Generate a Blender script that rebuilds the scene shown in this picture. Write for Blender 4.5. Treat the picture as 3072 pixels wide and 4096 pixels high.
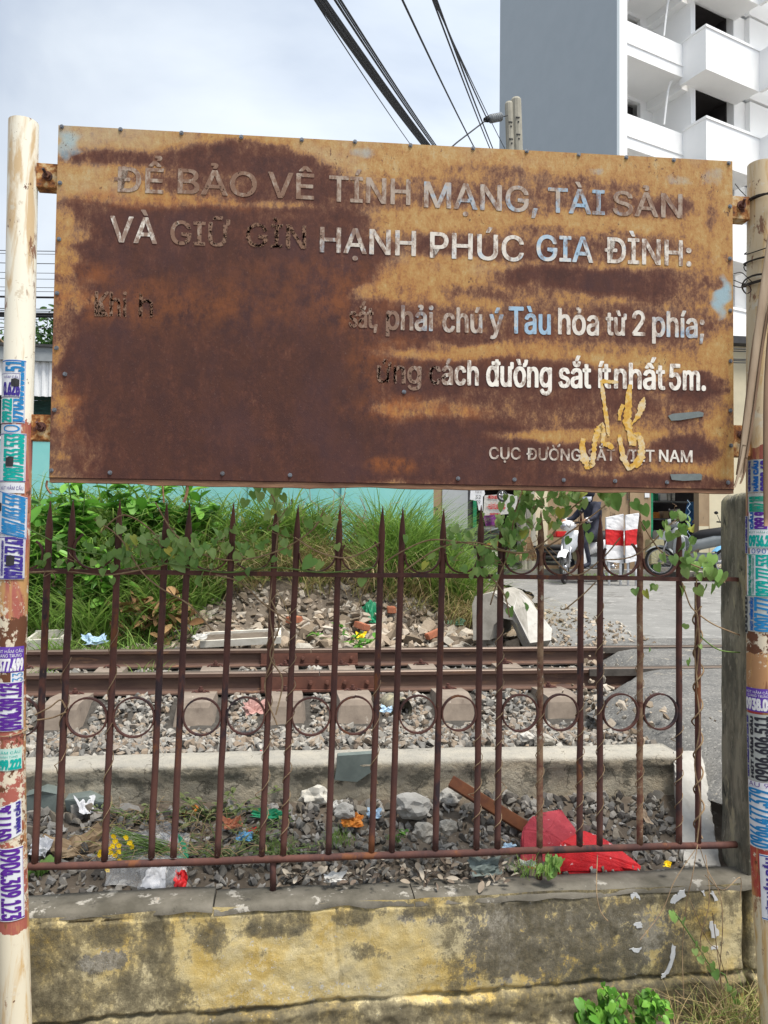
import bpy, bmesh, math, random
import numpy as np
from mathutils import Vector, Matrix, noise
random.seed(7); RNG = np.random.default_rng(7)
for o in list(bpy.data.objects): bpy.data.objects.remove(o)
sc = bpy.context.scene; COL = sc.collection

# ------------------------------------------------------------------ camera
FPX = 3076.0
yaw, pit, rol = math.radians(7.3), math.radians(2.04), math.radians(0.642)
CAM = Vector((0, 0, 1.85))
F_ = Vector((math.sin(yaw)*math.cos(pit), math.cos(yaw)*math.cos(pit), math.sin(pit)))
R0 = Vector((math.cos(yaw), -math.sin(yaw), 0)); U0 = R0.cross(F_)
R_ = math.cos(rol)*R0 + math.sin(rol)*U0; U_ = -math.sin(rol)*R0 + math.cos(rol)*U0
cd = bpy.data.cameras.new('camera'); cam = bpy.data.objects.new('camera', cd); COL.objects.link(cam)
cam.matrix_world = Matrix(((R_.x, U_.x, -F_.x, CAM.x), (R_.y, U_.y, -F_.y, CAM.y), (R_.z, U_.z, -F_.z, CAM.z), (0, 0, 0, 1)))
cd.sensor_fit = 'VERTICAL'; cd.sensor_height = 32; cd.lens = 32*FPX/4096; cd.clip_start = .05; cd.clip_end = 2000
sc.camera = cam

# ------------------------------------------------------------------ world, sun, exposure
SUN_EL, SUN_AZ = math.radians(68), math.radians(142)      # azimuth clockwise from +Y
w = bpy.data.worlds.new('World'); sc.world = w; w.use_nodes = True
nt = w.node_tree; nt.nodes.clear(); N = nt.nodes.new; L = nt.links.new
sky = N('ShaderNodeTexSky'); sky.sky_type = 'NISHITA'; sky.sun_disc = False
sky.sun_elevation = SUN_EL; sky.sun_rotation = SUN_AZ; sky.dust_density = 3
b1 = N('ShaderNodeBackground'); L(sky.outputs[0], b1.inputs[0]); b1.inputs[1].default_value = .07
tc = N('ShaderNodeTexCoord')
mp = N('ShaderNodeMapping'); mp.inputs['Scale'].default_value = (1, 1, 1.6); L(tc.outputs['Generated'], mp.inputs[0])
n1 = N('ShaderNodeTexNoise'); n1.inputs['Scale'].default_value = 2.2; n1.inputs['Detail'].default_value = 6; n1.inputs['Roughness'].default_value = .5
n1.inputs['Distortion'].default_value = .4; L(mp.outputs[0], n1.inputs[0])
cr = N('ShaderNodeValToRGB'); L(n1.outputs[0], cr.inputs[0])
cr.color_ramp.elements[0].position = .35; cr.color_ramp.elements[0].color = (.50, .58, .71, 1)
cr.color_ramp.elements[1].position = .66; cr.color_ramp.elements[1].color = (.86, .925, .99, 1)
# overcast sky is brighter on the sun's side
sx = N('ShaderNodeSeparateXYZ'); L(tc.outputs['Generated'], sx.inputs[0])
mr = N('ShaderNodeMapRange'); mr.inputs[1].default_value = -.35; mr.inputs[2].default_value = .35; mr.inputs[3].default_value = .77; mr.inputs[4].default_value = 1.02
L(sx.outputs[0], mr.inputs[0])
b2 = N('ShaderNodeBackground'); L(cr.outputs[0], b2.inputs[0]); L(mr.outputs[0], b2.inputs[1])
mx = N('ShaderNodeMixShader'); mx.inputs[0].default_value = .86; L(b1.outputs[0], mx.inputs[1]); L(b2.outputs[0], mx.inputs[2])
ow = N('ShaderNodeOutputWorld'); L(mx.outputs[0], ow.inputs[0])
sl = bpy.data.lights.new('sun', 'SUN'); sl.energy = 4.2; sl.angle = math.radians(20); sl.color = (1, .95, .87)
so = bpy.data.objects.new('sun', sl); COL.objects.link(so)
sd = Vector((math.sin(SUN_AZ)*math.cos(SUN_EL), math.cos(SUN_AZ)*math.cos(SUN_EL), math.sin(SUN_EL)))
so.location = sd*60; so.rotation_euler = sd.to_track_quat('Z', 'Y').to_euler()
sc.view_settings.view_transform = 'Standard'; sc.view_settings.look = 'None'; sc.view_settings.gamma = 1
sc.view_settings.exposure = 0.55
try: sc.view_settings.use_curve_mapping = False
except Exception: pass

# ------------------------------------------------------------------ helpers
def ray(px, py): return F_ + R_*((px-1536)/FPX) - U_*((py-2048)/FPX)
def PY(px, py, Y): d = ray(px, py); return CAM + d*(Y/d.y)
def PZ(px, py, z): d = ray(px, py); return CAM + d*((z-1.85)/d.z)
def rnd(a, b): return random.uniform(a, b)

class MB:
    def __init__(s): s.v = []; s.f = []; s.m = []
    def add(s, vs, fs, mi=0):
        b = len(s.v); s.v += [tuple(v) for v in vs]; s.f += [tuple(i+b for i in f) for f in fs]; s.m += [mi]*len(fs)
    def box(s, x0, x1, y0, y1, z0, z1, mi=0, T=None, bev=0):
        if bev:
            bm = bmesh.new(); bmesh.ops.create_cube(bm, size=1)
            for v in bm.verts: v.co = Vector(((x0+x1)/2+v.co.x*(x1-x0), (y0+y1)/2+v.co.y*(y1-y0), (z0+z1)/2+v.co.z*(z1-z0)))
            bmesh.ops.bevel(bm, geom=list(bm.edges), offset=bev, segments=2, affect='EDGES')
            bm.verts.index_update(); vs = [v.co.copy() for v in bm.verts]; fs = [[v.index for v in f.verts] for f in bm.faces]; bm.free()
        else:
            vs = [Vector(p) for p in ((x0,y0,z0),(x1,y0,z0),(x1,y1,z0),(x0,y1,z0),(x0,y0,z1),(x1,y0,z1),(x1,y1,z1),(x0,y1,z1))]
            fs = [(0,3,2,1),(4,5,6,7),(0,1,5,4),(1,2,6,5),(2,3,7,6),(3,0,4,7)]
        if T: vs = [T@Vector(v) for v in vs]
        s.add(vs, fs, mi); return s
    def tube(s, pts, r, n=8, mi=0, cap=True):
        pts = [Vector(p) for p in pts]; m = len(pts)
        rs = r if isinstance(r, (list, tuple)) else [r]*m
        vs = []; fs = []; prev = None
        for i, p in enumerate(pts):
            t = (pts[min(i+1, m-1)]-pts[max(i-1, 0)])
            t = t.normalized() if t.length > 1e-9 else Vector((0, 0, 1))
            if prev is None:
                a = Vector((0, 0, 1)) if abs(t.z) < .9 else Vector((1, 0, 0)); x = t.cross(a).normalized()
            else:
                x = prev - t*prev.dot(t); x = x.normalized() if x.length > 1e-6 else t.orthogonal().normalized()
            prev = x; y = t.cross(x)
            for k in range(n):
                a = 2*math.pi*k/n; vs.append(p+(x*math.cos(a)+y*math.sin(a))*rs[i])
        for i in range(m-1):
            for k in range(n):
                fs.append((i*n+k, i*n+(k+1) % n, (i+1)*n+(k+1) % n, (i+1)*n+k))
        if cap: fs.append(tuple(range(n-1, -1, -1))); fs.append(tuple((m-1)*n+k for k in range(n)))
        s.add(vs, fs, mi); return s
    def prism(s, poly, d, mi=0):      # poly: 3D points (planar), d: extrusion vector
        n = len(poly); d = Vector(d); vs = [Vector(p) for p in poly]+[Vector(p)+d for p in poly]
        fs = [tuple(range(n-1, -1, -1)), tuple(range(n, 2*n))]+[(i, (i+1) % n, n+(i+1) % n, n+i) for i in range(n)]
        s.add(vs, fs, mi); return s
    def strip(s, L_, R__, mi=0):
        n = len(L_); s.add(list(L_)+list(R__), [(i, i+1, n+i+1, n+i) for i in range(n-1)], mi); return s
    def ball(s, c, r, sub=2, sc_=(1, 1, 1), rough=0, mi=0, T=None):
        bm = bmesh.new(); bmesh.ops.create_icosphere(bm, subdivisions=sub, radius=1)
        c = Vector(c)
        for v in bm.verts:
            k = 1+rough*noise.noise(v.co*1.7+c*3)
            v.co = Vector((v.co.x*sc_[0], v.co.y*sc_[1], v.co.z*sc_[2]))*r*k
            if T: v.co = T@v.co
            v.co += c
        bm.verts.index_update(); s.add([v.co.copy() for v in bm.verts], [[v.index for v in f.verts] for f in bm.faces], mi); bm.free(); return s
    def build(s, name, mats, parent=None, smooth=False, center=True, keep=False):
        vs = np.array(s.v, dtype=float).reshape(-1, 3)
        lo, hi = vs.min(0), vs.max(0)
        base = Vector(((lo[0]+hi[0])/2, (lo[1]+hi[1])/2, lo[2])) if center else Vector((0, 0, 0))
        me = bpy.data.meshes.new(name); me.from_pydata((vs-np.array(base)).tolist(), [], s.f)
        if not isinstance(mats, (list, tuple)): mats = [mats]
        for m in mats: me.materials.append(m)
        if len(mats) > 1: me.polygons.foreach_set('material_index', s.m)
        if smooth is True: me.polygons.foreach_set('use_smooth', [True]*len(s.f))
        me.update()
        o = bpy.data.objects.new(name, me); COL.objects.link(o)
        if parent is not None:
            o.parent = parent; o.location = base-wloc(parent)
        else: o.location = base
        return o
def wloc(o):
    l = Vector(o.location)
    while o.parent: o = o.parent; l = l+Vector(o.location)
    return l
def tag(o, label=None, cat=None, group=None, kind=None):
    if label: o['label'] = label
    if cat: o['category'] = cat
    if group: o['group'] = group
    if kind: o['kind'] = kind
    return o
def thing(name, loc, label, cat, group=None):
    o = bpy.data.objects.new(name, None); COL.objects.link(o); o.location = loc; o.empty_display_size = .1
    return tag(o, label, cat, group)
def inst(name, me, parent, loc, rot=(0, 0, 0), scale=(1, 1, 1)):      # loc is a world position
    o = bpy.data.objects.new(name, me); COL.objects.link(o)
    if parent is not None: o.parent = parent; loc = Vector(loc)-wloc(parent)
    o.location = loc; o.rotation_euler = rot; o.scale = scale if isinstance(scale, (tuple, list, Vector)) else (scale,)*3
    return o

# ------------------------------------------------------------------ materials
class Mat:
    def __init__(s, name, rough=.85, metal=0, spec=.3):
        m = bpy.data.materials.new(name); m.use_nodes = True; s.m = m; s.nt = m.node_tree
        s.b = s.nt.nodes['Principled BSDF']; s.b.inputs['Roughness'].default_value = rough; s.b.inputs['Metallic'].default_value = metal
        s.b.inputs['Specular IOR Level'].default_value = spec; s.g = None
    def n(s, t): return s.nt.nodes.new(t)
    def l(s, a, b): s.nt.links.new(a, b)
    def pos(s, scale=(1, 1, 1), local=False):
        key = 'ShaderNodeNewGeometry'
        if local: t = s.n('ShaderNodeTexCoord'); src = t.outputs['Object']
        else: t = s.n(key); src = t.outputs['Position']
        mp = s.n('ShaderNodeMapping'); mp.inputs['Scale'].default_value = scale; s.l(src, mp.inputs[0]); return mp.outputs[0]
    def noise(s, scale, detail=5, rough=.6, vec=None, dist=0, col=False):
        t = s.n('ShaderNodeTexNoise'); t.inputs['Scale'].default_value = scale; t.inputs['Detail'].default_value = detail
        t.inputs['Roughness'].default_value = rough; t.inputs['Distortion'].default_value = dist
        s.l(vec if vec is not None else s.pos(), t.inputs[0]); return t.outputs[1 if col else 0]
    def ramp(s, fac, stops, interp='LINEAR'):
        r = s.n('ShaderNodeValToRGB'); s.l(fac, r.inputs[0]); cr = r.color_ramp; cr.interpolation = interp
        while len(cr.elements) < len(stops): cr.elements.new(.5)
        for e, (p, c) in zip(cr.elements, stops):
            e.position = p; c = (c, c, c) if isinstance(c, (int, float)) else c; e.color = (*c, 1)
        return r.outputs[0]
    def mix(s, fac, a, b, mode='MIX'):
        x = s.n('ShaderNodeMix'); x.data_type = 'RGBA'; x.blend_type = mode
        for i, v in ((0, fac), (6, a), (7, b)):
            if hasattr(v, 'links') or hasattr(v, 'is_output'): s.l(v, x.inputs[i])
            elif isinstance(v, (int, float)): x.inputs[i].default_value = v if i == 0 else (v, v, v, 1)
            else: x.inputs[i].default_value = (*v, 1)
        return x.outputs[2]
    def math(s, op, a, b=0.0, c=None, clamp=False):
        x = s.n('ShaderNodeMath'); x.operation = op; x.use_clamp = clamp
        for i, v in enumerate((a, b) if c is None else (a, b, c)):
            if isinstance(v, (int, float)): x.inputs[i].default_value = v
            else: s.l(v, x.inputs[i])
        return x.outputs[0]
    def attr(s, name):
        a = s.n('ShaderNodeAttribute'); a.attribute_name = name; x = s.n('ShaderNodeSeparateColor'); s.l(a.outputs['Color'], x.inputs[0]); return x.outputs
    def rand(s):
        g = s.n('ShaderNodeNewGeometry'); o = s.n('ShaderNodeObjectInfo')
        return s.math('FRACT', s.math('ADD', g.outputs['Random Per Island'], o.outputs['Random']))
    def bump(s, h, dist=.005, strength=.6):
        b = s.n('ShaderNodeBump'); b.inputs['Strength'].default_value = strength; b.inputs['Distance'].default_value = dist
        s.l(h, b.inputs['Height'])
        if s.g: s.l(s.g, b.inputs['Normal'])
        s.g = b.outputs[0]; s.l(s.g, s.b.inputs['Normal'])
    def col(s, c):
        if isinstance(c, tuple): s.b.inputs['Base Color'].default_value = (*c, 1)
        else: s.l(c, s.b.inputs['Base Color'])
        return s
def simple(name, c1, c2=None, scale=10, rough=.8, bump=.002, metal=0, spots=None, stretch=(1, 1, 1), spec=.3, lo=.35, hi=.65):
    m = Mat(name, rough, metal, spec); p = m.pos(stretch)
    n = m.noise(scale, 7, .65, p)
    c = m.ramp(n, [(lo, c1), (hi, c2 or tuple(x*.7 for x in c1))])
    if spots:
        for col, s_, th in spots:
            n2 = m.noise(s_, 5, .7, p); c = m.mix(m.ramp(n2, [(th, 0), (th+.05, 1)]), c, col)
    m.col(c)
    if bump: m.bump(m.noise(scale*4, 6, .7, p), bump)
    return m.m
def varied(name, cols, rough=.85, nscale=40, namt=.35, bump=.002, sheen=None, trans=0):
    m = Mat(name, rough); r = m.rand(); k = len(cols)
    c = m.ramp(r, [(i/k, c_) for i, c_ in enumerate(cols)], 'LINEAR')
    n = m.noise(nscale, 5, .65)
    c = m.mix(m.ramp(n, [(.3, namt), (.6, 0)]), c, m.mix(1, c, (.35, .33, .3), 'MULTIPLY'))
    m.col(c)
    if bump: m.bump(m.noise(nscale*2, 4, .7), bump)
    if trans:
        t = m.n('ShaderNodeBsdfTranslucent'); m.l(c, t.inputs[0]); x = m.n('ShaderNodeMixShader'); x.inputs[0].default_value = trans
        m.l(m.b.outputs[0], x.inputs[1]); m.l(t.outputs[0], x.inputs[2]); out = m.nt.nodes['Material Output']; m.l(x.outputs[0], out.inputs[0])
    return m.m
M = {}
M['white'] = simple('white_plaster', (.90, .90, .89), (.86, .865, .86), 1.2, .9, .002)
M['greywall'] = simple('grey_paint', (.40, .45, .485), (.38, .43, .465), 1.5, .9, .002)
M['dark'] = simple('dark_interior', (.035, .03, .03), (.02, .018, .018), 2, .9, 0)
M['rustbar'] = simple('rusted_bar', (.125, .052, .038), (.066, .032, .029), 14, .8, .0015, stretch=(1, 1, .5), spots=[((.17, .065, .028), 5, .60), ((.038, .026, .030), 4, .58), ((.20, .11, .06), 34, .69)])
M['rustbar2'] = simple('rusted_bar_flaking', (.13, .05, .035), (.30, .2, .12), 18, .8, .0015, spots=[((.4, .35, .26), 24, .6), ((.16, .06, .02), 14, .6)], lo=.4, hi=.62)
M['rust'] = simple('brown_rust', (.11, .045, .035), (.06, .028, .025), 30, .85, .001, spots=[((.2, .08, .03), 25, .62)])
M['wood_edge'] = simple('weathered_wood', (.30, .17, .10), (.14, .07, .045), 25, .9, .002, stretch=(.3, 1, 3))
M['screw'] = simple('screw_metal', (.22, .25, .29), (.12, .11, .11), 90, .5, 0, .5)
M['concrete'] = simple('old_concrete', (.36, .34, .30), (.22, .205, .175), 6, .95, .004, spots=[((.13, .125, .11), 9, .62), ((.44, .42, .38), 16, .66)])
M['concrete_dark'] = simple('mossy_concrete', (.25, .23, .17), (.11, .105, .08), 9, .95, .012, stretch=(1.5, 1.5, .45), spots=[((.33, .30, .20), 6, .57), ((.30, .28, .22), 22, .6), ((.045, .045, .038), 13, .60), ((.025, .025, .02), 20, .66)], lo=.42, hi=.58)
M['concrete_white'] = simple('pale_concrete', (.45, .435, .40), (.33, .315, .285), 7, .95, .005, spots=[((.13, .125, .12), 10, .64), ((.52, .50, .47), 18, .64)])
M['sleeper'] = simple('concrete_sleeper', (.25, .205, .165), (.17, .138, .112), 9, .95, .003, spots=[((.14, .11, .09), 9, .62), ((.40, .36, .31), 20, .66)])
M['cement'] = simple('grey_cement', (.165, .15, .122), (.075, .068, .052), 6, .95, .008, spots=[((.33, .31, .27), 10, .60), ((.26, .17, .09), 5, .66), ((.06, .055, .045), 13, .64)])
M['rail'] = simple('rail_steel', (.13, .078, .056), (.08, .045, .036), 9, .65, .001, stretch=(.4, 1, 2), spots=[((.20, .11, .065), 5, .6)])
M['railtop'] = simple('rail_top', (.17, .125, .10), (.12, .09, .07), 6, .45, 0, .3, stretch=(.2, 1, 1))
M['plate'] = simple('fishplate_rust', (.15, .062, .042), (.09, .04, .03), 14, .8, .001)
M['asphalt'] = simple('asphalt', (.225, .222, .212), (.17, .168, .16), 2.5, .95, .012, spots=[((.29, .285, .27), 6, .58), ((.13, .125, .115), 2.2, .60), ((.36, .34, .30), 60, .62), ((.08, .078, .07), 80, .64), ((.07, .065, .06), 9, .70)])
M['asphalt_new'] = simple('dark_asphalt', (.10, .10, .097), (.17, .165, .155), 6, .95, .02, spots=[((.27, .26, .24), 60, .56), ((.045, .045, .043), 80, .58), ((.30, .27, .22), 7, .62)])
M['dirt'] = simple('dirt', (.16, .13, .10), (.09, .072, .055), 7, 1, .01, spots=[((.25, .22, .18), 20, .6)])
M['turq'] = simple('turquoise_sheet', (.20, .50, .50), (.24, .54, .53), 1.5, .6, .001)
M['teal'] = simple('dark_teal_boards', (.07, .16, .15), (.04, .09, .085), 6, .8, .003, stretch=(1, 1, 4))
M['corr'] = simple('white_corrugated', (.8, .8, .8), (.7, .71, .72), 3, .5, 0)
M['greymetal'] = simple('grey_metal', (.30, .32, .33), (.22, .24, .25), 4, .6, .001)
M['darkmetal'] = simple('dark_metal', (.06, .06, .065), (.04, .04, .04), 6, .6, 0)
M['ocher'] = simple('ocher_wall', (.36, .26, .16), (.26, .18, .11), 3, .95, .003, spots=[((.12, .09, .06), 2.5, .62), ((.42, .36, .27), 5, .66)], stretch=(1, 1, .5))
M['cream'] = simple('cream_wall', (.68, .60, .42), (.60, .53, .38), 2, .95, .003, spots=[((.35, .29, .2), 4, .7)])
M['shopgrey'] = simple('shop_grey', (.42, .44, .45), (.35, .37, .38), 2, .9, .001)
M['slab'] = simple('shop_slab', (.24, .225, .205), (.16, .15, .135), 4, .95, .003)
M['pole_conc'] = simple('pole_concrete', (.36, .34, .28), (.28, .265, .22), 5, .95, .003)
M['porcelain'] = simple('insulator', (.30, .32, .33), (.2, .21, .22), 30, .4, 0)
M['cable'] = simple('cable', (.018, .02, .024), (.012, .012, .014), 5, .6, 0)
M['stone'] = varied('ballast_stone', [(.24, .235, .22), (.16, .155, .145), (.33, .315, .285), (.22, .20, .175), (.30, .24, .18), (.20, .155, .12), (.38, .36, .32)], .95, 60, .4, .003)
M['rubble'] = varied('rubble', [(.42, .34, .25), (.27, .21, .155), (.50, .45, .38), (.34, .27, .20), (.38, .35, .30), (.18, .14, .10)], .95, 40, .4, .003)
M['debris'] = varied('debris_stone', [(.17, .14, .105), (.24, .23, .21), (.31, .285, .25), (.13, .128, .12), (.20, .17, .13), (.40, .385, .36), (.10, .09, .08)], .95, 40, .4, .003)
M['brick'] = simple('brick_red', (.42, .15, .08), (.3, .12, .07), 30, .95, .003)
M['grass'] = varied('grass_blade', [(.10, .20, .03), (.15, .28, .045), (.22, .35, .07), (.09, .17, .035), (.30, .42, .10), (.16, .28, .05)], .6, 12, .12, 0, trans=.35)
M['straw'] = varied('dry_grass', [(.42, .31, .15), (.55, .44, .24), (.32, .22, .11), (.3, .32, .1)], .85, 12, .2, 0, trans=.15)
M['leaf'] = varied('shrub_leaf', [(.075, .22, .025), (.11, .30, .035), (.06, .16, .025), (.19, .42, .06)], .45, 9, .15, 0, trans=.35)
M['vleaf'] = varied('vine_leaf', [(.17, .30, .09), (.23, .40, .10), (.29, .43, .15), (.33, .47, .14), (.17, .33, .08)], .5, 30, .12, 0, trans=.35)
M['yleaf'] = varied('yellow_leaf', [(.5, .45, .08), (.4, .44, .08)], .6, 30, .15, 0, trans=.2)
M['brownleaf'] = varied('brown_leaf', [(.22, .11, .04), (.13, .07, .035), (.33, .2, .09)], .9, 30, .3, 0)
M['paleleaf'] = varied('dead_leaf', [(.30, .25, .19), (.17, .13, .10), (.10, .075, .055), (.4, .35, .28)], .95, 50, .3, 0)
M['olive'] = varied('olive_weed_leaf', [(.16, .19, .07), (.22, .25, .10), (.13, .17, .06), (.28, .30, .13), (.10, .14, .05)], .6, 30, .2, 0, trans=.3)
M['vine'] = simple('vine_stem', (.33, .24, .14), (.18, .115, .07), 30, .9, 0)
M['greenstem'] = simple('green_stem', (.14, .22, .06), (.09, .15, .04), 30, .8, 0)
M['foam'] = simple('white_foam', (.66, .63, .56), (.50, .47, .40), 12, .9, .002, spots=[((.4, .35, .27), 14, .66)])
M['paper'] = simple('litter_paper', (.62, .61, .58), (.42, .41, .38), 16, .9, .003, spots=[((.26, .22, .17), 12, .62)])
M['blue'] = simple('blue_plastic', (.16, .40, .62), (.10, .28, .48), 15, .5, .002)
M['bluepale'] = simple('pale_blue_plastic', (.42, .56, .68), (.3, .42, .55), 15, .4, .002)
M['green'] = simple('green_plastic', (.02, .26, .12), (.015, .16, .08), 15, .5, .002)
M['greenpale'] = simple('pale_green_tarp', (.2, .36, .24), (.15, .28, .19), 15, .6, .002)
M['orange'] = simple('orange_plastic', (.65, .24, .04), (.5, .17, .03), 15, .6, .002)
M['yellow'] = simple('yellow_petal', (.85, .62, .02), (.75, .5, .01), 15, .6, 0)
M['red'] = simple('red_plastic', (.58, .02, .02), (.42, .015, .02), 15, .5, .002, spots=[((.55, .3, .28), 20, .66)])
M['redpaint'] = simple('red_paint_concrete', (.46, .06, .075), (.33, .035, .05), 12, .8, .008, spots=[((.60, .40, .38), 26, .66), ((.20, .03, .035), 9, .64)])
M['redwhite'] = simple('red_plastic_white_print', (.60, .015, .02), (.45, .012, .018), 30, .5, .006, spots=[((.8, .78, .76), 9, .60)])
M['timber'] = simple('brown_timber', (.20, .075, .03), (.11, .04, .022), 10, .8, .002, stretch=(1, 1, 1), spots=[((.5, .42, .35), 30, .72)])
M['black'] = simple('black_plastic', (.025, .025, .028), (.015, .015, .017), 5, .5, 0)
M['tyre'] = simple('tyre_rubber', (.03, .03, .032), (.045, .043, .04), 12, .9, .001)
M['chrome'] = simple('chrome', (.55, .56, .58), (.4, .4, .42), 8, .3, 0, .8)
M['bikewhite'] = simple('white_bodywork', (.78, .79, .80), (.72, .73, .75), 2, .25, 0, spec=.6)
M['skin'] = simple('skin', (.42, .23, .15), (.36, .19, .12), 5, .6, 0)
M['navy'] = simple('navy_jacket', (.022, .024, .038), (.015, .016, .026), 8, .8, .003)
M['blueshirt'] = simple('blue_shirt', (.035, .12, .28), (.025, .09, .22), 8, .8, .003)
M['mask'] = simple('white_mask', (.7, .72, .78), (.6, .62, .7), 8, .8, 0)
M['greytape'] = simple('grey_tape', (.17, .20, .20), (.13, .155, .155), 40, .7, 0, spots=[((.2, .12, .06), 40, .66)])
M['blacktape'] = simple('black_tape', (.035, .035, .04), (.02, .02, .022), 30, .6, 0)
M['bamboo'] = simple('split_bamboo', (.42, .33, .235), (.30, .22, .15), 10, .7, .001, stretch=(3, 3, .4), spots=[((.16, .11, .08), 8, .7)])
M['bamboo_dark'] = simple('split_bamboo_inside', (.26, .17, .11), (.17, .11, .07), 10, .85, .001, stretch=(3, 3, .4))
M['jerry'] = simple('jerry_can', (.42, .39, .24), (.34, .31, .19), 6, .5, 0)
M['broom'] = varied('broom_straw', [(.36, .22, .12), (.25, .14, .08), (.42, .29, .17)], .9, 20, .2, 0)
M['purple'] = simple('purple_cloth', (.16, .03, .16), (.12, .02, .12), 6, .9, .004)
M['cloth'] = simple('white_cloth', (.72, .72, .73), (.60, .60, .62), 7, .9, .006, spots=[((.42, .40, .38), 9, .66)])
M['slate'] = simple('slate_green_stone', (.17, .20, .185), (.115, .14, .13), 8, .8, .002, spots=[((.25, .25, .22), 12, .7)])
M['flake'] = simple('white_flake', (.62, .63, .64), (.52, .53, .54), 30, .9, .001)
M['rope'] = simple('binding_wire', (.05, .04, .035), (.03, .025, .02), 20, .8, 0)
def pm(name, c): return simple(name, c, tuple(x*.82 for x in c), 40, .8, 0)
INK = {k: pm('ink_'+k, c) for k, c in dict(blue=(.01, .12, .42), green=(.0, .30, .20), navy=(.05, .03, .26), black=(.03, .03, .04), purple=(.10, .02, .28), white=(.75, .75, .78), red=(.55, .03, .03), teal=(.0, .38, .33), sky=(.02, .22, .5)).items()}
BG = {k: simple('paper_'+k, c, tuple(x*.88 for x in c), 12, .7, 0, spots=[((.38, .26, .15), 11, .73)]) for k, c in dict(white=(.66, .68, .72), violet=(.12, .05, .36), pale=(.45, .62, .56), old=(.42, .44, .42), blue=(.02, .10, .38)).items()}

# ------------------------------------------------------------------ text
_tc = {}
try: FONT = bpy.data.fonts.load(bpy.utils.system_resource('DATAFILES')+'/fonts/Inter.woff2')     # Blender's own interface font
except Exception: FONT = None
def cap_h(c, o):
    b_ = c.body; c.body = 'H'; dg = bpy.context.evaluated_depsgraph_get(); bpy.context.view_layer.update(); m_ = bpy.data.meshes.new_from_object(o.evaluated_get(bpy.context.evaluated_depsgraph_get()))
    h_ = max(v.co.y for v in m_.vertices); bpy.data.meshes.remove(m_); c.body = b_; bpy.context.view_layer.update(); return h_
CAPH = []
def text2d(st, bold=.018, bis=0):
    key = (st, bold)
    if key not in _tc:
        horn = None; st0 = st
        for a_, b_ in (('ờ', 'ò'), ('Ờ', 'Ò')):
            if a_ in st: horn = (st[:st.index(a_)+1].replace(a_, b_), a_ == 'Ờ'); st = st.replace(a_, b_)
        c = bpy.data.curves.new('t', 'FONT'); c.body = st; c.size = 1; c.resolution_u = 3
        if FONT: c.font = FONT
        o = bpy.data.objects.new('t', c); COL.objects.link(o)
        if not CAPH: CAPH.append(cap_h(c, o))
        dg = bpy.context.evaluated_depsgraph_get(); me = bpy.data.meshes.new_from_object(o.evaluated_get(dg))
        vs = [(v.co.x, v.co.y) for v in me.vertices]; fs = [tuple(p.vertices) for p in me.polygons]
        if horn:
            c.body = horn[0]; bpy.context.view_layer.update(); dg = bpy.context.evaluated_depsgraph_get(); m2 = bpy.data.meshes.new_from_object(o.evaluated_get(dg))
            hx = max(v.co.x for v in m2.vertices); hy = .72 if horn[1] else .53; b_ = len(vs)
            vs += [(hx-.055+p*.12, hy-.075+q*.13) for p, q in ((0, -.5), (.45, -.42), (.8, -.05), (.95, .5), (.45, .5), (.4, .1), (.1, -.05))]; fs.append(tuple(range(b_, b_+7))); bpy.data.meshes.remove(m2)
        bpy.data.objects.remove(o); bpy.data.curves.remove(c); bpy.data.meshes.remove(me)
        xs = [v[0] for v in vs]; x0 = min(xs); wd = max(xs)-x0
        _tc[key] = ([((x-x0)/wd, y/CAPH[0]) for x, y in vs], fs, wd/CAPH[0])
    return _tc[key]
exec_order = None

# ================================================================== ground and structure
def sstep(a, b, x): t = min(1, max(0, (x-a)/(b-a))); return t*t*(3-2*t)
def nz(x, y, s=1, seed=0): return noise.noise(Vector((x*s+seed*7.3, y*s, seed*3.1)))
ROAD_L = [(3.2, 1.95), (3.7, 1.86), (4.2, 1.80), (5.1, 2.12), (5.6, 2.5), (6.3, 2.62), (6.8, 2.5), (8, 2.75), (10.2, 3.45), (12, 3.9), (14.9, 3.8), (16, 3.8)]
def road_left(Y):
    for (a, xa), (b, xb) in zip(ROAD_L, ROAD_L[1:]):
        if Y <= b: return xa+(xb-xa)*max(0, (Y-a))/(b-a)
    return ROAD_L[-1][1]
def road_z(Y):
    if Y < 6.8: return .944
    return .944+(min(Y, 15)-6.8)*.030
def bank(X, Y):       # grassy bank in front of the turquoise wall
    r = 2.05+.35*nz(0, Y, .7, 3)
    side = 1-sstep(r-.6, r+.5, X)
    return side*(sstep(7.15, 9.6, Y)*1.0+.12*nz(X, Y, 1.3, 5))*(1-.5*sstep(.2, 2.2, X))
def H(X, Y):
    if Y < 3.02: return 0.0 if Y < 2.99 else .0+(Y-2.99)/.03*.47
    if Y < 3.56: z = .47+(.16)*(Y-3.02)/.54+.018*nz(X, Y, 6)
    elif Y < 3.8: z = .63+.15*sstep(3.64, 3.74, Y)
    elif Y < 7.15: z = .785+.012*nz(X, Y, 5)-.105*sstep(3.95, 4.5, Y)*(1-sstep(4.85, 5.2, Y))
    else: z = .82+.035*(min(Y, 15)-7.15)
    if Y > 7.0: z += bank(X, Y)
    if Y > 3.05:
        rl = road_left(Y); z = z+(min(z, road_z(Y)-.03)-z)*sstep(rl-.2, rl+.25, X)
    return z
xs = [-80, -40, -20, -10, -6]+list(np.arange(-4, 8.01, .1))+[9, 10.5, 12, 15, 20, 40, 80]
ys = [-40, -10, 0, 2, 2.7, 2.985, 2.992, 3.02]+list(np.arange(3.06, 3.86, .06))+list(np.arange(3.9, 12, .1))+[12.5, 13, 14, 15, 18, 25, 50, 120, 300]
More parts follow.
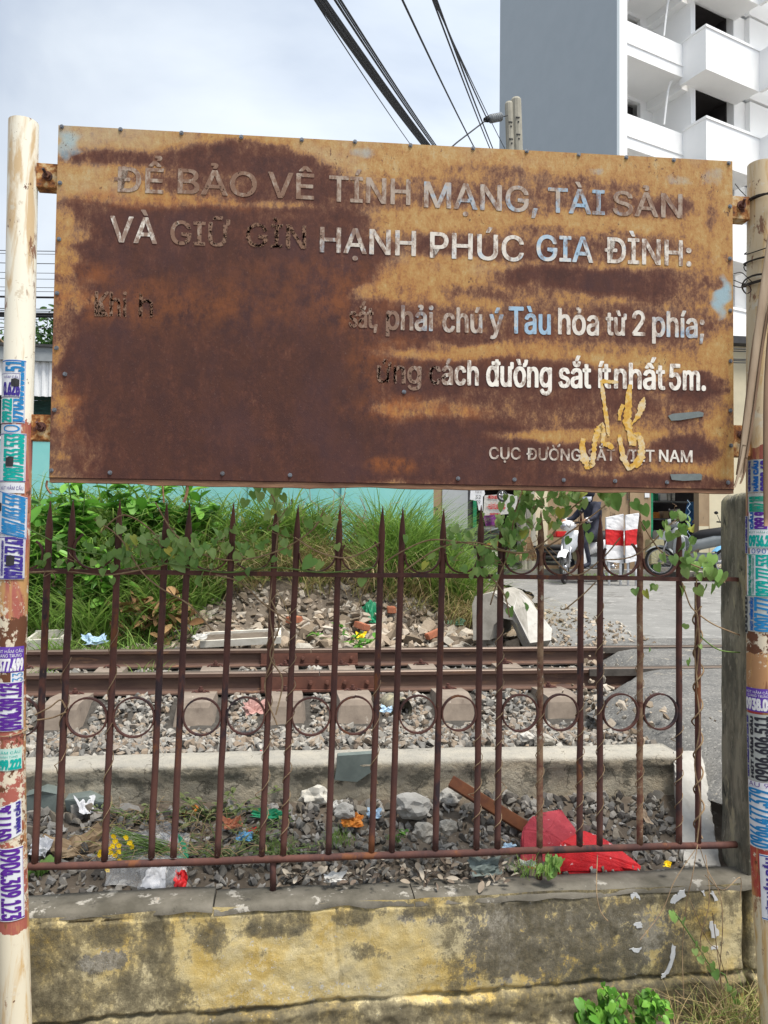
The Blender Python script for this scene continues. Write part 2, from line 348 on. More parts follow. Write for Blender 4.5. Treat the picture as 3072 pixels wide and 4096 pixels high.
g = MB(); g.v = [(x, y, H(x, y)) for y in ys for x in xs]; nx = len(xs)
g.f = [(j*nx+i, j*nx+i+1, (j+1)*nx+i+1, (j+1)*nx+i) for j in range(len(ys)-1) for i in range(nx-1)]; g.m = [0]*len(g.f)
ground = tag(g.build('ground', M['dirt'], center=False, smooth=True), kind='structure')

# road with crumbling edge
g = MB(); ys = list(np.arange(3.1, 15.01, .1)); us = [0, .04, .09, .16, .26, .4, .6, 1, 1.6, 2.5, 4, 6, 8]
for Y in ys:
    rl = road_left(Y)+.10*nz(0, Y, 4, 2)+(.10*nz(0, Y, 11, 6)+.05*nz(0, Y, 25, 7) if Y < 6.9 else 0)
    for u in us:
        z = road_z(Y)+.004*nz(u*2, Y, 2); edge = sstep(.3, 0, u) if False else (1-sstep(0, .34, u))
        if Y < 7.3: z -= edge*.16
        else: z -= edge*.06
        if abs(Y-5.83) < .5: z -= .008*(1 if abs(abs(Y-5.83)-.47) < .05 else .3)
        z -= .10*(1-sstep(3.3, 4.4, Y))
        g.v.append((rl+u, Y, z+.026*nz(rl+u, Y, 12)*(edge+.06)+.010*nz(rl+u, Y, 30)*(edge)))
nx = len(us)
g.f = [(j*nx+i, j*nx+i+1, (j+1)*nx+i+1, (j+1)*nx+i) for j in range(len(ys)-1) for i in range(nx-1)]
g.m = [1 if (us[i] < 1.3 and ys[j] < 6.9) or (ys[j] < 5.6) else 0 for j in range(len(ys)-1) for i in range(nx-1)]
road = tag(g.build('road', [M['asphalt'], M['asphalt_new']], smooth=True), kind='structure')
g = MB(); g.box(2.2, 30, 14.4, 20, 1.0, 1.30); tag(g.build('shop_pavement', M['slab']), kind='structure')

# ------------------------------------------------------------------ painted map meshes (sign face, wall face)
def wallmap(ell, base, x, y):
    v = np.array(base, dtype=float)[:, None]*np.ones_like(x)[None, :]
    for (cx, cy, rx, ry, ch, val, *soft) in ell:
        sf = soft[0] if soft else .5
        d = np.sqrt(((x-cx)/rx)**2+((y-cy)/ry)**2)
        a = np.clip((1+sf-d)/(2*sf), 0, 1); a = a*a*(3-2*a)
        v[ch] = v[ch]*(1-a)+val*a
    return v
def set_attr(me, arr, name='map'):
    at = me.color_attributes.new(name, 'FLOAT_COLOR', 'POINT')
    d = np.ones((len(me.vertices), 4), dtype=np.float32); d[:, :3] = arr.T; at.data.foreach_set('color', d.ravel())

# ================================================================== the rusted sign
SO = Vector((-.790, 2.701, 2.046)); SA = math.radians(-2.592); SU = Vector((math.cos(SA), math.sin(SA), 0)); SN = Vector((math.sin(SA), -math.cos(SA), 0)); SW, SH = 2.4, 1.206
def sgn(px, py):
    d = ray(px, py); t = (SO-CAM).dot(SN)/d.dot(SN); p = CAM+d*t-SO; return p.dot(SU), p.z
def SP(s, t, o=0): return SO+SU*s+Vector((0, 0, t))+SN*o
board = thing('railway_warning_sign', SO+SU*1.2-Vector((0, 0, 1.2)), 'large rusted brown and ochre sheet metal sign on two poles, faded Vietnamese railway safety lettering', 'sign')
def zc(c, r): return (190+1.67*c, 480+1.67*r)     # zoomed-view coordinates of the sign
ell = []
def E(cx, cy, rx, ry, ch, val, soft=.5):
    s, t = sgn(*zc(cx, cy)); ell.append((s, t, rx*1.67/2717*2.4, ry*1.67/1360*1.2, ch, val, soft))
# R rust amount
for a in [(400, 560, 400, 300, 0, 1.0, .12), (430, 760, 440, 150, 0, 1.0, .12), (420, 330, 370, 90, 0, .98, .2), (300, 250, 260, 50, 0, .92, .5), (460, 100, 180, 42, 0, .92, .35),
          (560, 130, 110, 55, 0, .9, .4), (180, 95, 140, 20, 0, .8, .6), (660, 150, 100, 45, 0, .88, .5), (690, 240, 110, 50, 0, .9, .5), (520, 190, 140, 40, 0, .85, .6), (350, 150, 150, 30, 0, .7, .6),
          (130, 158, 90, 16, 0, .35, .6), (370, 197, 90, 12, 0, .48, .7), (560, 203, 90, 10, 0, .5, .7), (160, 195, 90, 12, 0, .5, .7), (100, 215, 60, 16, 0, .75, .7), (60, 150, 40, 20, 0, .3, .7), (520, 70, 60, 18, 0, .75, .6), 
          (940, 175, 110, 26, 0, .74, .8), (820, 195, 90, 18, 0, .72, .8), (790, 130, 80, 12, 0, .5, .8), (1060, 125, 120, 12, 0, .62, .9), (1240, 180, 90, 26, 0, .66, .9), (1400, 205, 140, 26, 0, .80, .6), (1330, 150, 60, 18, 0, .66, .9), (1150, 215, 70, 12, 0, .6, .9),
          (960, 300, 180, 26, 0, .78, .7), (1130, 325, 220, 18, 0, .8, .6), (1330, 300, 200, 30, 0, .74, .8), (1180, 262, 70, 16, 0, .64, .9), (1320, 385, 240, 34, 0, .93, .45), (1470, 400, 90, 40, 0, .86, .7), (1080, 415, 120, 16, 0, .66, .9), (1560, 430, 40, 80, 0, .6, 1), (1590, 200, 16, 60, 0, .55, 1),
          (930, 480, 170, 36, 0, .76, .7), (1130, 500, 150, 36, 0, .72, .8), (1300, 505, 180, 30, 0, .68, .9), (1450, 520, 120, 36, 0, .76, .7), (1000, 520, 200, 14, 0, .8, .7), 
          (1050, 610, 220, 44, 0, .90, .5), (1300, 625, 200, 36, 0, .84, .6), (1540, 640, 70, 40, 0, .95, .4), (1180, 640, 120, 26, 0, .88, .6), (920, 620, 90, 44, 0, .95, .4),
          (1020, 735, 170, 40, 0, .95, .4), (1200, 720, 130, 20, 0, .84, .6), (1350, 700, 100, 26, 0, .76, .7), (960, 770, 140, 26, 0, .97, .4), (1330, 800, 190, 36, 0, .72, .8), (1130, 800, 120, 30, 0, .86, .6), (1540, 785, 70, 40, 0, .9, .5), (1500, 720, 60, 20, 0, .62, .9),
          (1000, 845, 230, 26, 0, .92, .5), (1250, 860, 280, 14, 0, .72, .7), (1450, 850, 120, 14, 0, .6, .8), (940, 830, 60, 20, 0, .9, .5), (830, 820, 50, 26, 0, .74, .8), (1250, 866, 430, 20, 0, .86, .5), (1300, 700, 330, 30, 0, .64, .9), (1000, 800, 200, 60, 0, .93, .5), (1250, 670, 300, 24, 0, .76, .8), (1100, 170, 300, 30, 0, .62, .9), (1350, 470, 300, 30, 0, .70, .9), (1200, 480, 400, 20, 0, .70, .9), (1560, 865, 90, 12, 0, .75, .6), (880, 600, 90, 70, 0, .95, .5), (820, 480, 60, 50, 0, .92, .5), (800, 760, 70, 90, 0, .99, .4), (740, 330, 60, 60, 0, .95, .5),
          (850, 690, 60, 14, 0, .55, .7), (960, 690, 130, 13, 0, .60, .8), (1230, 760, 150, 13, 0, .34, .8), (1560, 580, 50, 16, 0, .4, .8),
          (880, 345, 110, 22, 0, .42, .6), (930, 370, 140, 16, 0, .36, .7), (1030, 345, 90, 16, 0, .4, .8), (870, 415, 90, 12, 0, .45, .8), (900, 560, 110, 12, 0, .42, .8), (1130, 560, 140, 13, 0, .44, .8), (1340, 545, 160, 10, 0, .5, .9), (1150, 240, 260, 8, 0, .38, .9),
          (28, 330, 26, 200, 0, .42, .7), (45, 430, 50, 36, 0, .55, .8), (22, 600, 12, 200, 0, .5, .7), (35, 700, 24, 60, 0, .5, .9), (70, 800, 60, 60, 0, .72, .9), (30, 790, 26, 60, 0, .62, .9), (30, 510, 30, 40, 0, .7, .8), (90, 380, 70, 14, 0, .82, .9)]: E(*a)
# G bare pale-blue primer
for a in [(45, 50, 24, 50, 1, .9, .8), (110, 22, 90, 8, 1, .5, .9), (750, 78, 50, 14, 1, .8, .9), (800, 70, 40, 16, 1, .4, .9), (600, 50, 90, 6, 1, .35, .9), (1330, 120, 14, 16, 1, .8, .9), (1480, 140, 90, 18, 1, .55, .9), (1580, 130, 60, 30, 1, .6, .9), (1610, 240, 26, 60, 1, .5, .9), (1615, 430, 16, 60, 1, .95, .7), (1600, 340, 30, 40, 1, .45, .9), (115, 160, 30, 12, 1, .4, .9), (880, 90, 40, 16, 1, .35, .9), (30, 280, 10, 80, 1, .4, .9)]: E(*a)
# B orange rust bloom
for a in [(170, 190, 90, 18, 2, .7, .8), (390, 197, 90, 16, 2, .8, .8), (300, 440, 300, 50, 2, .45, .9), (80, 440, 60, 30, 2, .7, .8), (640, 380, 160, 40, 2, .35, .9), (840, 400, 90, 60, 2, .35, .9), (830, 560, 70, 30, 2, .9, .8), (850, 690, 70, 26, 2, .95, .8), (830, 830, 40, 16, 2, 1, .7), (700, 440, 60, 60, 2, .5, .9), (50, 700, 20, 60, 2, .6, .9), (1000, 560, 200, 30, 2, .3, .9), (980, 690, 60, 16, 2, .6, .9), (1180, 520, 60, 26, 2, .35, .9), (100, 360, 60, 20, 2, .6, .9), (760, 600, 40, 80, 2, .4, .9)]: E(*a)
NXS, NYS = 300, 150
S_, T_ = np.meshgrid(np.linspace(0, SW, NXS+1), np.linspace(0, SH, NYS+1)); S_ = S_.ravel(); T_ = T_.ravel()
WX = np.array([.055*noise.fractal(Vector((s*3, t*7, 1)), 1, 2, 4)+.02*noise.noise(Vector((s*14, t*30, 5))) for s, t in zip(S_, T_)])
WZ = np.array([.020*noise.fractal(Vector((s*4, t*6, 8)), 1, 2, 4) for s, t in zip(S_, T_)])
smap = wallmap(ell, (.36, .06, .08), S_+WX, T_+WZ)
def smap_at(s, t):
    i = min(NXS, max(0, int(round(s/SW*NXS)))); j = min(NYS, max(0, int(round(t/SH*NYS)))); return smap[:, j*(NXS+1)+i]
m = Mat('rusted_sign_paint', .75, 0, .35); at = m.attr('map')
P = m.pos()
fine = m.math('ADD', m.math('MULTIPLY', m.noise(55, 8, .75, m.pos((1, 1, .6))), .7), m.math('MULTIPLY', m.noise(170, 5, .8, m.pos((1, 1, .7))), .35)); mid = m.noise(13, 6, .65, m.pos((1, 1, .9))); vert = m.noise(30, 5, .6, m.pos((1, 1, .18))); big = m.noise(4, 4, .5, m.pos((1, 1, 1.8)), 1.0)
rr = m.math('ADD', at[0], m.math('MULTIPLY', m.math('SUBTRACT', fine, .525), 1.35)); rr = m.math('ADD', rr, m.math('MULTIPLY', m.math('SUBTRACT', mid, .5), .55))
rr = m.math('ADD', rr, m.math('MULTIPLY', m.math('SUBTRACT', vert, .5), .35)); rr = m.math('ADD', rr, m.math('MULTIPLY', m.math('SUBTRACT', big, .5), .22))
c = m.ramp(rr, [(.05, (.46, .36, .19)), (.28, (.42, .255, .085)), (.46, (.36, .178, .052)), (.57, (.235, .118, .058)), (.67, (.135, .062, .039)), (.82, (.086, .032, .023)), (1.0, (.056, .022, .018))])
pur = m.noise(5, 4, .6, m.pos((1, 1, .6))); c = m.mix(m.math('MULTIPLY', m.ramp(pur, [(.45, 0), (.65, .6)]), m.ramp(at[0], [(.8, 0), (.95, 1)])), c, (.062, .028, .030))
om = m.math('MULTIPLY', at[2], m.ramp(m.noise(20, 6, .7, m.pos((1, 1, .7))), [(.38, 0), (.62, 1)])); c = m.mix(m.math('MULTIPLY', om, .75), c, (.36, .115, .025))
bm_ = m.math('ADD', at[1], m.math('MULTIPLY', m.math('SUBTRACT', m.noise(9, 6, .65, m.pos((1, 1, .8))), .5), 1.1)); c = m.mix(m.ramp(bm_, [(.50, 0), (.95, .85)]), c, (.26, .42, .50))
bm2 = m.noise(2.2, 5, .6, m.pos((1, 1, 1.5))); c = m.mix(m.math('MULTIPLY', m.ramp(bm2, [(.52, 0), (.75, .45)]), m.ramp(at[0], [(.3, 1), (.7, 0)])), c, (.42, .42, .33))
sp = m.noise(75, 4, .8, m.pos((1, 1, .55))); dens = m.noise(7, 3, .6); sp = m.math('ADD', sp, m.math('MULTIPLY', m.math('SUBTRACT', dens, .5), .5)); c = m.mix(m.ramp(sp, [(.66, 0), (.70, .9)]), c, (.075, .028, .02))
lt = m.noise(120, 3, .8); c = m.mix(m.math('MULTIPLY', m.ramp(lt, [(.62, 0), (.72, .5)]), m.ramp(at[0], [(.7, 0), (.95, 1)])), c, (.17, .10, .08))
m.col(c); m.bump(fine, .0018, .8); m.bump(lt, .0008, .5)
m.l(m.ramp(rr, [(.2, .5), (.7, .88)]), m.b.inputs['Roughness']); M['sign'] = m.m
g = MB(); nn = NXS+1
g.v = [tuple(SP(s, t, .0006*noise.noise(Vector((s*2.5, t*2.5, 4)))-.0004)) for s, t in zip(S_, T_)]
g.f = [(j*nn+i, j*nn+i+1, (j+1)*nn+i+1, (j+1)*nn+i) for j in range(NYS) for i in range(NXS)]; g.m = [0]*len(g.f)
face = g.build('sign_panel', M['sign'], board, smooth=True); set_attr(face.data, smap)
g = MB()      # folded returns and back sheet, thin lip below
def sbox(g, s0, s1, t0, t1, o0, o1, mi=0):
    vs = [SP(s, t, o) for o in (o0, o1) for s, t in ((s0, t0), (s1, t0), (s1, t1), (s0, t1))]
    g.add(vs, [(0, 3, 2, 1), (4, 5, 6, 7), (0, 1, 5, 4), (1, 2, 6, 5), (2, 3, 7, 6), (3, 0, 4, 7)], mi)
sbox(g, -.001, SW+.001, -.003, SH+.001, -.022, -.003); g.build('sign_backing', M['rust'], board)
g = MB(); L1 = []; L2 = []
for i in range(81):
    s = SW*i/80; a = SP(s, -.003, -.004); dn = .014+.006*noise.noise(Vector((s*6, 0, 1)))+(.004 if .3 < s < .9 else 0); L1.append(a+Vector((0, 0, -dn))); L2.append(a)
for off in (0, -.03):
    g.v += [tuple(p-SN*(-off)) for p in L1]+[tuple(p-SN*(-off)) for p in L2]
n = 81; g.f = [(i, i+1, n+i+1, n+i) for i in range(n-1)]+[(2*n+i+1, 2*n+i, 3*n+i, 3*n+i+1) for i in range(n-1)]+[(2*n+i, 2*n+i+1, i+1, i) for i in range(n-1)]; g.m = [0]*len(g.f)
g.build('sign_frame', M['wood_edge'], board)
# screws
g = MB(); g.tube([(0, 0, 0), (0, -.003, 0)], .0075, 10); g.tube([(0, -.003, 0), (0, -.006, 0)], .0042, 6); scr = g.build('screw', M['screw'], board); bpy.data.objects.remove(scr)
scr_me = bpy.data.meshes['screw']
top = [(247, 515), (482, 526), (726, 540), (965, 556), (1207, 567), (1420, 575), (1642, 589), (1893, 601), (2107, 612), (2315, 626), (2505, 637), (2695, 648), (2915, 660)]
left = [(240, 740), (236, 965), (228, 1181), (226, 1400), (218, 1648), (205, 1890)]; right = [(2920, 833), (2920, 1042), (2921, 1250), (2922, 1452), (2922, 1650), (2924, 1790), (2912, 1938)]
bot = [(890, 1902), (1160, 1909), (1832, 1922), (2058, 1926), (2255, 1928), (2460, 1932), (2668, 1937), (440, 1899)]
for px, py in top+left+right+bot+[(1616, 1576), (260, 1505)]:
    s, t = sgn(px, py); inst('screw', scr_me, board, SP(s, t, .002), (0, 0, SA))
# lettering
m = Mat('faded_lettering', .7); at = m.attr('map'); f2 = m.noise(70, 6, .75, m.pos((1, 1, .7))); f3 = m.noise(16, 4, .6)
c = m.mix(at[2], (.24, .155, .10), (.80, .77, .70)); bl = m.math('ADD', at[1], m.math('MULTIPLY', m.math('SUBTRACT', f3, .5), 1.4)); c = m.mix(m.ramp(bl, [(.4, 0), (.65, .9)]), c, (.27, .44, .60))
ru = m.noise(38, 6, .7, m.pos((1, 1, .6))); c = m.mix(m.ramp(m.math('ADD', ru, m.math('MULTIPLY', at[0], .30)), [(.50, 0), (.64, .85)]), c, (.17, .085, .05)); m.col(c)
tr = m.n('ShaderNodeBsdfTransparent'); ms = m.n('ShaderNodeMixShader')
f4 = m.noise(150, 4, .8); wv = m.math('ADD', at[0], m.math('MULTIPLY', m.math('SUBTRACT', f2, .5), 1.7)); wv = m.math('ADD', wv, m.math('MULTIPLY', m.math('SUBTRACT', f4, .5), .8)); m.l(m.ramp(wv, [(.66, 0), (.73, 1)]), ms.inputs[0])
m.l(m.b.outputs[0], ms.inputs[1]); m.l(tr.outputs[0], ms.inputs[2]); m.l(ms.outputs[0], m.nt.nodes['Material Output'].inputs[0]); M['letters'] = m.m
def ov(x, y): return x*1.8517, y*1.8517
LINES = [
 [('ĐỂ', 248, 352, 413, 53, .28, .28, .0, .25), ('BẢO', 385, 553, 417, 52, .48, .52, 0, .2), ('VÊ', 580, 677, 426, 54, .46, .42, 0, .22), ('TÍNH', 712, 885, 434, 54, .25, .12, .1, .25), ('MẠNG,', 917, 1160, 447, 54, .15, .08, .42, .35), ('TÀI', 1185, 1305, 458, 52, .12, .15, .5, .3), ('SẢN', 1325, 1473, 464, 51, .15, .3, .3, .2)],
 [('VÀ', 238, 338, 522, 55, .34, .4, 0, .85), ('GIỮ', 369, 495, 527, 50, .58, .66, 0, .2), ('GÌN', 532, 660, 532, 50, .72, .7, 0, .05), ('HẠNH', 692, 897, 544, 53, .5, .0, .35, .6), ('PHÚC', 930, 1130, 556, 54, .05, .0, .35, .75), ('GIA', 1160, 1280, 562, 54, .0, .0, .55, .75), ('ĐÌNH:', 1307, 1492, 567, 54, .05, .3, .3, .75)],
 [('Khi', 205, 272, 682, 52, .66, .72, 0, .12), ('h', 300, 330, 684, 50, .74, .82, 0, .05), ('sắt,', 755, 814, 706, 44, .72, .5, 0, .25), ('phải', 835, 934, 711, 52, .62, .1, .45, .4), ('chú', 957, 1040, 716, 52, .3, .2, .35, .45), ('ý', 1058, 1086, 717, 50, .2, .1, .5, .5), ('Tàu', 1100, 1188, 719, 56, .0, .0, .65, .6), ('hỏa', 1207, 1292, 721, 55, .05, .05, .25, .75), ('từ', 1310, 1352, 723, 50, .1, .1, .35, .7), ('2', 1367, 1392, 724, 52, .1, .1, .2, .8), ('phía;', 1410, 1520, 726, 54, .0, .2, .4, .65)],
 [('ứng', 816, 908, 826, 48, .80, .56, 0, .4), ('cách', 928, 1032, 829, 52, .85, -.05, 0, .85), ('đường', 1052, 1190, 833, 56, 0, 0, 0, 1), ('sắt', 1208, 1275, 836, 54, 0, 0, 0, 1), ('ít', 1294, 1318, 837, 54, 0, 0, 0, 1), ('nhất', 1328, 1435, 838, 54, 0, 0, 0, 1), ('5m.', 1447, 1523, 841, 54, 0, .1, 0, 1)],
 [('CỤC', 1057, 1124, 991, 25, .2, .25, 0, .6), ('ĐƯỜNG', 1138, 1254, 993, 25, .2, .25, 0, .6), ('SẮT', 1270, 1328, 994, 24, .25, .25, 0, .6), ('VIỆT', 1340, 1413, 996, 25, .2, .1, 0, .7), ('NAM', 1424, 1495, 997, 25, .05, .0, 0, .85)]]
for li, words in enumerate(LINES):
    for (wd, x0, x1, yb, cap, w0, w1, blue, white) in words:
        g = MB(); att = []
        vs, fs, _ = text2d(wd)
        sa, ta = sgn(*ov(x0, yb)); sb, tb = sgn(*ov(x1, yb+(x1-x0)*.030)); _, tc_ = sgn(*ov(x0, yb-cap)); ch = tc_-ta
        low = 1.0
        out = []
        for u, v in vs:
            s = sa+(sb-sa)*u; t = ta+v*ch; out.append(SP(s, t, .0009)); att.append((w0+(w1-w0)*u, blue, white))
        d = (.0024, .0024, .0030, .0034, .0013)[li]
        a0_ = list(att)
        for q, (dx, dz) in enumerate(((0, 0), (d, 0), (-d, 0), (0, d*.7), (0, -d*.7), (d*.8, d*.5), (-d*.8, d*.5), (d*.8, -d*.5), (-d*.8, -d*.5))):
            g.add([p+SU*dx+Vector((0, 0, dz))+SN*(.00002*q) for p in out], fs)
            if q: att += a0_
        o = g.build('lettering', M['letters'], board); set_attr(o.data, np.array(att, dtype=np.float32).T)
# scrawl of yellowish paint
m = Mat('yellow_scrawl', .6); c = m.ramp(m.noise(22, 6, .7), [(.35, (.62, .56, .42)), (.55, (.60, .36, .06)), (.7, (.45, .2, .04))]); m.col(c); M['scrawl'] = m.m
def zs(c, r): return 1300+c*1.068, 1100+c*0+r*1.068
strokes = [[(968, 612, 9), (962, 640, 12), (972, 690, 17), (985, 715, 18), (1000, 712, 10), (1006, 670, 10), (1010, 620, 10), (1022, 585, 16), (1036, 566, 14), (1043, 590, 9), (1040, 630, 8)],
 [(1034, 395, 5), (1040, 440, 8), (1048, 500, 9), (1057, 560, 8), (1062, 604, 5)], [(1034, 398, 7), (1066, 400, 8), (1098, 402, 5)], [(1143, 410, 8), (1137, 450, 12), (1135, 500, 15), (1130, 545, 18), (1142, 590, 13), (1145, 638, 8)],
 [(1116, 485, 7), (1104, 515, 9), (1102, 545, 5)], [(1195, 458, 5), (1186, 490, 16), (1178, 518, 14), (1160, 545, 7), (1146, 560, 4)], [(1101, 598, 6), (1108, 640, 10), (1118, 690, 14), (1137, 722, 11), (1166, 708, 17), (1184, 680, 17), (1186, 640, 14), (1176, 596, 9), (1160, 600, 12), (1156, 640, 8)],
 [(1040, 636, 6), (1060, 634, 12), (1078, 650, 9)]]
g = MB()
for k, st in enumerate(strokes):
    # smooth resample
    pts = []
    for i in range(len(st)-1):
        for q in range(6):
            t = q/6; pts.append(tuple(a+(b-a)*t for a, b in zip(st[i], st[i+1])))
    pts.append(st[-1]); Ls = []; Rs = []
    for i, (x, y, w_) in enumerate(pts):
        a = pts[max(0, i-1)]; b = pts[min(len(pts)-1, i+1)]; dx, dy = b[0]-a[0], b[1]-a[1]; l = math.hypot(dx, dy) or 1
        j = 1+.8*noise.noise(Vector((x*.12, y*.12, k))); w2 = w_*.78*j+1.0
        nx_, ny_ = -dy/l*w2, dx/l*w2
        for lst, sg in ((Ls, 1), (Rs, -1)):
            s, t = sgn(*zs(x+nx_*sg, y+ny_*sg)); lst.append(SP(s, t, .0014+.0001*k))
    g.strip(Ls, Rs)
g.build('scrawl', M['scrawl'], board)
for poly in ([(1284, 528), (1300, 520), (1400, 511), (1417, 516), (1416, 530), (1330, 544), (1296, 546)], [(1292, 746), (1405, 744), (1412, 750), (1409, 768), (1340, 771), (1298, 767)]):
    g = MB(); g.prism([SP(*sgn(*zs(*p)), .0022) for p in poly], SN*-.0012); g.build('tape', M['greytape'], board)

# ------------------------------------------------------------------ sign poles with stickers
def smooth_path(pts, n=6):
    out = []
    P_ = [pts[0]]+list(pts)+[pts[-1]]
    for i in range(1, len(P_)-2):
        a, b, c_, d = [Vector(P_[i+k]) for k in (-1, 0, 1, 2)]
        for q in range(n):
            t = q/n; out.append(.5*((2*b)+(-a+c_)*t+(2*a-5*b+4*c_-d)*t*t+(-a+3*b-3*c_+d)*t**3))
    out.append(Vector(pts[-1])); return out
def make_pole(pathpx, Y, r, matname, label, zbot):
    pts = [PY(px, py, Y) for px, py in pathpx]; pts = pts[::-1]
    e = pts[0]+(pts[0]-pts[1])*((pts[0].z-zbot)/(pts[1].z-pts[0].z)); pts = [e]+pts
    path = smooth_path(pts, 8)
    g = MB(); g.tube(path, r, 40, cap=False)
    tp = path[-1]; g.tube([tp, tp-Vector((0, 0, .25))], r*.93, 32, cap=False)
    ring = MB
    n = 40; base = len(g.v); 
    g.add([tp+Vector((math.cos(2*math.pi*k/n)*q, math.sin(2*math.pi*k/n)*q, 0)) for q in (r, r*.93) for k in range(n)], [(k, (k+1) % n, n+(k+1) % n, n+k) for k in range(n)])
    o = g.build('pole', M[matname], board, smooth=True); o['label'] = label
    def cz(z):
        for a, b in zip(path, path[1:]):
            if z <= b.z: return a+(b-a)*((z-a.z)/(b.z-a.z))
        return path[-1]
    return o, cz
def pole_mat(name, bands, streak, seed):
    m = Mat(name, .5, 0, .4); g = m.n('ShaderNodeNewGeometry'); x = m.n('ShaderNodeSeparateXYZ'); m.l(g.outputs['Position'], x.inputs[0])
    z = m.math('ADD', x.outputs[2], m.math('MULTIPLY', m.math('SUBTRACT', m.noise(14, 5, .7), .5), .09)); z = m.math('DIVIDE', z, 3.6)
    c = m.ramp(z, [(p/3.6, q) for p, q in bands], 'CONSTANT')
    st = m.noise(9, 6, .65, m.pos((2.2, 2.2, .35)), .6); c = m.mix(m.ramp(st, [(.49, 0), (.60, streak)]), c, (.50, .31, .11))
    st2 = m.noise(17, 6, .7, m.pos((1, 1, .3))); c = m.mix(m.ramp(st2, [(.60, 0), (.64, .9)]), c, (.20, .08, .035))
    rz = m.ramp(z, [(p/3.6, v) for p, v in [(0, .0), (.62, .10), (1.2, .05), (1.35, .24), (1.57, .05), (2.0, 0)]] if seed == 0 else [(p/3.6, v) for p, v in [(0, .0), (1.38, .02), (1.44, .20), (1.66, .0)]], 'CONSTANT')
    ch = m.noise(24, 6, .7); ch = m.math('ADD', ch, rz); c = m.mix(m.ramp(ch, [(.60, 0), (.64, 1)]), c, (.62, .55, .42)); 
    ch2 = m.noise(20, 6, .7, m.pos((1, 1, .8))); ch2 = m.math('ADD', ch2, m.math('MULTIPLY', rz, .8)); c = m.mix(m.ramp(ch2, [(.64, 0), (.67, 1)]), c, (.12, .045, .02))
    m.col(c); m.bump(st2, .001); return m.m
def pz(py, Y): return PY(100, py, Y).z
M['poleL'] = pole_mat('cream_pole_paint', [(0, (.66, .60, .46)), (pz(3705, 2.74), (.34, .10, .075)), (pz(2400, 2.74), (.36, .11, .085)), (pz(1690, 2.74), (.80, .76, .63))], .75, 0)
M['poleR'] = pole_mat('stained_pole_paint', [(0, (.62, .55, .40)), (PY(3000, 3590, 2.64).z, (.36, .045, .04)), (PY(3000, 2790, 2.64).z, (.38, .20, .09)), (PY(3000, 2500, 2.64).z, (.26, .07, .05)), (PY(3000, 1800, 2.64).z, (.62, .50, .32))], .85, 1)
poleL, czL = make_pole([(95, 492), (80, 1300), (62, 2000), (42, 2700), (43, 3300), (64, 4096)], 2.74, .0485, 'poleL', 'left sign pole, cream with rose band, covered in phone number stickers', 0)
poleR, czR = make_pole([(3045, 660), (3042, 1300), (3041, 2000), (3046, 2900), (3068, 3600), (3102, 4096)], 2.64, .0485, 'poleR', 'right sign pole, rust stained with wire and stickers', 0)
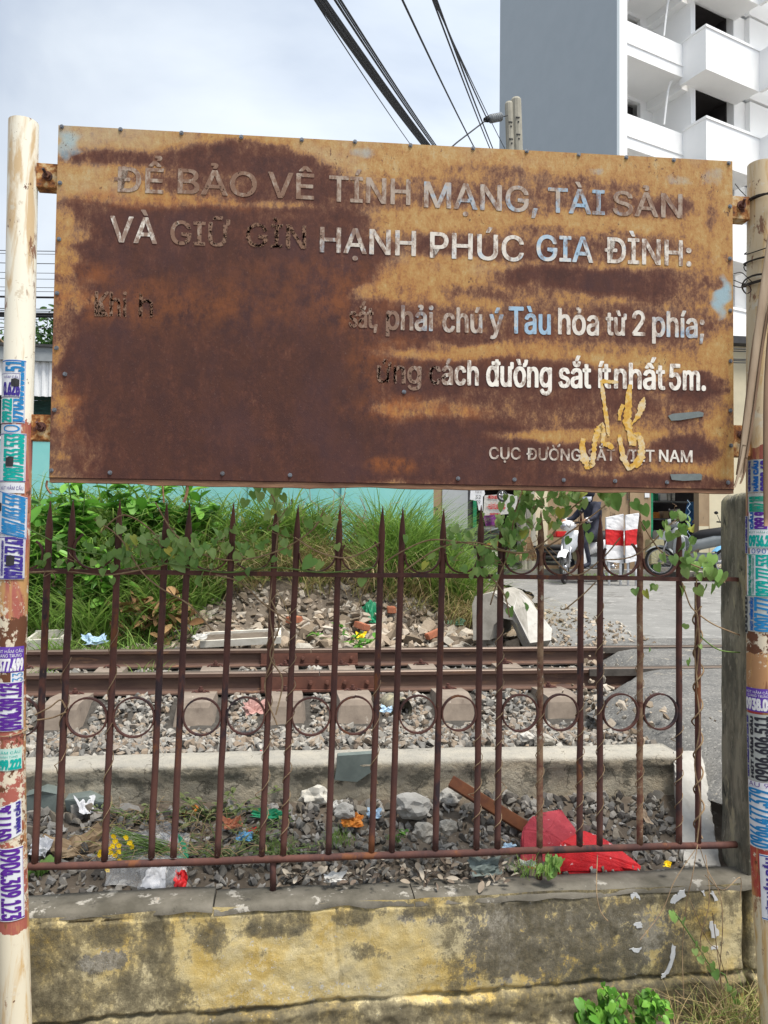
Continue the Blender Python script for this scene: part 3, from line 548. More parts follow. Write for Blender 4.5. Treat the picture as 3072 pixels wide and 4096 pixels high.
def sticker(pole, cz, Y, a0, r, y0, y1, aL, aR, texts, bg='white', tilt=0, lift=.0012, border=None):
    """y0,y1 photo rows; aL,aR arc positions in degrees from the facing direction; texts: (string, ink, u0,u1,v0,v1, rot)"""
    zt, zb = PY(60 if a0 > 0 else 3000, y0, Y-r).z, PY(60 if a0 > 0 else 3000, y1, Y-r).z
    def Wp(a, z, l): # a in degrees
        z = z+tilt*(a-aL)/60*.02; c_ = cz(z); t = math.radians(a0+a); return c_+Vector((math.sin(t), -math.cos(t), 0))*(r+l)+Vector((0, 0, z-c_.z))
    g = MB(); na = max(4, int((aR-aL)/7)); nzz = 8
    for j in range(nzz+1):
        for i in range(na+1): g.v.append(tuple(Wp(aL+(aR-aL)*i/na, zb+(zt-zb)*j/nzz, lift)))
    g.f = [(j*(na+1)+i, j*(na+1)+i+1, (j+1)*(na+1)+i+1, (j+1)*(na+1)+i) for j in range(nzz) for i in range(na)]; g.m = [0]*len(g.f)
    mats = [BG[bg]]; inks = {}
    def mi(k):
        if k not in inks: inks[k] = len(mats); mats.append(INK[k])
        return inks[k]
    if border:
        for (b0, b1, c0, c1) in ((.0, 1, .012, .028), (0, 1, .972, .988)):
            for i in range(na):
                q = [(aL+(aR-aL)*(i+k)/na, zb+(zt-zb)*cc) for k, cc in ((0, c0), (1, c0), (1, c1), (0, c1))]
                g.add([Wp(a, z, lift+.0005) for a, z in q], [(0, 1, 2, 3)], mi(border))
        g.add([Wp(aR-4+k, zb+(zt-zb)*cc, lift+.0005) for cc in (.01, .99) for k in (0, 1)], [(0, 1, 3, 2)], mi(border))
    for (st, ink, u0, u1, v0, v1, rot) in texts:
        vs, fs, asp = text2d(st)
        bm = bmesh.new(); bv = []
        top_ = max(v for _, v in vs); bot_ = min(v for _, v in vs)
        for (u, v) in vs:
            vv = (v-min(0, bot_))/(top_-min(0, bot_))
            if rot == 0: a = u0+(u1-u0)*u; z = v0+(v1-v0)*vv
            elif rot == 90: a = u1-(u1-u0)*vv; z = v0+(v1-v0)*u
            else: a = u0+(u1-u0)*vv; z = v1-(v1-v0)*u
            bv.append(bm.verts.new((a, z, 0)))
        for f in fs:
            try: bm.faces.new([bv[i] for i in f])
            except ValueError: pass
        k = .1
        while k < 1:
            bmesh.ops.bisect_plane(bm, geom=list(bm.verts)+list(bm.edges)+list(bm.faces), plane_co=(k, 0, 0), plane_no=(1, 0, 0)); k += .1
        bm.verts.index_update(); fl = [[v.index for v in f.verts] for f in bm.faces]; big = (zt-zb)*(v1-v0) > .03
        for q, (da, dz) in enumerate(((0, 0), (2.2, .0022), (-2.2, -.0022), (2.2, -.0022), (-2.2, .0022)) if big else ((0, 0),)):
            g.add([Wp(aL+(aR-aL)*v.co.x+da, zb+(zt-zb)*v.co.y+dz, lift+.0009+q*.00006) for v in bm.verts], fl, mi(ink))
        bm.free()
    g.build('sticker', mats, pole)
aL0 = math.degrees(math.atan2(.95, 2.74)); aR0 = -math.degrees(math.atan2(1.70, 2.64))
def SL(*a, **k): sticker(poleL, czL, 2.74, aL0, .0485, *a, **k)
def SR(*a, **k): sticker(poleR, czR, 2.64, aR0, .0485, *a, **k)
SL(1437, 1690, -85, 25, [('0903.010.151', 'sky', .28, .93, .03, .97, 90)], border='blue')
SL(1492, 1588, -85, 5, [('HẦM CẦU', 'navy', .3, .97, .78, .93, 0), ('0.626', 'navy', .3, .97, .08, .6, 0)], lift=.003, border='navy')
SL(1592, 1692, -85, -18, [('299.222', 'teal', .3, .93, .05, .95, 90)], lift=.003)
SL(1696, 1732, -85, 12, [('0', 'sky', .3, .95, .1, .9, 90)], border='blue')
SL(1732, 1928, -85, 33, [('0987.033.533', 'teal', .30, .92, .03, .97, 90)], lift=.002, border='navy')
SL(1930, 1972, -85, 31, [('HÚT HẦM CẦU', 'navy', .2, .95, .3, .8, 0)], lift=.002)
SL(1958, 2128, -85, 44, [('0987.033.533', 'sky', .28, .92, .04, .96, 90)], lift=.0035, border='blue', tilt=-.6)
SL(2128, 2152, -60, 45, [('CẦU 0907', 'teal', .2, .95, .1, .8, 0)], lift=.002)
SL(2146, 2318, -85, 41, [('0926.27.37.47', 'navy', .42, .92, .03, .97, 90), ('CÔNG NGHIỆP', 'navy', .3, .38, .1, .9, 90)], lift=.003, border='navy')
SL(2588, 2690, -85, 52, [('HÚT HẦM CẦU', 'white', .2, .95, .76, .94, 0), ('QUANG TRUNG', 'white', .2, .9, .58, .72, 0), ('0377.499', 'white', .2, .95, .06, .52, 0)], bg='violet')
SL(2692, 2730, 0, 52, [('33', 'sky', .1, .9, .05, .95, 90)], lift=.001)
SL(2730, 2925, -85, 52, [('0904.309.123', 'purple', .35, .92, .03, .97, 90)], lift=.002, border='purple')
SL(2995, 3083, -85, 45, [('HẦM CẦU', 'teal', .3, .93, .76, .93, 0), ('THANH TÙNG', 'teal', .3, .85, .58, .7, 0), ('0299.222', 'teal', .2, .95, .06, .48, 0)], bg='pale', lift=.002)
SL(3235, 3375, -60, 40, [('0977.4', 'purple', .1, .6, .03, .97, 90), ('HẦM CẦU', 'navy', .72, .94, .1, .95, 90)], lift=.002, tilt=.8)
SL(3393, 3685, -85, 44, [('0904.309.123', 'purple', .35, .88, .03, .97, 270)], lift=.002, border='purple')
for (px, py, s_) in ((50, 1515, 12), (38, 1828, 15), (10, 2012, 13), (50, 2222, 16)):
    z = PY(px, py, 2.69).z; z2 = PY(px, py+s_*2.4, 2.69).z; a = math.degrees(math.asin(max(-1, min(1, (px-62)/57))))
    g = MB()
    def Wq(a_, z_): c_ = czL(z_); t = math.radians(aL0+a_); return c_+Vector((math.sin(t), -math.cos(t), 0))*(.0485+.0052)+Vector((0, 0, z_-c_.z))
    vs = [Wq(a-14, z+rnd(-.003, .003)), Wq(a, z+.002), Wq(a+14, z+rnd(-.003, .003)), Wq(a+13, z2), Wq(a, z2-.002), Wq(a-14, z2+rnd(-.003, .003))]
    g.add(vs, [(0, 5, 4, 1), (1, 4, 3, 2)]); g.build('tape_patch', M['blacktape'], poleL)
SR(1835, 1968, -58, 60, [('VỆ SINH ĐÔ THỊ', 'navy', .04, .16, .05, .95, 90), ('HẦM CẦU', 'blue', .20, .42, .05, .95, 90), ('0902.40', 'navy', .5, .8, .05, .95, 90)], bg='old')
SR(1970, 2048, -56, 40, [('092.18', 'green', .1, .85, .05, .8, 90)], bg='old')
SR(2046, 2118, -50, 50, [('CẦU', 'blue', .03, .22, .05, .95, 90), ('099.9', 'purple', .28, .75, .04, .96, 90)], lift=.002, border='purple')
SR(2062, 2215, -85, -52, [('HÚT HẦM CẦU', 'navy', .2, .8, .03, .97, 90)], bg='old', lift=.0025)
SR(2116, 2192, -48, 60, [('RÚT HẦM CẦU', 'green', .03, .9, .78, .93, 0), ('0936.277', 'teal', .04, .98, .1, .66, 0)], bg='white', lift=.004, border='green')
SR(2192, 2216, -45, 50, [('0907', 'blue', .1, .9, .1, .9, 0)])
SR(2216, 2388, -60, 60, [('CÔNG TY RÚT HẦM CẦU GIÁ RẺ', 'green', .06, .20, .03, .97, 90), ('THÔNG CẦU CỐNG NGHẸT', 'green', .24, .29, .05, .95, 90), ('0979.777.533', 'teal', .36, .80, .03, .97, 90)], lift=.0035, border='green')
SR(2388, 2530, -60, 60, [('HÚT HẦM CẦU', 'blue', .1, .25, .05, .95, 90), ('0907.777', 'sky', .3, .8, .03, .97, 90)], bg='old')
SR(2388, 2540, -85, -58, [('0000', 'black', .1, .9, .03, .97, 90)], bg='old', lift=.002)
SR(2758, 2852, -72, 60, [('HÚT HẦM CẦU', 'white', .05, .8, .78, .94, 0), ('QUANG TRUNG', 'white', .1, .75, .62, .74, 0), ('0938.053', 'white', .03, .95, .08, .55, 0)], bg='violet', lift=.003)
SR(2862, 3135, -80, 60, [('HÚT HẦM CẦU GIÁ RẺ', 'navy', .04, .14, .05, .95, 90), ('HÚT HẦM CẦU', 'black', .2, .32, .05, .95, 90), ('0906.606.511', 'black', .38, .76, .03, .97, 90)], bg='old')
SR(3136, 3158, -75, 60, [('AU 99', 'purple', .1, .9, .1, .9, 0)])
SR(3158, 3405, -72, 60, [('0966.477.379', 'sky', .06, .72, .03, .97, 90)], lift=.002)
SR(3425, 3690, -22, 62, [('HÚT HẦM CẦU', 'navy', .15, .55, .05, .95, 90)], lift=.002, border='blue')
# brackets
def bracket(pole, x0, x1, y0, y1, Y0, cx, cy):
    a = PY(x0, y0, Y0); b = PY(x1, y1, Y0); g = MB(); g.box(a.x, b.x, Y0, Y0+.008, b.z, a.z, bev=.001)
    g.box(a.x, b.x, Y0+.008, Y0+.05, a.z-.008, a.z); g.box(a.x, b.x, Y0+.008, Y0+.05, b.z, b.z+.008)
    o = g.build('bracket', M['bracket'], pole)
    c_ = PY(cx, cy, Y0); g = MB(); g.tube([c_, c_+Vector((0, -.004, 0))], .017, 14); g.tube([c_+Vector((0, -.004, 0)), c_+Vector((0, -.014, 0))], .0115, 6); g.tube([c_+Vector((0, -.012, 0)), c_+Vector((-.006, -.032, .012))], .005, 8)
    g.build('bolt', M['rustbar'], pole)
m = Mat('flaking_bracket', .7); c = m.ramp(m.noise(22, 6, .7), [(.38, (.09, .035, .02)), (.48, (.32, .12, .03)), (.56, (.55, .36, .16)), (.66, (.62, .52, .36))]); m.col(c); m.bump(m.noise(40, 5, .7), .003); M['bracket'] = m.m
bracket(poleL, 143, 238, 650, 752, 2.73, 190, 705); bracket(poleL, 118, 210, 1657, 1761, 2.73, 165, 1708)
bracket(poleR, 2925, 3000, 782, 878, 2.625, 2965, 822); bracket(poleR, 2930, 3003, 1700, 1826, 2.625, 2968, 1740)

# ================================================================== yellow boundary wall
WY = 2.885; WT = .51
def capz(X): return WT+.012*nz(X, 0, 2, 9)
wz = lambda cx, ry: PY(100+1.7915*cx, 3450+1.7915*ry, WY)
ell = []
def EW(cx, cy, rx, ry, ch, val, soft=.5):
    p = wz(cx, cy); q = wz(cx+rx, cy); t = wz(cx, cy+ry); ell.append((p.x, p.z, abs(q.x-p.x), abs(t.z-p.z), ch, val, soft))
for a in [(700, 200, 420, 140, 0, .22, .6), (650, 270, 300, 60, 0, .12, .7), (600, 210, 200, 40, 0, .15, .7), (900, 150, 40, 50, 0, .12, .6),
          (60, 230, 60, 120, 0, .85, .7), (180, 160, 60, 26, 0, .9, .7), (300, 200, 36, 110, 0, .95, .7), (420, 165, 36, 40, 0, .95, .5), (240, 280, 40, 60, 0, .75, .8), (60, 330, 60, 40, 0, .9, .8), (170, 320, 90, 26, 0, .6, .9), (300, 320, 46, 60, 0, .9, .8), (160, 240, 50, 20, 0, .5, .8), (520, 110, 60, 24, 0, .7, .8),
          (540, 150, 66, 20, 0, .92, .5), (600, 132, 46, 34, 0, .95, .5), (730, 125, 44, 20, 0, .85, .6), (890, 108, 40, 14, 0, .7, .7), (760, 200, 50, 20, 0, .6, .8), (850, 240, 16, 60, 0, .5, .9), (960, 240, 14, 70, 0, .6, .9), (480, 335, 200, 14, 0, 1.0, .5), (720, 325, 120, 10, 0, .9, .6),
          (1250, 180, 300, 140, 0, .72, .4), (1200, 240, 200, 70, 0, .85, .7), (1350, 250, 180, 80, 0, .88, .7), (1560, 190, 26, 60, 0, .25, .6), (1560, 270, 70, 30, 0, .95, .6), (1400, 160, 30, 60, 0, .35, .9), (1000, 130, 60, 40, 0, .5, .9), (1080, 270, 60, 14, 0, .25, .7), (1020, 280, 30, 20, 0, .25, .7), (1490, 60, 100, 20, 0, .8, .7),
          (1612, 150, 9, 190, 0, 1.3, .6), (1630, 200, 18, 200, 0, .6, .6), (800, 66, 800, 12, 0, .62, .9), (1300, 80, 360, 24, 0, .95, .8), (250, 300, 120, 40, 0, .74, .9), (400, 350, 440, 20, 0, .92, .6), (800, 336, 300, 17, 0, .92, .6), (1200, 322, 380, 20, 0, .95, .6), (1500, 340, 300, 30, 0, .9, .6), (150, 120, 160, 16, 0, .66, .9)]: EW(*a)
for a in [(1130, 170, 140, 90, 1, .9, .5), (1300, 170, 200, 120, 1, .7, .6), (1080, 110, 120, 30, 1, .8, .7), (170, 220, 60, 26, 1, .85, .5), (60, 80, 160, 14, 1, .9, .6), (560, 140, 90, 26, 1, .4, .8), (890, 120, 60, 20, 1, .5, .8), (300, 90, 200, 20, 1, .5, .8), (1000, 200, 30, 80, 1, .6, .8)]: EW(*a)
for a in [(480, 250, 110, 90, 2, .7, .7), (660, 285, 140, 26, 2, .9, .6), (420, 220, 60, 50, 2, .5, .8), (910, 160, 26, 30, 2, .6, .7), (530, 180, 90, 16, 2, .6, .8), (700, 160, 60, 30, 2, .5, .8), (170, 215, 60, 30, 2, .7, .7), (560, 300, 160, 16, 2, .8, .7)]: EW(*a)
X0, X1 = -1.6, 6.0; NXW, NZW = 940, 96
Xg, Zg = np.meshgrid(np.linspace(X0, X1, NXW+1), np.linspace(-.05, WT, NZW+1)); Xg = Xg.ravel(); Zg = Zg.ravel()
wm = wallmap(ell, (.5, .15, .1), Xg, Zg)
bwall = thing('boundary_wall', (.4, WY, 0), 'low yellow plastered boundary wall with peeling paint, black mould and white flakes under the iron fence', 'wall')
g = MB()
def crackz(x): return .145+.018*nz(x, 0, 1.6, 31)+.012*nz(x, 0, 7, 32)+.007*nz(x, 0, 31, 33)+.012*(x-.4)
def wall_y(x, z):
    y = WY-.006*noise.fractal(Vector((x*9, z*9, 0)), 1, 2, 5)-.010*noise.noise(Vector((x*2.2, z*3, 7)))
    ck = crackz(x); d = z-ck
    if d < 0: y -= (.016+.012*nz(x, 0, 3, 41))*min(1, -d/(.02+.012*nz(x, 0, 5, 42)))+.010*noise.fractal(Vector((x*12, z*14, 3)), 1, 2, 4)
    y += (.020+.026*nz(x, 0, 5, 44))*math.exp(-(d/(.007+.006*nz(x, 0, 9, 43)))**2)
    if z > WT-.03: y += .004
    # vertical cracks
    for cx, x_ in ((.21, 0), (-.42, 0), (.86, 0)):
        y += .008*math.exp(-((x-cx-.03*nz(0, z, 6, cx))/.004)**2)*(1 if z > .15 else 0)
    y += .05*math.exp(-((x-1.835-.006*nz(0, z, 9, 77))/.012)**2)
    return y
for x, z in zip(Xg, Zg): g.v.append((x, wall_y(x, z), z if z < WT-.02 else z+.01*nz(x, 0, 3, 8)-.004))
nn = NXW+1; g.f = [(j*nn+i, j*nn+i+1, (j+1)*nn+i+1, (j+1)*nn+i) for j in range(NZW) for i in range(NXW)]; g.m = [0]*len(g.f)
m = Mat('peeling_yellow_plaster', .95, 0, .2); at = m.attr('map')
n1_ = m.noise(21, 10, .80, m.pos((1, 1, .8))); n2_ = m.noise(5, 5, .6); n3_ = m.noise(60, 8, .8); vst = m.noise(14, 5, .65, m.pos((1, 1, .25)))
c = m.ramp(n2_, [(.38, (.50, .36, .12)), (.5, (.55, .44, .21)), (.62, (.50, .43, .26))]); c = m.mix(m.ramp(n1_, [(.50, 0), (.56, .6)]), c, (.60, .51, .30))
gc = m.math('ADD', at[1], m.math('MULTIPLY', m.math('SUBTRACT', n1_, .5), 2.4)); c = m.mix(m.ramp(gc, [(.50, 0), (.60, .9)]), c, m.ramp(n3_, [(.35, (.20, .19, .165)), (.65, (.33, .31, .27))]))
md = m.math('ADD', at[0], m.math('MULTIPLY', m.math('SUBTRACT', n1_, .5), 2.6)); md = m.math('ADD', md, m.math('MULTIPLY', m.math('SUBTRACT', vst, .5), 1.1)); md = m.math('ADD', md, m.math('MULTIPLY', m.math('SUBTRACT', n3_, .5), .9))
c = m.mix(m.ramp(md, [(.50, 0), (.60, .55), (.80, .75), (1.2, .95)]), c, m.ramp(n3_, [(.35, (.070, .062, .042)), (.65, (.16, .135, .085))]))
wf = m.noise(34, 6, .85, m.pos((1, 1, 1.1))); wf = m.math('ADD', wf, m.math('MULTIPLY', at[2], .13)); c = m.mix(m.ramp(wf, [(.68, 0), (.69, .95)]), c, (.52, .53, .53))
m.col(c); m.bump(n1_, .006, .8); m.bump(n3_, .002, .7); m.bump(md, .003, .4); M['wallpaint'] = m.m
o = g.build('wall_face', M['wallpaint'], bwall, smooth=True); set_attr(o.data, wm)
g = MB()      # cement capping, rough slab broken in lengths
def capslab(xa, xb, yo, zt0, dz):
    n = max(3, int((xb-xa)/.03)); rows = [(WY-yo+.004, -.026), (WY-yo+.007, -.010), (WY-yo+.020, 0), (WY+.06, .003), (3.035, 0), (3.04, -.05)]; b = len(g.v); vs = []
    for yy, zz in rows:
        for i in range(n+1):
            x = xa+(xb-xa)*i/n; vs.append((x, yy+.007*nz(x, yy, 11, 3)+.006*nz(x, yy, 3, 4), zt0+dz+zz*(1+.5*nz(x, yy, 9, 1))+.006*nz(x, yy*4, 8, 6)))
    g.add(vs, [(j*(n+1)+i, j*(n+1)+i+1, (j+1)*(n+1)+i+1, (j+1)*(n+1)+i) for j in range(len(rows)-1) for i in range(n)])
    g.add([vs[j*(n+1)] for j in range(6)]+[vs[j*(n+1)+n] for j in range(6)], [(0, 1, 2, 3, 4, 5), (11, 10, 9, 8, 7, 6)])
for xa, xb, yo, dz in ((-1.6, -.24, .004, .012), (-.235, .50, .0, 0), (.505, 6.0, .002, -.002)):
    g = MB(); capslab(xa, xb, yo, WT, dz); g.build('capping', M['cement'], bwall, smooth=True)
for poly in ([(1363, 75), (1372, 84), (1370, 70), (1358, 66), (1352, 72), (1356, 84)], [(1440, 88), (1452, 92), (1462, 80), (1474, 76), (1472, 62), (1462, 64), (1458, 72), (1448, 74)], [(1511, 66), (1520, 76), (1518, 64)], [(1530, 68), (1540, 86), (1548, 82), (1538, 64)],
             [(1358, 136), (1364, 144), (1376, 142), (1376, 134), (1366, 132)], [(1350, 192), (1358, 200), (1372, 198), (1374, 190), (1362, 190)], [(1528, 134), (1532, 168), (1540, 168), (1550, 158), (1540, 140), (1534, 132)], [(1532, 192), (1536, 196), (1548, 194), (1548, 186), (1536, 188)],
             [(1446, 184), (1452, 190), (1450, 214), (1444, 236), (1432, 252), (1424, 258), (1424, 250), (1436, 238), (1442, 212)]):
    g = MB(); ps = [wz(*p) for p in poly]; cx_ = sum(p.x for p in ps)/len(ps); cz_ = sum(p.z for p in ps)/len(ps); ps2 = []
    for p, q in zip(ps, ps[1:]+ps[:1]):
        for t_ in (0, .33, .66): ps2.append((cx_+(p.x+(q.x-p.x)*t_-cx_)*1.05+rnd(-.0035, .0035), cz_+(p.z+(q.z-p.z)*t_-cz_)*1.05+rnd(-.0035, .0035)))
    yy = min(wall_y(x, z) for x, z in ps2); g.prism([Vector((x, yy-.001, z)) for x, z in ps2], (0, .004, 0)); g.build('paint_flake', M['flake'], bwall)

# ------------------------------------------------------------------ concrete gate pillar
g = MB(); px0, px1 = PY(2886, 2600, 3.12).x, 2.07; py0, py1 = 2.93, 3.12; zt_ = PY(2940, 1968, 2.93).z
rowsz = list(np.linspace(.45, zt_-.03, 44))+[zt_-.012, zt_]
per = 10
for zi, z in enumerate(rowsz):
    ins = 0 if zi < len(rowsz)-2 else (.006 if zi == len(rowsz)-2 else .018)
    ring_ = []
    for k in range(4):
        cs = [(px0+ins, py0+ins), (px1-ins, py0+ins), (px1-ins, py1-ins), (px0+ins, py1-ins)]
        a, b = cs[k], cs[(k+1) % 4]
        for q in range(per):
            t = q/per; x = a[0]+(b[0]-a[0])*t; y = a[1]+(b[1]-a[1])*t; d = .005*noise.fractal(Vector((x*14, y*14, z*9)), 1, 2, 4)
            chip = -.014*sstep(.2, .5, noise.noise(Vector((x*7, y*7, z*5+3)))) if t < .12 or t > .9 else 0
            sx_, sy_ = [(0, -1), (1, 0), (0, 1), (-1, 0)][k]; g.v.append((x+sx_*(d+chip), y+sy_*(d+chip), z+(.012*nz(x, y, 20) if zi >= len(rowsz)-2 else 0)))
n = per*4
g.f = [(j*n+i, j*n+(i+1) % n, (j+1)*n+(i+1) % n, (j+1)*n+i) for j in range(len(rowsz)-1) for i in range(n)]+[tuple((len(rowsz)-1)*n+i for i in range(n))]; g.m = [0]*len(g.f)
tag(g.build('concrete_pillar', M['concrete_dark'], smooth=True), 'weathered grey concrete pillar at the right end of the iron fence, broken around the rail', 'pillar')

# ================================================================== iron fence
FY = 3.0
fence = thing('iron_fence', (.4, FY, WT), 'rusty iron fence of spear-topped bars and rings standing on the low yellow wall', 'fence')
bars = [((202, 2002), (139, 3452)), ((293, 1998), (231, 3450)), ((480, 2001), (418, 3440)), ((668, 2008), (604, 3432)), ((759, 2012), (694, 3428)), ((935, 2009), (870, 3424)), ((1105, 2016), (1048, 3420)), ((1193, 2018), (1134, 3418)), ((1361, 2022), (1313, 3412)), ((1531, 2024), (1486, 3408)),
        ((1612, 2029), (1567, 3406)), ((1775, 2034), (1741, 3400)), ((1925, 2020), (1906, 3396)), ((2005, 2080), (1990, 3393)), ((2164, 2040), (2158, 3390)), ((2324, 2050), (2318, 3386)), ((2401, 2060), (2399, 3384)), ((2560, 2048), (2559, 3380)), ((2716, 2090), (2716, 3376))]
BT = []; BB = []
for k, (t, b) in enumerate(bars):
    T = PY(*t, FY); B = PY(*b, FY); d = T-B; g = MB(); pts = []; rs = []
    Lh = d.length
    for q in range(25):
        f = q/24*(1-.135/Lh); pts.append(B+d*f+Vector((.0018*nz(f*9, k, 1, 1), .0015*nz(f*9, k, 1, 2), 0))); rs.append(.0125*(1+.06*nz(f*30, k, 1, 3)))
    for q in range(1, 9):
        f = 1-.135/Lh*(1-q/8); pts.append(B+d*f); rs.append(.0135*(1-(q/8)**1.35)+.0012)
    g.tube(pts, rs, 10); g.build('bar', M['rustbar2'] if k in (17, 14) else M['rustbar'], fence, smooth=True); BT.append(T); BB.append(B)
t = PY(2790, 2330, FY); b = PY(2793, 3372, FY); g = MB(); g.tube([b+(t-b)*q/10 for q in range(11)], .0125, 10); g.build('bar', M['rustbar'], fence, smooth=True)
def barx(k, z): return BB[k].x+(BT[k].x-BB[k].x)*(z-BB[k].z)/(BT[k].z-BB[k].z)
a = PY(95, 2283, FY-.004); b = PY(2950, 2318, FY-.004); g = MB(); n = 60
pts = [a+(b-a)*q/n+Vector((0, 0, .003*nz(q*.2, 0, 1, 5))) for q in range(n+1)]
for p in pts: g.v += [(p.x, p.y-.010, p.z-.0085), (p.x, p.y+.014, p.z-.0085), (p.x, p.y+.014, p.z+.0085), (p.x, p.y-.010, p.z+.0085)]
g.f = [(4*i+k, 4*i+(k+1) % 4, 4*i+4+(k+1) % 4, 4*i+4+k) for i in range(n) for k in range(4)]+[(3, 2, 1, 0), (4*n, 4*n+1, 4*n+2, 4*n+3)]; g.m = [0]*len(g.f)
g.build('rail_bar', M['rustbar'], fence)
a = PY(90, 3468, FY-.003); b = PY(2945, 3377, FY-.003); g = MB(); g.tube([a+(b-a)*q/40+Vector((0, 0, .003*nz(q*.3, 0, 1, 6))) for q in range(41)], .0135, 12); g.build('rail_bar', M['rustbar'], fence, smooth=True)
for px, y0, y1 in ((1092, 3425, 3560), (2157, 3388, 3560)):
    a = PY(px, y0, FY+.004); b = PY(px, y1, FY+.004); g = MB(); g.tube([a, (a+b)/2, b], .0125, 10); g.build('foot_post', M['rustbar'], fence, smooth=True)
def ring_arc(cx, cz_, r, a0, a1, mat='rustbar', wob=.03):
    g = MB(); n = 28; b0 = []
    for q in range(n+1):
        a_ = math.radians(a0+(a1-a0)*q/n); k = 1+wob*nz(q*.1, cx*9, 1, 4)
        for rr_, yy in ((r*k, -.006), (r*k, .012), (r*k-.006, .012), (r*k-.006, -.006)): g.v.append((cx+rr_*math.cos(a_), FY-.008+yy, cz_+rr_*math.sin(a_)))
    g.f = [(4*i+k, 4*i+(k+1) % 4, 4*i+4+(k+1) % 4, 4*i+4+k) for i in range(n) for k in range(4)]+[(3, 2, 1, 0), (4*n, 4*n+1, 4*n+2, 4*n+3)]; g.m = [0]*len(g.f)
    g.build('ring', M[mat], fence)
bays = [(1, 2), (2, 3), (4, 5), (5, 6), (7, 8), (8, 9), (10, 11), (11, 12), (13, 14), (14, 15), (16, 17), (17, 18)]
ringpx = [(350, 2868), (539, 2868), (807, 2866), (986, 2862), (1241, 2864), (1418, 2860), (1668, 2856), (1833, 2852), (2080, 2850), (2241, 2848), (2481, 2848), (2640, 2846)]
for k, (bay, (rx, ry)) in enumerate(zip(bays, ringpx)):
    c_ = PY(rx, ry, FY); xa, xb = barx(bay[0], c_.z)+.011, barx(bay[1], c_.z)-.011; r = (xb-xa)/2
    ring_arc((xa+xb)/2, c_.z, r+.002, 90, 450, 'rustbar')
    u = PY(rx+10, 2213-(rx-1500)*-.006, FY); zc_ = PY(rx, 2283+(rx-100)*.0125, FY).z+.009+r
    xa, xb = barx(bay[0], zc_)+.011, barx(bay[1], zc_)-.011
    arcs = [(125, 330), None, (200, 350), (190, 360), (180, 375), (150, 400), (178, 372), (170, 400), (150, 398), (165, 385), (150, 410), (180, 378)]
    if arcs[k]: ring_arc((xa+xb)/2, zc_, (xb-xa)/2+.002, *arcs[k], 'rustbar', .05)
c_ = PY(78, 2868, FY); ring_arc(c_.x, c_.z, .074, -90, 90)
c_ = PY(120, 2215, FY); ring_arc(c_.x-.01, c_.z, .060, -75, 55)

# ================================================================== low concrete kerb and white beam
kerb = thing('retaining_kerb', (.3, 3.6, .6), 'low cracked concrete kerb with mould stains holding back the railway ballast', 'kerb')
g = MB(); KL, KR = -2.2, 1.93; NK = 160
prof = [(0, -.30), (0, -.22), (.0, -.15), (.002, -.10), (0, -.055), (-.004, -.02), (.004, -.004), (.02, 0), (.10, .002), (.19, 0), (.21, -.02), (.21, -.15)]
for i in range(NK+1):
    x = KL+(KR-KL)*i/NK; yb = 3.612-.03*(x-.1)*.8+(.10 if x < -.4 else 0)*0
    zt_ = .82-.012*max(0, -x-.2)
    for k, (dy, dz) in enumerate(prof):
        rough = .016*noise.fractal(Vector((x*5, dz*10, 1)), 1, 2, 4)+.03*sstep(-.08, -.25, dz)*noise.noise(Vector((x*4, dz*7, 5))) if k < 6 else .003*nz(x, dy, 14)
        ov_ = -.018 if (k >= 5 and k < 8) else 0
        g.v.append((x, yb+dy+rough+ov_*.5*(1+nz(x, 0, 6)), zt_+dz+(.004*nz(x, dy, 9) if k > 4 else 0)))
n = len(prof); g.f = [(i*n+k, (i+1)*n+k, (i+1)*n+k+1, i*n+k+1) for i in range(NK) for k in range(n-1)]+[tuple(NK*n+k for k in range(n))]; g.m = [0]*len(g.f)
m = Mat('kerb_concrete', .95); g2 = m.n('ShaderNodeNewGeometry'); sx_ = m.n('ShaderNodeSeparateXYZ'); m.l(g2.outputs['Position'], sx_.inputs[0])
nA = m.noise(9, 8, .7); nB = m.noise(30, 6, .7); c = m.ramp(nA, [(.35, (.45, .385, .28)), (.6, (.36, .325, .255))])
zz = m.math('MULTIPLY', m.math('SUBTRACT', sx_.outputs[2], .76), 1.0); band = m.math('SUBTRACT', 1, m.math('MULTIPLY', m.math('ABSOLUTE', m.math('SUBTRACT', sx_.outputs[2], .745)), 14), clamp=True)
mo = m.math('ADD', m.noise(7, 7, .7, m.pos((1, 1, 1.4))), m.math('MULTIPLY', band, .13)); c = m.mix(m.ramp(mo, [(.56, 0), (.64, .8)]), c, (.10, .095, .075))
topm = m.ramp(sx_.outputs[2], [(.795, 0), (.812, .8)]); c = m.mix(topm, c, m.ramp(nA, [(.35, (.42, .395, .34)), (.65, (.33, .315, .28))])); c = m.mix(m.ramp(nB, [(.62, 0), (.68, .5)]), c, (.17, .155, .12)); m.col(c)
crk = m.n('ShaderNodeTexVoronoi'); crk.feature = 'DISTANCE_TO_EDGE'; crk.inputs['Scale'].default_value = 3.2; m.l(m.mix(.22, m.pos((1, 1, 1.6)), m.noise(6, 4, .6, col=True)), crk.inputs[0]); ck_ = m.ramp(crk.outputs[0], [(.0, 1), (.012, 0)]); c = m.mix(m.math('MULTIPLY', ck_, m.ramp(mo, [(.45, 0), (.55, .9)])), c, (.07, .06, .045)); m.col(c)
m.bump(nA, .020, 1); m.bump(nB, .007, 1); M['kerb'] = m.m
g.build('kerb_block', M['kerb'], kerb, smooth=True)
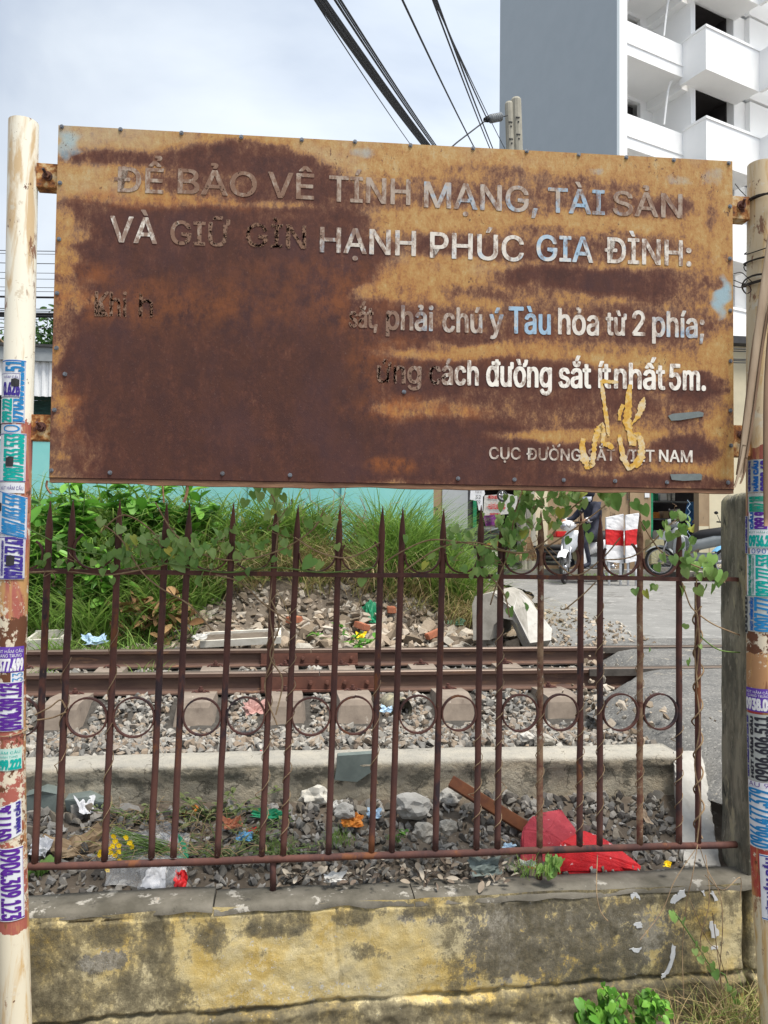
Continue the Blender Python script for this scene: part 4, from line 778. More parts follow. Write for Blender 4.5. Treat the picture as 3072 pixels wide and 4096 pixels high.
p = [PY(*q, 3.565) for q in ((1354, 3030), (1500, 3020), (1492, 3092), (1430, 3135), (1340, 3128))]; g = MB(); g.prism([Vector((v.x, 3.590, v.z)) for v in p], (0, .05, 0)); g.build('stone_slab', M['slate'], kerb)
for poly in ([(95, 3190), (170, 3165), (225, 3180), (215, 3300), (150, 3340), (95, 3320)], [(255, 3205), (345, 3190), (410, 3215), (400, 3260), (330, 3275), (262, 3250)]):
    g = MB(); ps = [PY(x, y, 3.56) for x, y in poly]; g.prism([Vector((v.x, 3.56+rnd(0, .02), v.z)) for v in ps], (.0, .09, .01)); g.build('stone_slab', M['slate'], kerb)
g = MB()      # white beam from the kerb end to the wall
pl = [PZ(2692, 3003, .83), PZ(2806, 3003, .83), PZ(2880, 3462, .50), PZ(2738, 3462, .50)]; pl = [Vector((p.x, p.y, p.z)) for p in pl]
def beam_pt(u, v): return (pl[0]*(1-u)+pl[1]*u)*(1-v)+(pl[3]*(1-u)+pl[2]*u)*v
nu, nv = 10, 40; b = []
for j in range(nv+1):
    v = j/nv; row = [beam_pt(0, v)-Vector((0, 0, .3))]+[beam_pt(i/nu, v)+Vector((0, 0, 0)) for i in range(nu+1)]+[beam_pt(1, v)-Vector((-.02, 0, .25))]
    for i, p in enumerate(row):
        e = .012 if i in (1, nu+1) else .003
        g.v.append(tuple(p+Vector((e*nz(j*.5, i, 1, 3), 0, e*.7*nz(j*.6, i, 1, 4)))))
n = nu+3; g.f = [(j*n+i, j*n+i+1, (j+1)*n+i+1, (j+1)*n+i) for j in range(nv) for i in range(n-1)]+[tuple(range(n)), tuple(nv*n+i for i in range(n-1, -1, -1))]; g.m = [0]*len(g.f)
tag(g.build('concrete_beam', M['concrete_white']), 'pale white concrete beam sloping from the kerb end down to the fence', 'beam')

# ================================================================== railway track
def rail(Yr, label, x0, x1, joints, plates):
    t = thing('rail', (.5, Yr, .81), label, 'rail')
    prof = [(-.052, 0), (-.052, .010), (-.012, .020), (-.0075, .030), (-.0075, .100), (-.031, .110), (-.033, .133), (-.028, .140), (.028, .140), (.033, .133), (.031, .110), (.0075, .100), (.0075, .030), (.012, .020), (.052, .010), (.052, 0)]
    segs = [x0]+joints+[x1]
    for a, b in zip(segs, segs[1:]):
        g = MB(); n = len(prof); m_ = 2
        xs_ = [a+.003, b-.003]
        for x in xs_: g.v += [(x, Yr+y, .81+z) for y, z in prof]
        g.f = [(k, n+k, n+(k+1) % n, (k+1) % n) for k in range(n)]+[tuple(range(n)), tuple(range(2*n-1, n-1, -1))]
        g.m = [1 if k in (7, 6, 8) else 0 for k in range(n)]+[0, 0]
        g.build('rail_steel', [M['rail'], M['railtop']], t)
    for xa, xb, bolts in plates:
        g = MB(); g.box(xa, xb, Yr-.034, Yr-.008, .81+.022, .81+.108, bev=.004); fp = g.build('fishplate', M['plate'], t)
        g = MB(); g.box(xa, xb, Yr-.060, Yr-.034, .81+.008, .81+.024, bev=.002); g.build('plate_foot', M['plate'], t)
        for bx in bolts:
            g = MB(); c_ = Vector((bx, Yr-.034, .81+.066)); g.tube([c_, c_+Vector((0, -.018, 0))], .016, 6); g.tube([c_+Vector((0, -.018, 0)), c_+Vector((0, -.034, 0))], .009, 8); g.build('bolt', M['plate'], fp)
    return t
def XY(px, py, Y): return PY(px, py, Y).x
NRY, FRY = 5.29, 6.36
jx = XY(1277, 2720, NRY); jf = XY(1244, 2620, FRY)
pN = [(XY(1043, 2730, NRY), XY(1496, 2720, NRY), [XY(x, 2730, NRY) for x in (1168, 1241, 1308, 1378, 1467)])]
pF = [(XY(1043, 2630, FRY), XY(1430, 2630, FRY), [XY(x, 2630, FRY) for x in (1155, 1211, 1270, 1342, 1404)])]
railN = rail(NRY, 'near rusty steel rail of the track, bolted at a fishplate joint', -4, 9, [jx], pN)
railF = rail(FRY, 'far rusty steel rail of the track, next to the rubble heap', -4, 9, [jf], pF)
M['groove'] = simple('flangeway_dark', (.055, .048, .042), (.09, .08, .07), 14, 1, .002)  # dark strips along the rail heads, in place of cut grooves
for t_, Yr_, xs_ in ((railN, NRY, 2.15), (railF, FRY, 2.7)):
    MB().box(xs_, 9, Yr_+.034, Yr_+.082, .90, .9485).build('flangeway', M['groove'], t_); MB().box(xs_, 9, Yr_-.050, Yr_-.034, .90, .9485).build('flangeway', M['groove'], t_)
nsx = [(-1.9, 0)]+[(XY(x, 2790, NRY-.1), 1) for x in (296, 801, 1140, 1412, 1795, 2198)]
# a sleeper: tapered prestressed concrete block, Y long
def sleeper_mesh():
    g = MB(); hw, hl = .13, .92; secs = []
    for y, wd, zt_ in ((-.92, .8, -.03), (-.90, .88, .0), (-.75, .95, .012), (-.30, .9, -.01), (0, .8, -.03), (.3, .9, -.01), (.75, .95, .012), (.90, .88, 0), (.92, .8, -.03)):
        w_ = hw*wd*1.12; b = len(g.v); e_ = -.05 if y == -.92 else (.05 if y == .92 else 0); g.v += [(-w_*1.15, y+e_*1.2, -.22), (-w_*.80, y, zt_+.012), (w_*.80, y, zt_+.012), (w_*1.15, y+e_*1.2, -.22)]
    g.f = [(4*i+k, 4*i+4+k, 4*i+4+(k+1) % 4, 4*i+(k+1) % 4) for i in range(8) for k in range(4)]+[(0, 1, 2, 3), (35, 34, 33, 32)]; g.m = [0]*len(g.f)
    o = g.build('sleeper_block', M['sleeper'], center=False); me = o.data; bpy.data.objects.remove(o); return me
def clip_mesh():
    g = MB(); g.tube([(0, 0, 0), (0, 0, .045)], .011, 8); g.tube([(0, 0, .018), (0, 0, .032)], .019, 6); g.box(-.035, .035, -.018, .02, .004, .014, bev=.002)
    for s_ in (-1, 1): g.tube([(s_*.02, .03, .004), (s_*.03, .01, .016), (s_*.05, -.005, .012), (s_*.062, -.01, -.002), (s_*.052, -.02, -.012), (s_*.038, -.018, -.004)], .0065, 6)
    o = g.build('rail_clip', M['rust'], center=False, smooth=False); me = o.data; bpy.data.objects.remove(o); return me
slm, clm = sleeper_mesh(), clip_mesh()
xl = [XY(x, 2790, NRY-.1) for x in (-130, 296, 801, 1140, 1412, 1795, 2198)]
names_ = ['first sleeper from the left, half hidden by the left pole', 'concrete sleeper under the rails behind the second fence ring from the left', 'concrete sleeper under the rails in the middle of the left half', 'concrete sleeper under the rail just left of the fishplate joint', 'concrete sleeper under the right end of the fishplate joint', 'concrete sleeper right of the joint, under the red footing timber', 'last concrete sleeper before the asphalt crossing']
for x, lb in zip(xl, names_):
    t = thing('concrete_sleeper', (x, 5.825, .6), lb, 'sleeper', 'concrete sleepers under the track')
    inst('sleeper_block', slm, t, (x, 5.825, .812), (0, 0, rnd(-.01, .01)))
    for yy, rz in ((NRY-.075, 0), (NRY+.075, math.pi), (FRY-.075, 0), (FRY+.075, math.pi)): inst('rail_clip', clm, t, (x, yy, .822), (0, 0, rz))

# ================================================================== stones
def hull_variant(n, sx_=1, sy_=1, sz_=1, k=0):
    bm = bmesh.new(); rr_ = random.Random(k)
    for i in range(n):
        v = Vector((rr_.gauss(0, 1), rr_.gauss(0, 1), rr_.gauss(0, 1))).normalized()*rr_.uniform(.8, 1.1); bm.verts.new((v.x*sx_*.5, v.y*sy_*.5, v.z*sz_*.5))
    r = bmesh.ops.convex_hull(bm, input=list(bm.verts)); bmesh.ops.delete(bm, geom=[v for v in bm.verts if not v.link_faces], context='VERTS')
    bmesh.ops.triangulate(bm, faces=list(bm.faces)); bm.verts.index_update(); bm.normal_update()
    vs = np.array([v.co[:] for v in bm.verts]); fs = np.array([[v.index for v in f.verts] for f in bm.faces]); bm.free(); return vs, fs
ST = [hull_variant(random.choice((9, 11, 13)), rnd(.85, 1.2), rnd(.7, 1), rnd(.55, .85), k) for k in range(12)]
FLAT = [hull_variant(random.choice((9, 11, 13)), rnd(1, 1.4), rnd(.7, 1.1), rnd(.3, .55), k+50) for k in range(12)]
def rotmats(n, full=True, tilt=.5):
    if full:
        q = RNG.normal(size=(n, 4)); q /= np.linalg.norm(q, axis=1)[:, None]
    else:
        a = RNG.uniform(0, 2*np.pi, n); tx = RNG.normal(0, tilt/2, n); ty = RNG.normal(0, tilt/2, n)
        q = np.stack([np.cos(a/2), tx/2*np.cos(a/2), ty/2, np.sin(a/2)], 1); q /= np.linalg.norm(q, axis=1)[:, None]
    w_, x, y, z = q.T
    return np.stack([np.stack([1-2*(y*y+z*z), 2*(x*y-w_*z), 2*(x*z+w_*y)], 1), np.stack([2*(x*y+w_*z), 1-2*(x*x+z*z), 2*(y*z-w_*x)], 1), np.stack([2*(x*z-w_*y), 2*(y*z+w_*x), 1-2*(x*x+y*y)], 1)], 1)
def raw_mesh(name, V, Fc):
    me = bpy.data.meshes.new(name); k = Fc.shape[1]
    me.vertices.add(len(V)); me.vertices.foreach_set('co', V.astype(np.float32).ravel())
    me.loops.add(Fc.size); me.loops.foreach_set('vertex_index', Fc.astype(np.int32).ravel())
    me.polygons.add(len(Fc)); me.polygons.foreach_set('loop_start', np.arange(0, Fc.size, k, dtype=np.int32)); me.update(calc_edges=True); me.shade_flat(); return me
def stuff_mesh(name, variants, P, S, mat, R=None, parent=None, label=None, cat=None):
    n = len(P); R = rotmats(n) if R is None else R; Vs = []; Fs = []; off = 0
    vi = RNG.integers(0, len(variants), n)
    for k, (vs, fs) in enumerate(variants):
        idx = np.where(vi == k)[0]
        if not len(idx): continue
        v = np.einsum('nij,vj->nvi', R[idx], vs)*S[idx][:, None, None]+P[idx][:, None, :]
        Vs.append(v.reshape(-1, 3)); Fs.append((fs[None]+(np.arange(len(idx))*len(vs))[:, None, None]+off).reshape(-1, fs.shape[1])); off += len(idx)*len(vs)
    me = raw_mesh(name, np.concatenate(Vs), np.concatenate(Fs)); me.materials.append(mat)
    o = bpy.data.objects.new(name, me); COL.objects.link(o)
    if parent: o.parent = parent; o.location = -wloc(parent)
    return tag(o, label, cat, kind='stuff')
def var_meshes(name, variants, mat):
    out = []
    for vs, fs in variants:
        me = raw_mesh(name, vs, fs); me.materials.append(mat); out.append(me)
    return out
def spread(x0, x1, y0, y1, dens, cond=None):
    n = int((x1-x0)*(y1-y0)*dens); x = RNG.uniform(x0, x1, n); y = RNG.uniform(y0, y1, n)
    P = [(a, b, H(a, b)) for a, b in zip(x, y) if (cond is None or cond(a, b))]; return np.array(P)
def onroad(a, b, m_=.0): return a > road_left(b)+m_
g = MB()
bx = [-2.6+.1*i for i in range(52)]; by = [3.8+.08*i for i in range(43)]
g.v = [(x, y, H(x, y)+.004) for y in by for x in bx]; n = len(bx); g.f = [(j*n+i, j*n+i+1, (j+1)*n+i+1, (j+1)*n+i) for j in range(len(by)-1) for i in range(n-1)]; g.m = [0]*len(g.f)
M['bedfloor'] = simple('ballast_fines', (.085, .078, .068), (.045, .04, .035), 30, 1, .02)
bed = tag(g.build('ballast_bed', M['bedfloor']), kind='structure')
def clear(a, b):
    if onroad(a, b, .12): return False
    if abs(b-NRY) < .06 or abs(b-FRY) < .06: return False
    for x in xl:
        if abs(a-x) < .17 and b > 4.74: return False
    return True
P = spread(-2.5, 2.5, 3.82, 5.24, 800, clear); P = np.concatenate([P, spread(-2.5, 2.5, 4.3, 5.24, 520, clear)]); P2 = spread(-2.6, 2.6, 5.33, 6.32, 480, clear); P3 = spread(-2.8, 2.6, 6.4, 7.3, 330, clear)
near = P[np.argsort(P[:, 1]+RNG.uniform(0, .6, len(P)))]; big = near[:300]; rest = near[300:]
stm = var_meshes('ballast_stone', ST, M['stone'])
for p in big:
    s_ = rnd(.036, .066); inst('ballast_stone', random.choice(stm), bed, (p[0], p[1], p[2]+s_*.28), (rnd(0, 6), rnd(0, 6), rnd(0, 6)), s_)
def sized(P, a, b, up=.25):
    S = RNG.uniform(a, b, len(P))*RNG.choice([1, 1, 1.25, .75], len(P)); P = P.copy(); P[:, 2] += S*up; return P, S
Q, S = sized(rest, .030, .060, .3); stuff_mesh('ballast_gravel', ST, Q, S, M['stone'], parent=bed)
Q, S = sized(np.concatenate([P2, P3]), .04, .07, .05); stuff_mesh('ballast_gravel', ST, Q, S, M['stone'], parent=bed)
# debris strip between kerb and wall
trench = tag(MB().box(-2.4, 2.0, 3.05, 3.60, .40, .455).build('debris_floor', M['dirt']), kind='structure')
P = spread(-1.7, 1.78, 3.06, 3.56, 1500, lambda a, b: True); idx = np.argsort(-P[:, 1]); P = P[idx]
dark = M['debris']; dbm = var_meshes('debris_stone', ST+FLAT, M['debris'])
for p in P[:300:1]:
    s_ = rnd(.03, .085); inst('debris_stone', random.choice(dbm), trench, (p[0], p[1], p[2]+s_*.2), (rnd(0, 6), rnd(0, 6), rnd(0, 6)), s_)
Q, S = sized(P[300:], .018, .052, .25); stuff_mesh('debris_gravel', ST+FLAT, Q, S, M['debris'], parent=trench)
# rubble heap beyond the far rail
heap = thing('rubble_heap', (.3, 7.6, .85), 'heap of broken concrete and brick rubble spilling toward the far rail', 'rubble')
def inheap(a, b): return b > 7.1-.1*nz(a, 0, 1) and b < 8.4+.2*nz(a, b, 2) and not (a < -.9 and RNG.random() < .6)
P = spread(-2.2, 2.5, 6.95, 8.5, 330, inheap); hm = var_meshes('rubble_piece', FLAT+ST[:5], M['rubble'])
P = P[np.argsort(P[:, 1])]; RNG.shuffle(P[:900])
for p in P[:300]:
    s_ = rnd(.06, .20)*(1.25 if p[0] > -.2 else .8); inst('rubble_piece', random.choice(hm), heap, (p[0], p[1], p[2]+s_*.12), (rnd(-.6, .6), rnd(-.6, .6), rnd(0, 6)), s_)
Q, S = sized(P[300:], .03, .12, .15); stuff_mesh('rubble_gravel', FLAT+ST, Q, S, M['rubble'], parent=heap)
for (px, py, s_) in ((1063, 3010, 0),): pass
for (x, y) in ((.1, 7.7), (1.1, 7.9), (-.5, 7.4), (1.45, 7.35), (.75, 7.5)):
    inst('brick_piece', MB().box(-.09, .09, -.05, .05, -.03, .03, bev=.006).build('brick_piece', M['brick'], heap).data, heap, (x, y, H(x, y)+.06), (rnd(-.4, .4), rnd(-.4, .4), rnd(0, 3)), .8) if False else None
    o = MB().box(-.08, .08, -.045, .045, -.03, .03, bev=.006).build('brick_piece', M['brick'], heap); o.location = Vector((x, y, H(x, y)+.06))-wloc(heap); o.rotation_euler = (rnd(-.4, .4), rnd(-.4, .4), rnd(0, 3))
# loose stones and crumbs on the edge of the crossing
P = spread(1.7, 3.6, 3.7, 9.5, 150, lambda a, b: -.25 < a-road_left(b) < .35+.5*(b > 6.6) and abs(b-NRY) > .06 and abs(b-FRY) > .06 and RNG.random() < (.9 if b > 6.6 or b < 4.4 else (.5 if a-road_left(b) < .1 else .0)))
P[:, 2] = [max(p[2], road_z(p[1])-.06*max(0, 1-(p[0]-road_left(p[1]))/.3)) for p in P]; Q, S = sized(P, .015, .07, .1); stuff_mesh('road_edge_crumbs', FLAT+ST, Q, S, M['rubble'], label='loose stones and crumbs scattered along the broken road edge', cat='stones')

# ================================================================== background: turquoise compound, far building, tree
def wallbox(name, x0, x1, Y, z0, z1, mat, parent, th=.12): return MB().box(x0, x1, Y, Y+th, z0, z1).build(name, mat, parent)
tz = PY(250, 1763, 10.2).z; txr = PY(1735, 2000, 10.2).x
t = thing('turquoise_fence', (-1, 10.2, 1), 'turquoise sheet metal boundary fence behind the overgrown bank', 'fence')
x = txr; k = 0
while x > -9:
    x0 = x-1.22; g = MB(); g.box(x0+.004, x-.004, 10.2+(.012 if k % 2 else 0), 10.215+(.012 if k % 2 else 0), .8, tz); g.build('sheet_panel', M['turq'], t)
    g = MB(); g.box(x0-.03, x0+.03, 10.17, 10.2, .8, tz-.03); g.build('fence_post', M['turq'], t); x = x0; k += 1
wallbox('top_rail', x, txr, 10.19, tz, tz+.035, M['corr'], t, .05)
# shed behind with corrugated awning
sh = thing('corrugated_shed', (-5, 13.5, 1), 'teal boarded shed with white corrugated metal awning and grey beam behind the turquoise fence', 'shed')
Ys = 13.6; zA = PY(170, 1585, Ys-.9).z; zB = PY(170, 1447, Ys-.9).z; zC = PY(170, 1392, Ys-.9).z
xr = PY(1150, 1500, Ys).x
g = MB(); pts = []; x = -12; i = 0
while x < xr:
    for dx, dy in ((0, 0), (.03, .0), (.055, .035), (.085, .035)): pts.append((x+dx, Ys-.9+dy))
    x += .11
g.v = [(a, b, z) for z in (zA, zB) for a, b in pts]; n = len(pts); g.f = [(i, i+1, n+i+1, n+i) for i in range(n-1)]; g.m = [0]*len(g.f); g.build('corrugated_sheet', M['corr'], sh)
MB().box(-12, xr, Ys-.96, Ys-.8, zB, zC).build('beam', M['greymetal'], sh); MB().box(-12, xr, Ys-1.0, Ys+3, zC, zC+.04).build('roof', M['darkmetal'], sh)
for k in range(6):
    z_ = zB-.05-k*.42; wallbox('board', -12, xr, Ys+.006*(k % 2), z_-.41, z_, M['teal'], sh, .05)
# tree
def leafmesh(name, mat, L=1, W=.5, fold=.18, droop=.12, tip=.9):
    g = MB(); n = 5; vs = []
    for i in range(n+1):
        t_ = i/n; w_ = W*.5*math.sin(math.pi*min(1, t_*tip+.03))**.8; y = t_*L; z = -droop*t_*t_
        vs += [(-w_, y, z+w_*fold*2), (0, y, z), (w_, y, z+w_*fold*2)]
    fs = [(3*i+k, 3*i+k+1, 3*i+k+4, 3*i+k+3) for i in range(n) for k in (0, 1)]; return np.array(vs), np.array(fs)
OV = [leafmesh('leaf', None, 1, w_, f, d) for w_, f, d in ((.42, .2, .1), (.5, .1, .25), (.36, .25, .3), (.46, .15, -.05))]
tr = thing('tree', (-6.2, 19, 1), 'small dark green tree rising above the shed roof beside the left pole', 'tree')
tp = PY(172, 1262, 19); cx = tp.x
g = MB(); g.tube([(cx+.1, 19, .8), (cx, 19, 3), (cx+.1, 19, 5), (cx, 19, tp.z-.8)], [.16, .13, .09, .04], 8)
g.build('trunk', M['vine'], tr)
for k in range(5):
    a = rnd(0, 6.28); z = 3.6+k*.5; MB().tube([(cx, 19, z), (cx+math.cos(a)*.6, 19+math.sin(a)*.6, z+.5), (cx+math.cos(a)*1.1, 19+math.sin(a)*1.1, z+1)], [.06, .04, .02], 6).build('branch', M['vine'], tr)
cl = [Vector((cx+rnd(-1.1, 1.3), 19+rnd(-.9, .9), rnd(4.2, tp.z-.45))) for _ in range(26)]+[Vector((cx+.1, 19, tp.z-.35)), Vector((cx-.15, 19, tp.z-.6)), Vector((cx+.5, 19, tp.z-.75))]
P = np.array([np.array(random.choice(cl))+RNG.normal(0, .24, 3) for _ in range(3600)]); S = RNG.uniform(.09, .2, len(P)); M['treeleaf'] = varied('tree_leaf', [(.045, .11, .02), (.07, .17, .03), (.03, .075, .015)], .6, 8, .2, 0, trans=.2)
stuff_mesh('crown', OV, P, S, M['treeleaf'], parent=tr)
# thin cables far left
ORD = ['topmost', 'second', 'third', 'fourth', 'fifth', 'sixth', 'seventh', 'eighth', 'ninth', 'tenth', 'eleventh', 'twelfth', 'thirteenth', 'fourteenth', 'fifteenth']
for i, (y, r) in enumerate([(1000, .008), (1012, .006), (1050, .008), (1088, .006), (1112, .006), (1146, .006), (1162, .006), (1185, .022), (1232, .009), (1240, .009), (1252, .035), (1261, .03), (1275, .008), (1308, .009), (1335, .008)]):
    a = PY(-200, y-3, 17); b = PY(420, y+7, 17); tag(MB().tube([a, (a+b)/2-Vector((0, 0, .01)), b], r, 6).build('cable', M['cable']), f'{ORD[i]} cable from the top in the gap between the left pole and the sign', 'cable', 'overhead cables left of the sign')

# ================================================================== white tower block (local s along facade, q into the building, z up)
cyw, syw = math.cos(-yaw), math.sin(-yaw)
def c2w(X, D): return Vector((X*cyw-D*syw, X*syw+D*cyw, 0))
O = c2w(7.66, 25.0); uD = c2w(math.sin(math.radians(62)), math.cos(math.radians(62))); nD = c2w(-.469, .883)   # nD goes into the building
TM = Matrix(((uD.x, nD.x, 0, O.x), (uD.y, nD.y, 0, O.y), (0, 0, 1, 0), (0, 0, 0, 1)))
tw = thing('white_tower_block', (O.x, O.y, 1), 'unfinished white multi storey apartment block with open balconies and a plain grey side wall', 'building')
def tb(name, s0, s1, q0, q1, z0, z1, mat='white', parent=tw, bev=0):
    return MB().box(s0, s1, q0, q1, z0, z1, T=TM, bev=bev).build(name, M[mat], parent)
SH_ = 3.17; ZT = 19.31; ztop = 34
tb('side_wall', -.12, 0, .0, 6.48, 1, ztop, 'greywall'); tb('corner_wall', 0, .347, 0, 6.48, 1, ztop, 'white')
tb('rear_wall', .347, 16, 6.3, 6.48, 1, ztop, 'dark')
for k in range(-6, 6):
    z = ZT+SH_*k      # parapet top of this level
    zb = z-1.16
    if z < 1.5: continue
    tb('parapet', .347, 2.98, .0, .14, zb, z); tb('moulding', .347, 2.98, -.03, .0, z-.78, z-.72)
    tb('floor_slab', .347, 16, .14, 6.3, zb+.02, zb+.16, 'white')
    # recess back wall with a window opening
    zo = z-.92; zc_ = z-1.16+SH_      # floor and ceiling of the room above
    rb = tb('recess_wall', .347, 1.75, 1.74, 1.9, zb+.16, zb+SH_+.02)
    tb('recess_wall', 2.78, 3.41, 1.74, 1.9, zb+.16, zb+SH_+.02); tb('recess_wall', 1.75, 2.78, 1.74, 1.9, zb+.16, z-.35)
    tb('recess_wall', 1.75, 2.78, 1.74, 1.9, zb+SH_-.10, zb+SH_+.02); tb('window_shadow', 1.75, 2.78, 2.1, 2.15, z-.35, zb+SH_-.10, 'dark')  # dark panel stands in for the shade behind the window hole
    tb('party_wall', 3.41, 3.64, .0, 6.3, zb+.16, zb+SH_+.02); tb('soffit_beam', 3.1, 3.41, .14, 1.74, zb+SH_-.3, zb+SH_+.02)
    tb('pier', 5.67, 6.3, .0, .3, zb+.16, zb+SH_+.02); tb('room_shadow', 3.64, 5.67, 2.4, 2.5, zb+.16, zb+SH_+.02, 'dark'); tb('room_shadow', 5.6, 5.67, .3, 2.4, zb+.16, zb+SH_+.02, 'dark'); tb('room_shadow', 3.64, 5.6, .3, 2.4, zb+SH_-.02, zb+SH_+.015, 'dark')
    tb('lintel', 3.64, 5.67, 0, .2, zb+SH_-.03, zb+SH_+.02)
    tb('balcony_front', 2.98, 5.74, -.987, -.85, z-1.39, z+.07); tb('balcony_side', 2.98, 3.12, -.85, 0.139, z-1.39, z+.069)
    tb('balcony_coping', 2.95, 5.77, -1.02, -.82, z+.07, z+.16); tb('balcony_coping', 2.95, 3.15, -.82, .0, z+.071, z+.159); tb('balcony_floor', 3.12, 5.74, -.85, .0, z-1.38, z-1.2)
    tb('bay_front', 5.74, 14, -2.1, -1.95, z-1.39, z+.07); tb('bay_side', 5.74, 5.88, -1.95, -.99, z-1.39, z+.069); tb('bay_coping', 5.71, 14, -2.13, -1.92, z+.07, z+.16); tb('bay_wall', 6.3, 14, -.2, 0, zb+.1, zb+SH_-.01)
for k, (s_, z) in enumerate(((2.75, ZT-1.2), (2.75, ZT+SH_-1.2))):
    P0 = TM@Vector((s_, .25, z)); L_ = [P0, P0+Vector((-.12, 0, -.25)), P0+Vector((-.22, 0, -.9)), P0+Vector((-.30, 0, -1.6))]
    MB().tube(smooth_path(L_, 5), .035, 8).build('hanging_pipe', M['white'], tw)
# ================================================================== shop building
SY = 15.0
shop = thing('shop_building', (6, SY, 1.3), 'old ochre and grey shop front with dark open doorways across the road', 'building')
X = lambda px, Y=SY: PY(px, 2150, Y).x
def sw(name, pa, pb, ya, yb, mat, Y=SY, th=.2):
    za = PY((pa+pb)/2, ya, Y).z if ya is not None else 6.0; zb = PY((pa+pb)/2, yb, Y).z if yb is not None else 1.3
    return MB().box(X(pa, Y), X(pb, Y), Y, Y+th, min(za, zb), max(za, zb)).build(name, M[mat], shop)
sw('wall_panel', 1700, 1768, None, None, 'ocher'); sw('wall_panel', 1768, 1870, None, None, 'shopgrey', SY-.02); sw('pier', 1870, 1892, None, None, 'darkmetal')
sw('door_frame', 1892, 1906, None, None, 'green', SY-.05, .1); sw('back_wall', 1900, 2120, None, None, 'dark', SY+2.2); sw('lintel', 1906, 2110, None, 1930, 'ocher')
sw('wall_panel', 2100, 2190, None, None, 'cream'); sw('wall_panel', 2190, 2520, None, None, 'ocher'); sw('pier', 2520, 2604, None, None, 'ocher', SY-.04)
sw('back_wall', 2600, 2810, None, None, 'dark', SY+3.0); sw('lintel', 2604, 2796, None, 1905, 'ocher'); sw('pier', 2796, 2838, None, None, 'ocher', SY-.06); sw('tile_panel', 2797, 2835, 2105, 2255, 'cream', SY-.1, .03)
sw('wall_panel', 2838, 3400, None, None, 'cream'); MB().box(X(1700), X(3500), SY-.25, SY+3, 6.0, 6.15).build('roof', M['darkmetal'], shop)
sw('door_frame', 2604, 2612, 1905, None, 'green', SY-.02, .1)
zb_ = PY(2900, 1330, SY).z
for k, y in enumerate((1395, 1404, 1436, 1442, 1450)):
    a = PY(2700, y-6, SY-.4); b = PY(3300, y+10, SY-.4); tag(MB().tube([a, b], .012, 6).build('cable', M['cable']), f'{ORD[k]} black cable from the top strung along the cream wall behind the right pole', 'cable', 'cables along the cream wall')
g = MB(); 
for y0, y1 in ((1950, 2000),): 
    for (xa, ya, xb, yb_) in ((2508, 1958, 2545, 1958), (2508, 1958, 2510, 2000), (2545, 1958, 2546, 1998), (2508, 2000, 2546, 1998)): g.tube([PY(xa, ya, SY-.02), PY(xb, yb_, SY-.02)], .008, 4)
g.build('wall_bracket', M['darkmetal'], shop)
# shelf with goods inside the right doorway
shf = thing('shop_shelf', (9, SY+2.6, 1.3), 'shelf of boxes and parts inside the dark right doorway', 'shelf')
for y in (2005, 2075, 2150, 2215): a = PY(2605, y, SY+2.5); b = PY(2790, y, SY+2.5); MB().box(a.x, b.x, SY+2.3, SY+2.8, a.z-.02, a.z).build('shelf_board', M['greymetal'], shf)
for px, py, w_, h_, mt in ((2620, 2003, 22, 30, 'green'), (2650, 2003, 30, 36, 'corr'), (2672, 2003, 14, 34, 'paper'), (2690, 2003, 14, 34, 'paper'), (2620, 2073, 34, 26, 'orange'), (2660, 2073, 26, 30, 'ocher'), (2690, 2073, 24, 28, 'brick'), (2630, 2148, 30, 22, 'paper'), (2670, 2148, 40, 30, 'greymetal'), (2710, 2073, 16, 40, 'paper'), (2640, 2213, 50, 30, 'darkmetal'), (2700, 2213, 26, 40, 'jerry')):
    a = PY(px, py, SY+2.4); tag(MB().box(a.x-w_*.0028, a.x+w_*.0028, SY+2.35, SY+2.6, a.z+.001, a.z+h_*.0056, bev=.005).build('boxed_goods', M[mt]), f'{ {"corr": "white", "paper": "off-white", "ocher": "tan", "brick": "brick red", "greymetal": "grey", "darkmetal": "black", "jerry": "yellowish"}.get(mt, mt)} box on the {dict([(2003, "top"), (2073, "second"), (2148, "third"), (2213, "lowest")])[py]} shelf in the dark right doorway, {"at the left end" if px < 2640 else ("in the middle" if px < 2680 else "at the right end")}', 'box', 'boxes on the shop shelf')
# hanging coiled wires (blue spiral) and red-white notice
g = MB(); g.tube([PY(2755+(6 if q % 2 else -6), 2000+q*16, SY-.1) for q in range(16)], .007, 5); tag(g.build('coiled_cord', M['bluepale']), 'pale blue coiled cord hanging beside the man in the doorway', 'cord')
g = MB(); g.tube([PY(2432+(10 if q % 2 else -10), 1958+q*9, SY-.1) for q in range(6)], .012, 5); tag(g.build('coiled_cord', M['orange']), 'orange coiled hose hanging on the ochre wall behind the rider', 'hose')
a = PY(2580, 1970, SY-.06); tag(MB().box(a.x, a.x+.10, SY-.055, SY-.045, a.z-.1, a.z).build('wall_notice', M['cloth']), 'small white notice with red marks on the ochre pier', 'notice')
